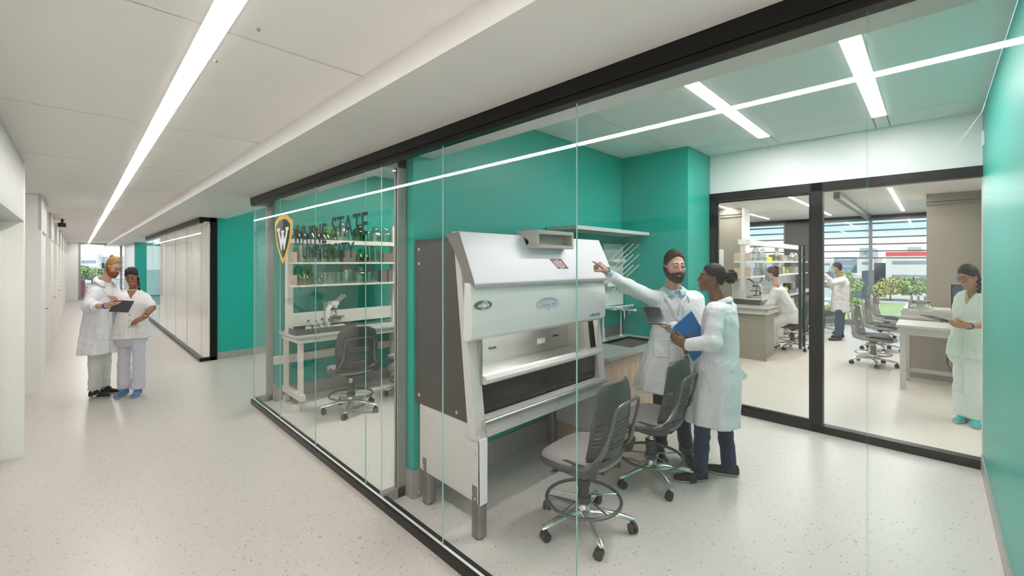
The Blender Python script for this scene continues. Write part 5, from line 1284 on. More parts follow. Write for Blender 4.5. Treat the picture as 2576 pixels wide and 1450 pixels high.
SKINS = {}
def skin(name, col, lip):
    if name not in SKINS:
        a = mat(name, col, .50, spec=.35, var=.06, vscale=9, bump=.0); b = mat(name + '_lip', lip, .40)
        SKINS[name] = (a, b)
    return SKINS[name]
def make_hand(wrist, dirv, back, side, curls=((.3, .4, .3),)*4, thumb=(.5, .3, .3), sc=1.0, spread=.06):
    s = sc
    y = V(dirv).normalized(); n = V(back); n = (n - y*n.dot(y)).normalized(); t = n.cross(y)*(1 if side == 'R' else -1)     # t points to the thumb side
    w = V(wrist); h = .0042*s; L = .11*s
    c = w + y*.09*s; f = Field(c - V((L,)*3)*1.1, c + V((L,)*3)*1.1, h)
    P_ = lambda a, b, c_: w + y*(a*s) + t*(b*s) + n*(c_*s)
    f.cap(P_(-.03, 0, 0), P_(.015, 0, 0), .026*s, .025*s, flat=(n, .72)); 
    f.cap(P_(.02, .012, 0), P_(.075, .026, .002), .021*s, .0165*s, k=.012, flat=(n, .72)); f.cap(P_(.02, -.006, 0), P_(.078, .004, .003), .021*s, .0165*s, k=.012, flat=(n, .72)); f.cap(P_(.02, -.014, 0), P_(.070, -.022, 0), .020*s, .0155*s, k=.012, flat=(n, .75))
    f.cap(P_(.018, .022, -.006), P_(.045, .036, -.010), .016*s, .013*s, k=.012)
    base = [(.084, .029), (.088, .010), (.083, -.009), (.074, -.026)]; ln = [(.040, .025, .021), (.044, .028, .022), (.040, .026, .021), (.031, .019, .018)]
    for i in range(4):
        p = P_(base[i][0], base[i][1], .001); a = 0.0; sp = (1.5 - i)*spread; d0 = (y + t*sp).normalized(); ax = d0.cross(n)
        r = .0090*s if i < 3 else .0078*s
        cu = curls[i] if i < len(curls) else curls[-1]
        for j in range(3):
            a += cu[j]; d = d0*math.cos(a) - n*math.sin(a); q = p + d*(ln[i][j]*s); f.cap(p, q, r*(1.0 - .07*j), r*(.93 - .08*j), k=.0035); p = q
    p = P_(.030, .030, -.008); a = thumb[0]; d = (y*math.cos(a) + t*math.sin(a) - n*.25).normalized(); q = p + d*(.040*s); f.cap(p, q, .0125*s, .0105*s, k=.008)
    d2 = (d*math.cos(thumb[1]) + y*.35*thumb[1] - n*math.sin(thumb[1])*.8).normalized(); r2 = q + d2*(.030*s); f.cap(q, r2, .0102*s, .0095*s, k=.004)
    d3 = (d2*math.cos(thumb[2]) - t*math.sin(thumb[2])*.7 - n*math.sin(thumb[2])*.4).normalized(); f.cap(r2, r2 + d3*(.022*s), .0092*s, .0078*s, k=.003)
    return f.mesh()
def box_of(pts, pad):
    a = np.array([[p[0], p[1], p[2]] for p in pts]); return V(a.min(0) - pad), V(a.max(0) + pad)
def shoe(name, heel, toe, mats, parent, h=.006, width=.045, hi=.075, sole_h=.022):
    heel, toe = V(heel), V(toe); d = (toe - heel); d.z = 0; d.normalize(); L = 1.0
    f = Field(*box_of([heel, toe, heel + V((0, 0, .10))], .06), h); up = V((0, 0, 1)); sd = d.cross(up)
    he, to = heel + d*.03, toe - d*.035
    f.cap(he + up*(hi*.55), to + up*.030, .036, .030, k=.0); f.cap(he + up*(hi*.85), heel + d*.085 + up*(hi*.85), .033, .034, k=.02)
    f.cap(he + up*.022, heel.lerp(toe, .62) + up*.022, width*.84, width, k=.012, flat=(up, .55)); f.cap(heel.lerp(toe, .62) + up*.022, to + up*.024, width, width*.78, k=.012, flat=(up, .55))
    X, Y, Z = f.P((slice(None),)*3); z0 = min(heel.z, toe.z); f.F = np.maximum(f.F, z0 - Z)
    vs, q = f.mesh(); zc = vs[q].mean(1)[:, 2]; mi = (zc < z0 + sole_h).astype(int)
    return mesh_obj(name, [(vs, q)], mats, parent, mi.tolist())
def patch(name, obj, origin, xd, yd, ray, inside, step, off, mats, parent, thick=.002, size=.3):
    """a piece of cloth laid on the surface of obj: cells of a grid inside the outline are dropped along ray onto it"""
    dg = bpy.context.evaluated_depsgraph_get(); dg.update(); bvh = BVHTree.FromObject(obj, dg)
    L0 = obj.parent.location + obj.location if obj.parent else obj.location; o = V(origin); x, y, r = V(xd).normalized(), V(yd).normalized(), V(ray).normalized()
    n = int(size/step); idx = {}; v = []; F = []
    def get(i, j):
        if (i, j) in idx: return idx[i, j]
        p = o + x*(i*step) + y*(j*step); hit = bvh.ray_cast(p - L0, r, 1.2); k = None
        if hit[0] is not None: v.append(hit[0] + L0 - r*off); k = len(v) - 1
        idx[i, j] = k; return k
    for i in range(-n, n):
        for j in range(-n, n):
            if inside((i + .5)*step, (j + .5)*step):
                c = [get(i, j), get(i+1, j), get(i+1, j+1), get(i, j+1)]
                if None not in c and max((v[a] - v[b]).length for a in c for b in c) < step*4: F.append(c)
    if not F: return None
    mb = MB().add(v, F); q = mb.build(name, mats, parent, smooth=True, solid=thick, angle=60); q.location = -parent.location; return q
def poly_in(poly):
    def f(x, y):
        c = False; n = len(poly)
        for i in range(n):
            a, b = poly[i], poly[i-1]
            if (a[1] > y) != (b[1] > y) and x < (b[0]-a[0])*(y-a[1])/(b[1]-a[1]) + a[0]: c = not c
        return c
    return f
def rect_in(x0, x1, y0, y1): return lambda x, y: x0 < x < x1 and y0 < y < y1

RC, FC, UP = V((_c, -_s, 0)), V((_s, _c, 0)), V((0, 0, 1))      # picture right, into the picture, up
def rf(r, f_, z=0): return (RC*r + FC*f_ + UP*z).normalized()
class Person:
    def __init__(s, label, loc, group=None):
        s.t = thing('person', label, 'person', loc, 0, group); s.parts = []
    def head(s, c, fwd, sk, lipc, scale=1.0, sx=1.0, male=True, jaw=1.0, smile=0.0, h=.0045, roll=0.0, nose=1.0, brow=(.02, .012, .008), iris=(.05, .03, .015), neck_to=None, skincol=None, nr=None, lid=0.0):
        s.M = head_matrix(c, fwd, s=scale, sx=sx, roll=roll); s.hs = scale; s.sk, s.lip = skin(sk, skincol, lipc)
        f = head_field(h, male, jaw, smile, nose, lid); s.hf = f
        vs, q = f.mesh(); s.hv = (vs, q); ce = vs[q].mean(1)
        s.lipmask = ((np.abs(ce[:, 0]) < .021 + .004*smile) & (ce[:, 2] < -.0495) & (ce[:, 2] > -.0745) & (ce[:, 1] > .0925)).astype(int)
        s.parts.append((vs, q, s.M)); s.masks = [s.lipmask]
        if neck_to is not None:
            a = s.M @ V((0, -.03, -.10)); b = V(neck_to); r = (nr or (.054 if male else .045))*scale
            g = Field(*box_of([a, b], r + .05), .008); g.cap(a, b, r, r*1.12); s.addpart(g.mesh())
        # eyes and brows
        for sg in (-1, 1):
            e = MB().ball((sg*.030, .0840, .0095), .0128, 16).build('eye', MATS.get('eye_white') or mat('eye_white', (.50, .48, .46), .25), s.t, smooth=True); e.data.transform(Matrix.Translation(-s.t.location) @ s.M)
            im = mat('iris_%02d' % len(bpy.data.materials), iris, .15)
            k = V((sg*.030, .0842, .0095)); i_ = MB().lathe([(0, .0131), (.0035, .01295), (.0068, .0119)][::-1], seg=14).build('iris', im, e, smooth=True)
            i_.data.transform(Matrix.Translation(-s.t.location) @ s.M @ Matrix.Translation(k) @ Matrix.Rotation(-PI/2 - .12, 4, 'X'))
        mb = MB()
        bm_ = MATS.get('brow%s' % str(brow)) or mat('brow%s' % str(brow), brow, .8)
        for sg in (-1, 1):
            o = MB().tube([(sg*.014, .0955, .0315), (sg*.028, .0935, .0345), (sg*.042, .0825, .0320), (sg*.049, .0735, .0270)], [.0034, .0042, .0032, .0013], 8, flat=(.8, (0, 1, 0))).build('eyebrow', bm_, s.t, smooth=True)
            o.data.transform(Matrix.Translation(-s.t.location) @ s.M)
        if smile > .3:
            o = MB().ball((0, .0935, -.0600), (.016 + .005*smile, .009, .0042), 14).build('teeth', MATS.get('teeth') or mat('teeth', (.8, .78, .72), .3), s.t, smooth=True); o.data.transform(Matrix.Translation(-s.t.location) @ s.M)
    def addpart(s, vq, M=None):
        s.parts.append((vq[0], vq[1]) if M is None else (vq[0], vq[1], M)); s.masks.append(np.zeros(len(vq[1]), dtype=int))
    def hand(s, *a, **k): s.addpart(make_hand(*a, **k))
    def limb(s, pts, rs, h=.009, k=.01):
        g = Field(*box_of(pts, max(rs) + .03), h); g.chain(pts, rs, k); s.addpart(g.mesh())
    def body(s): return mesh_obj('body', s.parts, [s.sk, s.lip], s.t, np.concatenate(s.masks).tolist())
    def local(s, name, f, m, it=1, parent=None):
        vs, q = f.mesh() if isinstance(f, Field) else f
        return mesh_obj(name, [(vs, q, s.M)], m, s.t, smooth_iter=it)
    def lmesh(s, name, mb, m, smooth=True, parent=None):
        o = mb.build(name, m, parent or s.t, smooth=smooth); o.data.transform(Matrix.Translation(-s.t.location) @ s.M); return o
    def beard(s, m, t=.007, top=None):
        f = s.hf; g = Field((-.105, -.125, -.225), (.105, .145, .14), f.h); g.F = f.F - t
        X, Y, Z = g.P((slice(None),)*3); zt = np.interp(g.ax[1], *(top or ([-.02, .0, .03, .06, .085, .13], [.01, .0, -.030, -.050, -.042, -.034]))).astype(np.float32)[None, :, None]
        g.F = np.maximum(g.F, (Z - zt)*.8); zb = np.interp(g.ax[1], [-.03, .0, .03, .06, .13], [-.035, -.060, -.100, -.128, -.132]).astype(np.float32)[None, :, None]; g.F = np.maximum(g.F, (zb - Z)*.8); g.F = np.maximum(g.F, -(Y - .0)*1.0 - .012)
        g.ell((0, .104, -.0625), (.021, .022, .0105), k=.003, op='s')
        strands(g, .0016, 260, 0, 1.0); return s.local('beard', g, m)
    def mask(s, m):
        f = s.hf; g = Field((-.105, -.125, -.225), (.105, .145, .14), f.h); g.F = f.F - .009
        X, Y, Z = g.P((slice(None),)*3); g.F = np.maximum(g.F, np.maximum(Z + .008, -.118 - Z)); g.F = np.maximum(g.F, .042 - Y + np.abs(Z + .06)*.3); g.ell((0, .085, -.045), (.030, .045, .04), k=.02)
        g.F = np.maximum(g.F, np.maximum(Z + .008, -.118 - Z)); g.F = np.maximum(g.F, .042 - Y)
        o = s.local('face_mask', g, m); mb = MB()
        for sg in (-1, 1): mb.tube([(sg*.052, .052, -.02), (sg*.075, .0, .012)], .0014, 6).tube([(sg*.05, .052, -.09), (sg*.075, -.012, -.03)], .0014, 6)
        s.lmesh('mask_strap', mb, m); return o
    def glasses(s, m, r=.021, thick=.0018, square=False):
        mb = MB()
        for sg in (-1, 1):
            pts = []
            for j in range(25):
                a = 2*PI*j/24; cx, sy = (superellipse(a, 3.0) if square else (math.cos(a), math.sin(a))); pts.append((sg*.031 + r*cx*1.05, .107 - .012*abs(r*cx*sg + .0)/r*(cx*sg > 0), .004 + r*sy*.88))
            mb.tube(pts, thick, 6, caps=False); mb.tube([(sg*(.031 + r), .098, .010), (sg*.076, .05, .012), (sg*.080, -.005, .010)], thick*.9, 6)
        mb.tube([(-.011, .108, .008), (0, .112, .010), (.011, .108, .008)], thick, 6); return s.lmesh('glasses', mb, m)

CLOTH = {}
def hairmat(name, col, rough=.42, sc=(160, 160, 14), bump=.6):
    m = mat(name, col, rough, var=.0); nt = m.node_tree; N, L = nt.nodes, nt.links; b = N['Principled BSDF']; tc = N.new('ShaderNodeTexCoord')
    mp = N.new('ShaderNodeMapping'); mp.inputs['Scale'].default_value = sc; mp.inputs['Rotation'].default_value = (.35, .1, 0); L.new(tc.outputs['Object'], mp.inputs[0])
    n1 = N.new('ShaderNodeTexNoise'); n1.inputs['Scale'].default_value = 1.0; n1.inputs['Detail'].default_value = 3; n1.inputs['Distortion'].default_value = .6; L.new(mp.outputs[0], n1.inputs['Vector'])
    r = N.new('ShaderNodeValToRGB'); r.color_ramp.elements[0].position = .3; r.color_ramp.elements[1].position = .75
    r.color_ramp.elements[0].color = (*[c*.55 for c in col], 1); r.color_ramp.elements[1].color = (*[min(1, c*1.7) for c in col], 1); L.new(n1.outputs['Fac'], r.inputs[0]); L.new(r.outputs[0], b.inputs['Base Color'])
    bp = N.new('ShaderNodeBump'); bp.inputs['Strength'].default_value = bump; bp.inputs['Distance'].default_value = .006; L.new(n1.outputs['Fac'], bp.inputs['Height']); L.new(bp.outputs[0], b.inputs['Normal'])
    return m
def cloth(name, col, rough=.8):
    if name in MATS: return MATS[name]
    m = mat(name, col, rough, sheen=.1, var=.02); nt = m.node_tree; N, L = nt.nodes, nt.links; b = N['Principled BSDF']; tc = N.new('ShaderNodeTexCoord')
    mp = N.new('ShaderNodeMapping'); mp.inputs['Scale'].default_value = (1, 1, .45); L.new(tc.outputs['Object'], mp.inputs[0])
    n1 = N.new('ShaderNodeTexNoise'); n1.inputs['Scale'].default_value = 7.0; n1.inputs['Detail'].default_value = 3; n1.inputs['Distortion'].default_value = 1.6; L.new(mp.outputs[0], n1.inputs['Vector'])
    r = N.new('ShaderNodeMath'); r.operation = 'PINGPONG'; r.inputs[1].default_value = .12; L.new(n1.outputs['Fac'], r.inputs[0])
    n2 = N.new('ShaderNodeTexNoise'); n2.inputs['Scale'].default_value = 300; L.new(tc.outputs['Object'], n2.inputs['Vector'])
    ad = N.new('ShaderNodeMath'); ad.operation = 'MULTIPLY_ADD'; ad.inputs[1].default_value = .01; L.new(n2.outputs['Fac'], ad.inputs[0]); L.new(r.outputs[0], ad.inputs[2])
    bp = N.new('ShaderNodeBump'); bp.inputs['Strength'].default_value = .30; bp.inputs['Distance'].default_value = .10; L.new(ad.outputs[0], bp.inputs['Height']); L.new(bp.outputs[0], b.inputs['Normal'])
    return m
def sleeve(f, pts, rs, k=.03): f.chain(pts, rs, k)
# ------------------------------------------------------------------ the pointing man
C_COAT = cloth('coat_white', (0.74, 0.77, 0.77)); C_COAT2 = cloth('coat_white_cool', (0.80, 0.79, 0.82)); C_SHIRT = cloth('pale_blue_shirt', (0.42, 0.60, 0.70)); C_JEAN = cloth('navy_jeans', (0.008, 0.022, 0.065), .85); C_JEAN2 = cloth('jeans_cuff', (0.03, 0.10, 0.16), .85)
M_SHOE = mat('black_shoe', (.012, .013, .017), .6); M_SOLE = mat('pink_white_sole', (.60, .50, .47), .6); M_BLONDE = hairmat('blond_hair', (.36, .20, .075), .5); M_HAIRD = hairmat('dark_brown_hair', (.030, .016, .010), .42); M_HAIRB = hairmat('black_hair', (.005, .004, .005), .5)
for q_ in (M_HAIRD, M_HAIRB): q_.node_tree.nodes['Principled BSDF'].inputs['Specular IOR Level'].default_value = .25
M_BUTTON = mat('pearl_button', (.6, .6, .58), .3)
def ground(v): return V((v[0], v[1], 0))
def ppx(px, py, d): return at(px, py, d)
def lean_coat(name, P, sec, R, F, sleeves, m, h=.0105, folds=.06, nf=9, ph=0.0, fz=None, opening=None, wr=.003, seed=0.0, extra=None, k=.035, cuts=None):
    pts = [c[0] for c in sec] + [p for sl in sleeves for p in sl[0]]; pad = max(max(c[1], c[2]) for c in sec) + .06
    f = Field(*box_of(pts, pad), h); f.loft(sec, R, F, folds=folds, nf=nf, ph=ph, fz=fz, opening=opening)
    for pts_, rs in sleeves: f.chain(pts_, rs, k)
    if extra: extra(f)
    f.wrinkle(wr, seed=seed)
    if cuts: cuts(f)
    return mesh_obj(name, [f.mesh()], m, P.t, smooth_iter=1)
def collar(P, c, R, F, rx, ry, h, m, tilt=.03, open_w=.5, name='collar', thick=.006, flare=.02):
    """stand-and-fall collar: a band around the neck, open at the front"""
    v = []; n = 36
    for lvl, (dz, e) in enumerate(((0, .0), (h, -.004), (h*.95, .006), (h*.25, flare + .006), (-.008, flare + .012))):
        for j in range(n + 1):
            a = PI/2 + open_w + (2*PI - 2*open_w)*j/n; fr = math.cos(a - PI/2)
            v.append(c + R*(math.cos(a)*(rx + e)) + F*(math.sin(a)*(ry + e)) + UP*(dz - tilt*fr*1.0 - (.03 if lvl > 3 and (j < 5 or j > n-5) else 0)))
    fs = [(l*(n+1)+j, l*(n+1)+j+1, (l+1)*(n+1)+j+1, (l+1)*(n+1)+j) for l in range(4) for j in range(n)]
    o = MB().add(v, fs).build(name, m, P.t, smooth=True, solid=thick, angle=70); o.location = -P.t.location; return o
def trousers(P, hipL, hipR, knL, knR, anL, anR, m, r=(.088, .062, .056), seat=(.15, .11), F=None, h=.010, wr=.0035, seed=0.0, flare=0.0, top=9.0):
    pts = [hipL, hipR, knL, knR, anL, anR]; f = Field(*box_of(pts, .17), h); c = (V(hipL) + V(hipR))/2; R_ = (V(hipR) - V(hipL)).normalized(); F_ = F
    f.ell(c + UP*.03, (seat[0], seat[1], .13), R=Matrix((R_, F_, UP)).transposed())
    for a, b, c_ in ((hipL, knL, anL), (hipR, knR, anR)):
        f.cap(a, b, r[0], r[1], k=.02); f.cap(b, c_, r[1], r[2] + flare, k=.02)
    f.wrinkle(wr, f=30, seed=seed); zmin = min(V(anL).z, V(anR).z) - .005
    X, Y, Z = f.P((slice(None),)*3); f.F = np.maximum(f.F, np.maximum(zmin - Z, Z - top))
    return mesh_obj('trousers', [f.mesh()], m, P.t)
def ring_obj(P, name, c, ax, r, t, m, flat=1.0, w=None):
    q = V(ax).to_track_quat('Z', 'Y').to_matrix().to_4x4(); mb = MB()
    if w: mb.lathe([(r, -w), (r + t, -w*.8), (r + t, w*.8), (r, w)], seg=24)
    else: mb.torus((0, 0, 0), r, t, 24, 8)
    o = mb.build(name, m, P.t, smooth=True); o.data.transform(Matrix.Translation(V(c) - P.t.location) @ q); return o

d0 = 3.70
P1 = Person('bearded man in a white lab coat pointing left and holding a black tablet', ground(at(1692, 1150, 3.68)))
hf = rf(.04, -1.0, -.05); tf = rf(-.08, -1.0); tr = tf.cross(UP)          # the man's own right is picture left
P1.head(at(1697, 672, 3.67), hf, 'skin_light', (.50, .20, .17), scale=1.08, sx=.95, jaw=1.06, h=.004, brow=(.02, .010, .006), iris=(.04, .045, .03), lid=.003, skincol=(.56, .32, .235), neck_to=at(1697, 745, 3.75), nr=.050)
sR, eR, wR = at(1645, 752, 3.72), at(1580, 722, 3.52), at(1530, 686, 3.34)
sL, eL, wL = at(1751, 755, 3.70), at(1762, 836, 3.60), at(1686, 826, 3.34)
P1.limb([sR, eR, wR], [.05, .04, .030]); P1.limb([sL, eL, wL], [.05, .04, .030]); P1.limb([at(1697, 805, 3.75), at(1697, 880, 3.76)], [.09, .10])
hd = (at(1500, 655, 3.26) - wR).normalized()
P1.hand(wR + hd*.03, hd, rf(.60, -.45, .60), 'R', curls=((.10, .12, .08), (1.25, 1.3, .8), (1.4, 1.4, .8), (1.45, 1.4, .8)), thumb=(.5, .7, .6), sc=1.0)
hd2 = (at(1640, 806, 3.28) - wL).normalized()
P1.hand(wL + hd2*.02, hd2, rf(-.15, .30, -.95), 'L', curls=((.25, .35, .25), (.22, .35, .25), (.25, .35, .3), (.3, .4, .3)), thumb=(1.0, .2, .3), sc=1.04)
hipR, hipL = at(1667, 905, 3.75), at(1722, 905, 3.72)
knR, knL = at(1662, 1030, 3.73), at(1716, 1040, 3.66); anR, anL = at(1661, 1124, 3.74), at(1727, 1140, 3.64)
P1.limb([knR, anR + V((0, 0, -.04))], [.05, .035]); P1.limb([knL, anL + V((0, 0, -.04))], [.05, .035]); P1.body()
# hair: side swept, short at the sides; full beard
hl = ([-.14, -.09, -.045, -.015, .012, .035, .055, .072, .12], [-.080, -.070, -.045, .000, .010, .040, .070, .092, .105])
g = hair_field(.0045, .009, hl, top=.006); strands(g, .0012, 260, 2); P1.local('hair', g, M_HAIRD); P1.beard(hairmat('dark_beard', (.040, .020, .012), .7, (140, 140, 60), .8), t=.008)
# shirt, coat
shirt_sec = [(at(1697, 800, 3.74), .14, .10), (at(1697, 745, 3.73), .12, .085), (at(1697, 728, 3.71), .070, .064)]
f = Field(*box_of([c[0] for c in shirt_sec], .16), .008); f.loft(shirt_sec, tr, tf); mesh_obj('shirt', [f.mesh()], C_SHIRT, P1.t)
collar(P1, at(1697, 731, 3.69), tr, tf, .064, .062, .024, C_SHIRT, tilt=.020, open_w=.28, name='shirt_collar', flare=.016)
sec = [(at(1674, 978, 3.76), .265, .20), (at(1680, 930, 3.76), .235, .175), (at(1690, 860, 3.75), .195, .145), (at(1697, 815, 3.74), .185, .135), (at(1697, 775, 3.73), .200, .135), (at(1698, 748, 3.73), .185, .115), (at(1698, 733, 3.735), .090, .075)]
fr = lambda t: t
def m1_extra(f): f.cap(at(1655, 748, 3.73), at(1741, 750, 3.72), .062, .062, k=.03)
def m1_cut(f):      # V opening at the neck
    c = at(1699, 752, 3.70) + tf*.125; f.cap(at(1697, 722, 3.68) + tf*.10, at(1702, 775, 3.66) + tf*.10, .045, .006, k=.01, op='s')
coat1 = lean_coat('lab_coat', P1, sec, tr, tf, [([sR, eR, wR - hd*.055], [.068, .056, .046]), ([sL, eL, wL - (wL - eL).normalized()*.055], [.070, .060, .052])], C_COAT, h=.009, folds=.075, nf=7, ph=1.0, fz=1.15, opening=(-.015, .012, .006, 1.32), wr=.0045, seed=2.0, extra=m1_extra, cuts=m1_cut)
f = Field(*box_of([wR - hd*.07, wR + hd*.01], .07), .006); f.cap(wR - hd*.07, wR + hd*.005, .037, .034); P1_cuff = mesh_obj('shirt_cuff', [f.mesh()], C_SHIRT, P1.t)
fd = (wL - eL).normalized(); f = Field(*box_of([wL - fd*.07, wL], .07), .006); f.cap(wL - fd*.06, wL + fd*.002, .040, .037); mesh_obj('shirt_cuff', [f.mesh()], C_SHIRT, P1.t)
ring_obj(P1, 'watch', wR + hd*.022, hd, .029, .004, MATS['polished_chrome'], w=.009)
collar(P1, at(1697, 738, 3.70), tr, tf, .088, .080, .030, C_COAT, tilt=.045, open_w=.75, flare=.030)
cf = at(1698, 860, 3.70) + tf*.6
for sx, py0 in ((-1, 0), (1, 0)):
    pl = [(sx*.012, .27), (sx*.10, .41), (sx*.035, .43), (sx*.0, .33), (sx*.0, .24)]
    pl = [(-.02 + sx*.010, .235), (-.02 + sx*.095, .40), (-.02 + sx*.075, .435), (-.02 + sx*.052, .43)]
    patch('lapel', coat1, cf, RC, UP, -tf, poly_in(pl), .003, .006, C_COAT, P1.t, .003, .5)
patch('pocket', coat1, cf, RC, UP, -tf, rect_in(-.20, -.075, -.12, .04), .010, .004, C_COAT, P1.t, .003, .3); patch('pocket', coat1, cf, RC, UP, -tf, rect_in(.02, .16, -.12, .04), .010, .004, C_COAT, P1.t, .003, .3)
patch('placket', coat1, cf, RC, UP, -tf, rect_in(-.028, .006, -.34, .235), .007, .003, C_COAT, P1.t, .002, .4)
for z in (.20, .08, -.04, -.16): patch('button', coat1, cf, RC, UP, -tf, lambda x, y, z=z: (x + .012)**2 + (y - z)**2 < .0075**2, .003, .007, M_BUTTON, P1.t, .002, .3)
trousers(P1, hipL, hipR, knL, knR, anL + V((0, 0, .02)), anR + V((0, 0, .02)), C_JEAN, F=tf, seed=1.0, top=.68)
for a in (anR, anL): ring_obj(P1, 'jeans_cuff', a + V((0, 0, .035)), UP, .056, .006, C_JEAN2, w=.022)
shoe('shoe', ground(anR) - tf*.06, ground(anR) + rf(-.15, -.95)*.21, [M_SHOE, M_SOLE], P1.t); shoe('shoe', ground(anL) - tf*.06, ground(anL) + rf(.1, -.98)*.21, [M_SHOE, M_SOLE], P1.t)
# his tablet
def slab(name, label, cat, c, xd, yd, w, h, t, m, mscreen=None, rim=.008, group=None):
    x = V(xd).normalized(); y = V(yd); y = (y - x*y.dot(x)).normalized(); z = x.cross(y); M = Matrix((x, y, z)).transposed().to_4x4()
    e = thing(name, label, cat, c, 0, group); o = MB().box((-w/2, -h/2, -t/2), (w/2, h/2, t/2)).build('case', m, e, bevel=min(.004, t*.4)); o.data.transform(M)
    if mscreen: q = MB().box((-w/2 + rim, -h/2 + rim, t/2), (w/2 - rim, h/2 - rim, t/2 + .0006)).build('screen', mscreen, e); q.data.transform(M)
    return e
M_SCR = mat('dark_screen', (.006, .007, .012), .12)
tc_ = at(1645, 794, 3.24); slab('tablet', 'small black tablet held flat in the pointing man\'s left hand', 'tablet', tc_, at(1656, 780, 3.36) - at(1614, 777, 3.36), at(1614, 777, 3.42) - at(1640, 812, 3.28), .145, .205, .009, M_BLK, M_SCR)

# ------------------------------------------------------------------ the listening woman with the blue folder
P2 = Person('woman with curly black bun in a white lab coat holding a blue folder', ground(at(1800, 1190, 3.40)))
hf = rf(-.93, .26, .08); tf = rf(-.82, .57); tr = tf.cross(UP)
P2.head(at(1791, 701, 3.36), hf, 'skin_brown', (.26, .07, .06), scale=.93, sx=.95, male=False, jaw=.92, smile=.8, h=.004, nose=1.12, brow=(.008, .005, .004), iris=(.02, .01, .006), lid=.004, skincol=(.20, .088, .045), neck_to=at(1812, 765, 3.38), nr=.047)
sL, eL, wL = at(1797, 782, 3.20), at(1794, 862, 3.14), at(1730, 868, 3.22); sR, eR, wR = at(1832, 778, 3.50), at(1812, 860, 3.54), at(1740, 868, 3.46)
P2.limb([sL, eL, wL], [.045, .036, .026]); P2.limb([sR, eR, wR], [.045, .036, .026]); P2.limb([at(1812, 790, 3.38), at(1808, 870, 3.38)], [.08, .08])
P2.hand(wL + rf(-1, .1, -.1)*.02, rf(-.75, .3, .42), rf(-.45, -.85, -.1), 'L', curls=((.6, .9, .7),)*4, thumb=(.4, .5, .4), sc=.92)
P2.hand(at(1724, 878, 3.36), rf(-.3, -.2, .9), rf(-.85, .4, .2), 'R', curls=((.5, .8, .6),)*4, thumb=(.5, .5, .4), sc=.92)
hipL, hipR = at(1782, 930, 3.30), at(1815, 930, 3.46); knL, knR = at(1768, 1060, 3.30), at(1822, 1062, 3.44); anL, anR = at(1762, 1165, 3.34), at(1834, 1168, 3.42)
P2.limb([knL, anL + V((0, 0, -.05))], [.05, .035]); P2.limb([knR, anR + V((0, 0, -.05))], [.05, .035]); P2.body()
hl = ([-.14, -.09, -.045, -.015, .012, .040, .060, .078, .12], [-.075, -.060, -.035, .000, .012, .030, .058, .080, .094])
g = hair_field(.0045, .006, hl, side=.6); strands(g, .0009, 300, 2); P2.local('hair', g, M_HAIRB)
rnd = random.Random(5); f = Field((-.10, -.26, -.09), (.10, -.06, .13), .0045); bc_ = V((0, -.150, .028))
f.ell(bc_, (.040, .038, .045))
for i in range(70):
    a = V((rnd.gauss(0, 1), rnd.gauss(0, 1), rnd.gauss(0, 1))).normalized(); f.ell(bc_ + V((a.x*.046, a.y*.046, a.z*.052)), (.011,)*3, k=.0015)
P2.local('hair_bun', f, M_HAIRD, it=0)
for s_ in (-1, 1): P2.lmesh('earring', MB().ball((s_*.080, -.004, -.038), .0045, 8), mat('gold', (.8, .55, .2), .25, metal=1.0))
sec = [(at(1791, 1060, 3.38), .200, .200), (at(1794, 1000, 3.38), .190, .195), (at(1802, 930, 3.38), .165, .172), (at(1808, 880, 3.38), .145, .140), (at(1810, 820, 3.38), .165, .135), (at(1812, 780, 3.38), .165, .115), (at(1812, 757, 3.38), .082, .072)]
def w1_extra(f): f.cap(at(1800, 780, 3.24), at(1828, 776, 3.47), .055, .055, k=.03)
coat2 = lean_coat('lab_coat', P2, sec, tr, tf, [([sL, eL, wL + rf(1, 0, 0)*.012], [.066, .062, .047]), ([sR, eR, wR], [.066, .060, .045])], C_COAT2, h=.009, folds=.06, nf=8, ph=2.0, fz=1.2, wr=.004, seed=4.0, extra=w1_extra)
collar(P2, at(1811, 765, 3.38), tr, tf, .080, .072, .030, C_COAT2, tilt=.03, open_w=.5, flare=.012)
vd = rf(.25, .95); ov = at(1810, 930, 2.9)
patch('pocket', coat2, ov, RC, UP, FC, rect_in(-.17, -.055, -.28, -.02), .010, .004, C_COAT2, P2.t, .003, .4)
bl = [(-.02, .10), (.015, .13), (.17, -.02), (.15, -.065)]
patch('belt', coat2, ov, RC, UP, FC, poly_in(bl), .006, .007, C_COAT2, P2.t, .004, .4)
o = MB().box((-.055, -.006, -.026), (.035, .006, .026)).build('belt_end', C_COAT2, P2.t, bevel=.004); o.matrix_local = Matrix.Translation(at(1868, 944, 3.36) - P2.t.location) @ Matrix.Rotation(YAW*-1, 4, 'Z') @ Matrix.Rotation(.75, 4, 'Y')
patch('back_seam', coat2, ov, RC, UP, FC, rect_in(-.060, -.052, -.42, .05), .004, .002, cloth('grey_seam_thread', (.62, .62, .64)), P2.t, .001, .5)  # thin strip of slightly darker grey along the seam
trousers(P2, hipL, hipR, knL, knR, anL + V((0, 0, -.03)), anR + V((0, 0, -.03)), C_JEAN, F=tf, seed=3.0, r=(.076, .062, .054), top=.46)
dl = rf(-.96, -.12); shoe('shoe', ground(anL) - dl*.05, ground(anL) + dl*.215, [M_SHOE, M_SOLE], P2.t); dr = rf(-.75, .35); shoe('shoe', ground(anR) - rf(-.8, .1)*.055 + rf(.3, -1)*.02, ground(anR) + dr*.17, [M_SHOE, M_SOLE], P2.t)
for c, d_, (r_) in ((ground(anL), dl, 0),):
    pass
M_FOLD = mat('blue_folder', (.004, .13, .38), .38)
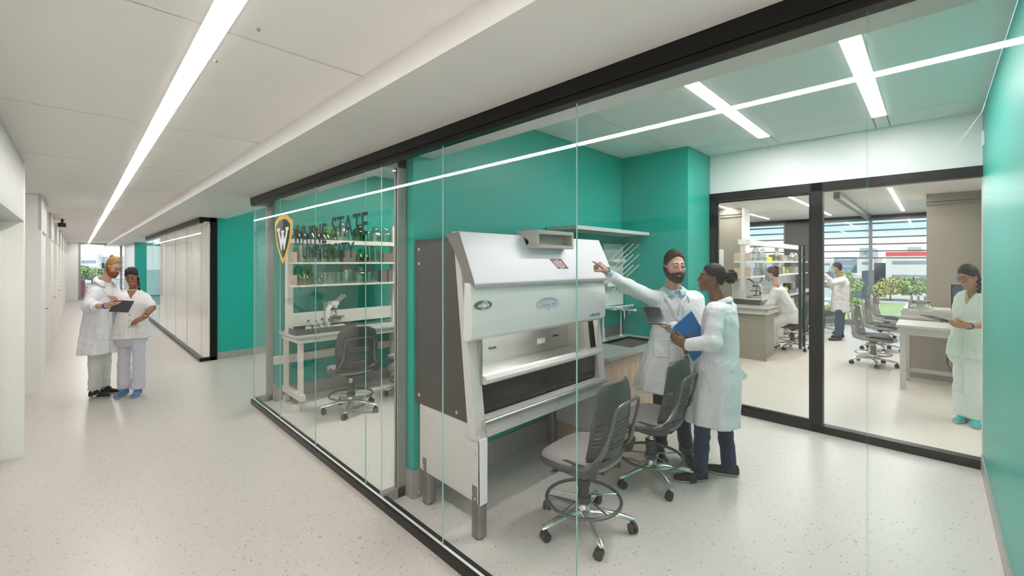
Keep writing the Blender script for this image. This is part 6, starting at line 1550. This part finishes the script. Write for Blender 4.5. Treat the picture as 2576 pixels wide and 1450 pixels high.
slab('folder', 'bright blue folder hugged against the listening woman\'s chest', 'folder', at(1742, 846, 3.335), at(1752, 768, 3.36) - at(1708, 806, 3.30), at(1708, 806, 3.30) - at(1731, 906, 3.30), .215, .325, .010, M_FOLD)
# ------------------------------------------------------------------ the two people in the corridor
C_TUNIC = cloth('tunic_white_pink', (0.80, 0.76, 0.77)); C_LAV = cloth('lavender_white_trousers', (0.60, 0.58, 0.66)); C_OFF = cloth('off_white_trousers', (0.66, 0.65, 0.62))
M_BLUESHOE = mat('blue_canvas', (.10, .20, .36), .8); M_WSOLE = mat('white_rubber', (.7, .68, .64), .6); M_GLASSFR = mat('dark_glasses_frame', (.02, .02, .022), .3); M_BEAD = mat('bead', (.5, .34, .2), .5)
P3 = Person('bearded man with blond topknot and glasses in a long white lab coat, reading a tablet', ground(at(246, 990, 5.42)))
hf = rf(1.0, .0, -.42); tf = rf(.97, -.22); tr = tf.cross(UP)
P3.head(at(284, 673, 5.40), hf, 'skin_fair', (.50, .18, .15), scale=.98, sx=.80, jaw=1.0, smile=.4, h=.0048, lid=.0048, brow=(.12, .055, .02), skincol=(.62, .36, .27), neck_to=at(262, 722, 5.42), nr=.046)
sR, eR, wR = at(236, 736, 5.27), at(224, 771, 5.20), at(268, 770, 5.06); sL, eL, wL = at(286, 736, 5.52), at(300, 768, 5.42), at(292, 764, 5.22)
P3.limb([sR, eR, wR], [.045, .042, .029]); P3.limb([sL, eL, wL], [.045, .04, .028]); P3.limb([at(262, 740, 5.42), at(258, 840, 5.42)], [.10, .10])
hd = rf(.95, -.15, .05); P3.hand(wR + hd*.01, hd, rf(-.1, -.75, -.6), 'R', curls=((.35, .5, .4),)*4, thumb=(.35, .2, .3), sc=1.0, spread=.03); P3.hand(wL, rf(.2, -.2, .35), rf(.3, .8, .3), 'L', curls=((.5, .6, .4),)*4, sc=.95)
hipR, hipL = at(240, 850, 5.38), at(262, 850, 5.46); knR, knL = at(240, 918, 5.36), at(262, 914, 5.48); anR, anL = at(238, 980, 5.38), at(262, 968, 5.54)
P3.limb([knR, anR + V((0, 0, -.03))], [.05, .035]); P3.limb([knL, anL + V((0, 0, -.03))], [.05, .035]); P3.body()
g = hair_field(.005, .007, ([-.14, -.09, -.045, -.018, .012, .035, .055, .075, .12], [-.055, -.045, -.020, .020, .030, .045, .070, .088, .098]), top=.010, side=.4); strands(g, .0014, 200, 0); P3.local('hair', g, M_BLONDE)
f = Field((-.06, -.16, .06), (.06, -.03, .18), .005); f.ell((0, -.085, .125), (.028, .026, .024)); f.ell((0, -.070, .110), (.014, .016, .014), k=.01); strands(f, .001, 220, 0); P3.local('hair_bun', f, M_BLONDE)
P3.beard(hairmat('ginger_beard', (.22, .070, .018), .7, (140, 140, 60), .8), t=.010); P3.glasses(M_GLASSFR)
sec = [(at(256, 887, 5.42), .235, .185), (at(256, 850, 5.42), .215, .175), (at(258, 800, 5.42), .185, .150), (at(260, 765, 5.42), .180, .140), (at(261, 738, 5.42), .180, .130), (at(260, 724, 5.42), .150, .100), (at(262, 705, 5.42), .078, .068)]
c3 = lean_coat('lab_coat', P3, sec, tr, tf, [([sR, eR, eR.lerp(wR, .42)], [.066, .066, .058]), ([sL, eL, eL.lerp(wL, .5)], [.062, .056, .050])], C_COAT2, h=.011, folds=.07, nf=7, ph=.5, fz=1.2, wr=.004, seed=1.5, opening=(.02, .014, .008, 1.4), extra=lambda f: f.cap(sR.lerp(sL, .12), sR.lerp(sL, .88), .055, .055, k=.03))
collar(P3, at(263, 708, 5.41), tr, tf, .074, .068, .030, C_COAT2, tilt=.04, open_w=.5, flare=.024)
cuff = eR.lerp(wR, .40); ax = (wR - eR).normalized(); ring_obj(P3, 'rolled_cuff', cuff, ax, .054, .010, C_COAT2, w=.030); ring_obj(P3, 'bracelet', wR - ax*.012, ax, .032, .004, mat('blue_band', (.02, .06, .30), .5), w=.012)
for q_ in (-1, 1): patch('lapel', c3, at(262, 730, 5.42) + tf*.6, tr, UP, -tf, poly_in([(q_*.01, -.13), (q_*.085, .0), (q_*.06, .05), (q_*.035, .045), (q_*.0, -.08)]), .003, .006, C_COAT2, P3.t, .004, .3)
patch('placket', c3, at(266, 800, 5.42) + tf*.6, tr, UP, -tf, rect_in(.0, .035, -.35, .30), .008, .003, C_COAT2, P3.t, .003, .5); patch('pocket', c3, at(240, 800, 5.42) - tr*(-.0) + tf*.6, tr, UP, -tf, rect_in(.02, .14, -.26, -.08), .010, .004, C_COAT2, P3.t, .003, .4)
trousers(P3, hipL, hipR, knL, knR, anL, anR, C_OFF, F=tf, r=(.075, .068, .062), seed=2.2, top=.60)
shoe('shoe', ground(anR) - rf(1, -.1)*.06, ground(anR) + rf(1, -.1)*.20, [M_SHOE, M_WSOLE], P3.t); shoe('shoe', ground(anL) - rf(.95, -.4)*.05, ground(anL) + rf(1, .0)*.18, [M_SHOE, M_WSOLE], P3.t)
sw = MB().tube([(0, 0, 0), (.03, 0, -.012), (.06, 0, .004), (.10, 0, .03)], [.004, .009, .007, .001], 8, flat=(.5, (0, 1, 0))).build('shoe_stripe', M_WSOLE, P3.t, smooth=True); sw.matrix_local = Matrix.Translation(ground(anR) + rf(.3, -1)*.052 + UP*.045 + rf(.9, -.4)*.02 - P3.t.location) @ Matrix.Rotation(-YAW - .35, 4, 'Z')
slab('tablet', 'dark grey tablet held between the two people in the corridor', 'tablet', at(306, 771, 5.04), rf(1, 0, -.05), V((0, 0, 0)) + RC*-.33 + FC*.35 + UP*.6, .225, .150, .010, mat('tablet_grey_back', (.05, .05, .052), .35))

P4 = Person('smiling woman with dark braids in a short sleeved white tunic and lavender trousers', ground(at(331, 985, 5.50)))
hf = rf(.50, -.85, -.30); tf = rf(.50, -.86); tr = tf.cross(UP)
P4.head(at(332, 698, 5.48), hf, 'skin_brown2', (.40, .10, .09), scale=.96, sx=.84, male=False, jaw=.94, smile=1.0, h=.0048, lid=.0048, roll=.06, nose=1.1, brow=(.012, .008, .006), skincol=(.30, .14, .08), neck_to=at(335, 742, 5.52), nr=.045)
sR, eR, wR = at(307, 749, 5.41), at(302, 780, 5.52), at(303, 805, 5.46); sL, eL, wL = at(362, 749, 5.60), at(384, 775, 5.56), at(362, 799, 5.40)
P4.limb([sR, eR, wR], [.040, .034, .025]); P4.limb([sL, eL, wL], [.040, .036, .026]); P4.limb([at(334, 745, 5.52), at(334, 840, 5.52)], [.09, .10])
hd = (at(348, 806, 5.36) - wL).normalized(); P4.hand(wL, hd, rf(-.2, -.95, .2), 'L', curls=((.3, .4, .3),)*4, sc=.90)
pass
hipR, hipL = at(315, 855, 5.50), at(348, 855, 5.50); knR, knL = at(312, 915, 5.48), at(350, 916, 5.50); anR, anL = at(313, 972, 5.48), at(347, 977, 5.48)
P4.limb([knR, anR + V((0, 0, -.05))], [.05, .035]); P4.limb([knL, anL + V((0, 0, -.05))], [.05, .035]); P4.body()
hl = ([-.14, -.09, -.045, -.015, .012, .040, .060, .078, .12], [-.085, -.075, -.045, .000, .014, .030, .050, .066, .078])
g = hair_field(.005, .011, hl, top=.004); strands(g, .0035, 130, 0); P4.local('hair', g, hairmat('braided_hair', (.020, .014, .013), .5, (300, 60, 60), .8))
mb = MB()
for i in range(7):
    c = V((-.075 - .004*math.sin(i*2.2), .015 + i*.002, -.015 - i*.020)); mb.ball(c, (.016 - .0005*i, .013, .015), 10)
mb.tube([(-.078, .03, -.14), (-.070, .045, -.175), (-.055, .065, -.225), (-.05, .072, -.245)], [.012, .020, .022, .004], 10)
P4.lmesh('ponytail', mb, MATS['braided_hair']); P4.lmesh('hair_tie', MB().torus((-.077, .028, -.137), .010, .004, 14, 6), MATS['eye_white'])
sec = [(at(332, 850, 5.50), .195, .140), (at(332, 820, 5.50), .180, .130), (at(333, 790, 5.50), .150, .115), (at(334, 762, 5.50), .165, .130), (at(335, 748, 5.51), .165, .115), (at(335, 737, 5.52), .120, .085), (at(335, 729, 5.52), .075, .065)]
def v_cut(f): f.cap(at(336, 722, 5.46) + tf*.05, at(332, 760, 5.42), .040, .004, k=.01, op='s')
c4 = lean_coat('tunic', P4, sec, tr, tf, [([sR, sR.lerp(eR, .62)], [.056, .058]), ([sL, sL.lerp(eL, .72)], [.058, .060])], C_TUNIC, h=.010, folds=.05, nf=8, ph=1.1, fz=1.1, wr=.0035, seed=2.5, extra=lambda f: f.cap(sR.lerp(sL, .1), sR.lerp(sL, .9), .045, .045, k=.03), cuts=v_cut)
o4 = at(333, 800, 5.50) + tf*.6
for a, b in ((-.155, -.055), (.045, .150)): patch('pocket', c4, o4, tr, UP, -tf, rect_in(a, b, -.20, -.045), .010, .004, C_TUNIC, P4.t, .003, .3)
patch('placket', c4, o4, tr, UP, -tf, rect_in(-.016, .012, -.25, .18), .007, .003, C_TUNIC, P4.t, .002, .3)
patch('neckline', c4, at(334, 732, 5.50) + tf*.6, tr, UP, -tf, poly_in([(-.048, .010), (.048, .010), (.0, -.095)]), .0025, .0025, P4.sk, P4.t, .002, .2)
for z in (.05, -.02, -.10): patch('button', c4, o4, tr, UP, -tf, lambda x, y, z=z: x**2 + (y - z)**2 < .010**2, .004, .007, M_BEAD, P4.t, .002, .2)
trousers(P4, hipL, hipR, knL, knR, anL, anR, C_LAV, F=tf, r=(.070, .062, .064), seat=(.135, .10), seed=4.2, flare=.008, top=.78)
ring_obj(P4, 'bracelet', wL - (wL - eL).normalized()*.015, wL - eL, .030, .004, M_BEAD, w=.008); ring_obj(P4, 'bracelet', wL - (wL - eL).normalized()*.035, wL - eL, .031, .004, M_BLK, w=.005)
P4.lmesh('necklace', MB().tube([(-.045, .005, -.145), (-.035, .045, -.170), (0, .062, -.195), (.035, .045, -.170), (.045, .005, -.145)], .0022, 6), MATS['gold'])
for an, dr in ((anR, rf(.25, -.95)), (anL, rf(.45, -.9))): shoe('shoe', ground(an) - dr*.05, ground(an) + dr*.19, [M_BLUESHOE, M_WSOLE], P4.t)

# ------------------------------------------------------------------ woman in mint with a tablet
C_MINT = cloth('mint_white_tunic', (0.70, 0.82, 0.74)); C_MINTT = cloth('mint_white_trousers', (0.72, 0.80, 0.76)); M_AQUA = mat('aqua_canvas', (.05, .46, .42), .8)
P5 = Person('smiling woman in a mint white tunic with glasses and long braid, holding a tablet', ground(at(2434, 1068, 4.50)))
hf = rf(-1.0, .02, -.34); tf = rf(-.98, -.20); tr = tf.cross(UP)
P5.head(at(2437, 698, 4.50), hf, 'skin_tan', (.45, .14, .11), scale=1.0, sx=.84, male=False, jaw=.93, smile=1.0, h=.0048, lid=.0045, brow=(.012, .008, .006), skincol=(.42, .215, .12), neck_to=at(2450, 748, 4.54), nr=.045)
sL, eL, wL = at(2476, 752, 4.38), at(2488, 818, 4.34), at(2436, 821, 4.20); sR, eR, wR = at(2424, 755, 4.68), at(2416, 805, 4.66), at(2400, 812, 4.46)
P5.limb([sL, eL, wL], [.040, .036, .026]); P5.limb([sR, eR, wR], [.040, .034, .025]); P5.limb([at(2452, 755, 4.54), at(2444, 880, 4.54)], [.09, .10]); pass
P5.hand(wL, rf(-.97, .1, .05), rf(-.1, -.75, -.6), 'L', curls=((.3, .4, .3),)*4, thumb=(.4, .3, .3), sc=.92, spread=.03); P5.hand(wR, rf(-.97, -.1, .22), rf(.1, .3, .9), 'R', curls=((.15, .2, .2),)*4, sc=.90)
hipR, hipL = at(2424, 905, 4.62), at(2452, 905, 4.48); knR, knL = at(2420, 980, 4.62), at(2452, 985, 4.46); anR, anL = at(2424, 1044, 4.58), at(2452, 1052, 4.48)
P5.limb([knR, anR + V((0, 0, -.04))], [.05, .035]); P5.limb([knL, anL + V((0, 0, -.04))], [.05, .035]); P5.body()
hl = ([-.14, -.09, -.045, -.015, .012, .040, .060, .078, .12], [-.105, -.095, -.060, -.012, .006, .030, .052, .066, .078])
g = hair_field(.005, .012, hl, top=.004); strands(g, .0012, 230, 2); P5.local('hair', g, M_HAIRB)
mb = MB()
for i in range(9):
    q = i/8; c = V((-.072 - .012*math.sin(q*2), -.040 + .085*q, -.035 - .175*q)); o_ = .010*(1 if i % 2 else -1); mb.ball(c + V((0, o_, 0)), (.019, .021, .017), 12, R=Euler((.6 if i % 2 else -.6, 0, 0)).to_matrix())
mb.tube([(-.082, .045, -.215), (-.080, .062, -.245), (-.074, .085, -.290), (-.07, .095, -.305)], [.013, .026, .034, .010], 12)
P5.lmesh('braid', mb, M_HAIRB); P5.lmesh('hair_tie', MB().ball((-.083, .043, -.212), .015, 12), MATS['gold']); P5.glasses(M_GLASSFR, .024, .0022)
P5.lmesh('forehead_dot', MB().ball((0, .0955, .040), .0032, 8), mat('maroon_dot', (.12, .01, .015), .5)); P5.lmesh('necklace', MB().tube([(-.045, .0, -.135), (-.030, .05, -.165), (0, .068, -.195), (.030, .05, -.165), (.045, .0, -.135)], .002, 6), M_BLK); P5.lmesh('pendant', MB().box((-.012, .066, -.222), (.012, .074, -.195)), MATS['blue_band'], smooth=False)
sec = [(at(2443, 898, 4.54), .185, .160), (at(2444, 860, 4.54), .170, .150), (at(2447, 815, 4.54), .145, .125), (at(2448, 775, 4.54), .155, .135), (at(2452, 752, 4.54), .160, .115), (at(2453, 737, 4.55), .135, .085), (at(2453, 731, 4.55), .080, .068)]
def v5(f): f.cap(at(2446, 726, 4.50) + tf*.05, at(2436, 775, 4.48) + tf*.06, .042, .004, k=.01, op='s')
c5 = lean_coat('tunic', P5, sec, tr, tf, [([sL, sL.lerp(eL, .80)], [.060, .062]), ([sR, sR.lerp(eR, .7)], [.056, .056])], C_MINT, h=.010, folds=.05, nf=8, ph=.2, fz=1.1, wr=.0038, seed=5.5, extra=lambda f: f.cap(sR.lerp(sL, .12), sR.lerp(sL, .88), .045, .045, k=.03), cuts=v5)
o5 = at(2446, 850, 4.54) + tf*.6; patch('pocket', c5, o5, tr, UP, -tf, rect_in(-.16, -.045, -.12, .04), .010, .004, C_MINT, P5.t, .003, .3); patch('placket', c5, o5, tr, UP, -tf, rect_in(-.016, .012, -.18, .22), .007, .003, C_MINT, P5.t, .002, .3)
patch('neckline', c5, at(2448, 738, 4.52) + tf*.6, tr, UP, -tf, poly_in([(-.050, .04), (.060, .04), (.0, -.12)]), .0025, .0025, cloth('ochre_undershirt', (.50, .36, .18)), P5.t, .002, .2); patch('neckline', c5, at(2448, 738, 4.52) + tf*.6, tr, UP, -tf, poly_in([(-.040, .04), (.045, .04), (.0, -.045)]), .0025, .005, P5.sk, P5.t, .002, .2)
o5b = at(2450, 850, 4.54) + rf(-.2, -1)*.6; patch('side_pocket', c5, o5b, RC, UP, rf(.2, 1), rect_in(.02, .16, -.13, .03), .010, .004, C_MINT, P5.t, .003, .3)
trousers(P5, hipL, hipR, knL, knR, anL, anR, C_MINTT, F=tf, r=(.080, .072, .072), seat=(.14, .125), seed=6.2, flare=.004, top=.78)
ax = wL - eL; ring_obj(P5, 'wrist_watch', wL - ax.normalized()*.02, ax, .030, .004, M_BLK, w=.010); ring_obj(P5, 'bracelet', wL - ax.normalized()*.0, ax, .032, .003, MATS['blue_band'])
for an, dr in ((anR, rf(-.9, -.4)), (anL, rf(-.72, -.75))): shoe('shoe', ground(an) - dr*.05, ground(an) + dr*.19, [M_AQUA, M_WSOLE], P5.t)
slab('tablet', 'thin smoky clear tablet in the hands of the woman in mint', 'tablet', at(2374, 806, 4.38), at(2408, 812, 4.22) - at(2345, 795, 4.42), at(2360, 795, 4.6) - at(2370, 812, 4.2), .30, .20, .006, glass('smoky_clear', (.38, .44, .40), .10))

# ------------------------------------------------------------------ far lab: seated woman and standing man
M_MASK = mat('blue_mask', (.16, .48, .58), .7); M_BROWNHAIR = hairmat('brown_hair', (.055, .022, .014), .4)
P6 = Person('masked woman with brown bun in a white coat seated at the far bench', (9.85, 1.98, 0))
hf = V((.10, 1, -.18)).normalized(); tf = V((0, 1, 0)); tr = V((1, 0, 0)); D = 8.3
P6.head(at(1943, 690, D), hf, 'skin_pale', (.50, .2, .17), scale=1.10, sx=.95, male=False, h=.007, skincol=(.60, .38, .30), neck_to=at(1953, 722, D), nr=.048)
sL, eL, wL = at(1950, 735, D - .15), at(1938, 765, D - .15), at(1918, 770, D - .1); hip = at(1975, 802, D); kn = at(1938, 822, D - .05); an = at(1946, 872, D)
P6.limb([sL, eL, wL], [.05, .045, .03], .012); P6.limb([at(1955, 730, D), at(1970, 800, D)], [.10, .11], .012)
P6.hand(wL, V((-.1, 1, -.05)), V((0, .05, 1)), 'R', curls=((.2, .2, .2),)*4, sc=1.05); P6.body()
g = hair_field(.007, .010, top=.003); P6.local('hair', g, M_BROWNHAIR); P6.lmesh('hair_bun', MB().ball((0, -.085, .105), (.048, .045, .042), 18), M_BROWNHAIR); P6.mask(M_MASK); P6.glasses(M_GLASSFR, .022)
sec = [(at(1983, 812, D), .20, .21), (at(1982, 795, D), .20, .23), (at(1972, 770, D), .18, .19), (at(1962, 745, D), .19, .16), (at(1958, 728, D), .17, .12), (at(1955, 719, D), .08, .075)]
lean_coat('lab_coat', P6, sec, tr, tf, [([sL, eL, wL + V((0, -.06, 0))], [.075, .068, .050])], C_COAT2, h=.014, folds=.0, wr=.006, seed=3.0)
f = Field(*box_of([hip, kn, an], .16), .013)
for dx in (-.10, .10):
    o_ = V((dx, 0, 0)); f.cap(hip + o_, kn + o_, .12, .095, k=.02); f.cap(kn + o_, an + o_ + V((0, 0, .06)), .095, .085, k=.02)
f.wrinkle(.005, seed=1); mesh_obj('trousers', [f.mesh()], C_OFF, P6.t)
for dx in (-.10, .10): shoe('shoe', V((an.x + dx, an.y - .08, .06)), V((an.x + dx, an.y + .22, .06)), [M_SHOE, M_SHOE], P6.t, .012, .05, .13)

D = 9.45
P7 = Person('masked man with short black hair in a white lab coat standing by the far windows', ground(at(2110, 852, D)))
hf = rf(-.87, .50, -.05); tf = rf(-.85, .52); tr = tf.cross(UP)
P7.head(at(2104, 675, D), hf, 'skin_mid', (.35, .12, .1), scale=1.05, sx=.92, h=.007, skincol=(.34, .19, .12), neck_to=at(2113, 700, D), nr=.052)
sL, eL, wL = at(2117, 706, D - .2), at(2094, 712, D - .3), at(2076, 694, D - .3); sR, eR, wR = at(2118, 706, D + .2), at(2098, 722, D + .1), at(2078, 712, D)
P7.limb([at(2115, 710, D), at(2113, 780, D)], [.10, .10], .012); P7.hand(wL, rf(-1, 0, .3), rf(0, -.6, .8), 'L', sc=1.05); P7.hand(wR, rf(-1, 0, .2), rf(0, .3, .9), 'R', sc=1.05)
anL, anR = at(2108, 844, D - .15), at(2114, 836, D + .2); hL, hR = at(2110, 785, D - .1), at(2114, 785, D + .1); P7.limb([at(2110, 812, D - .12), anL], [.05, .035], .012); P7.body()
g = hair_field(.007, .004, side=.5); P7.local('hair', g, M_HAIRB); P7.mask(M_MASK)
sec = [(at(2113, 785, D), .20, .18), (at(2113, 760, D), .185, .165), (at(2115, 735, D), .18, .15), (at(2117, 712, D), .19, .14), (at(2117, 701, D), .16, .10), (at(2115, 696, D), .08, .075)]
lean_coat('lab_coat', P7, sec, tr, tf, [([sL, eL, wL], [.075, .062, .050]), ([sR, eR, wR], [.075, .062, .050])], C_COAT2, h=.014, folds=.04, fz=1.1, wr=.005, seed=7.0)
trousers(P7, hL, hR, at(2110, 812, D - .12), at(2115, 812, D + .15), anL, anR, cloth('teal_blue_jeans', (.025, .07, .11)), F=tf, r=(.08, .07, .065), seat=(.12, .12), h=.013, top=.68)
for a in (anL, anR): shoe('shoe', ground(a) - rf(-1, 0)*.07, ground(a) + rf(-1, -.1)*.22, [M_SHOE, M_SHOE], P7.t, .010, .05, .085)
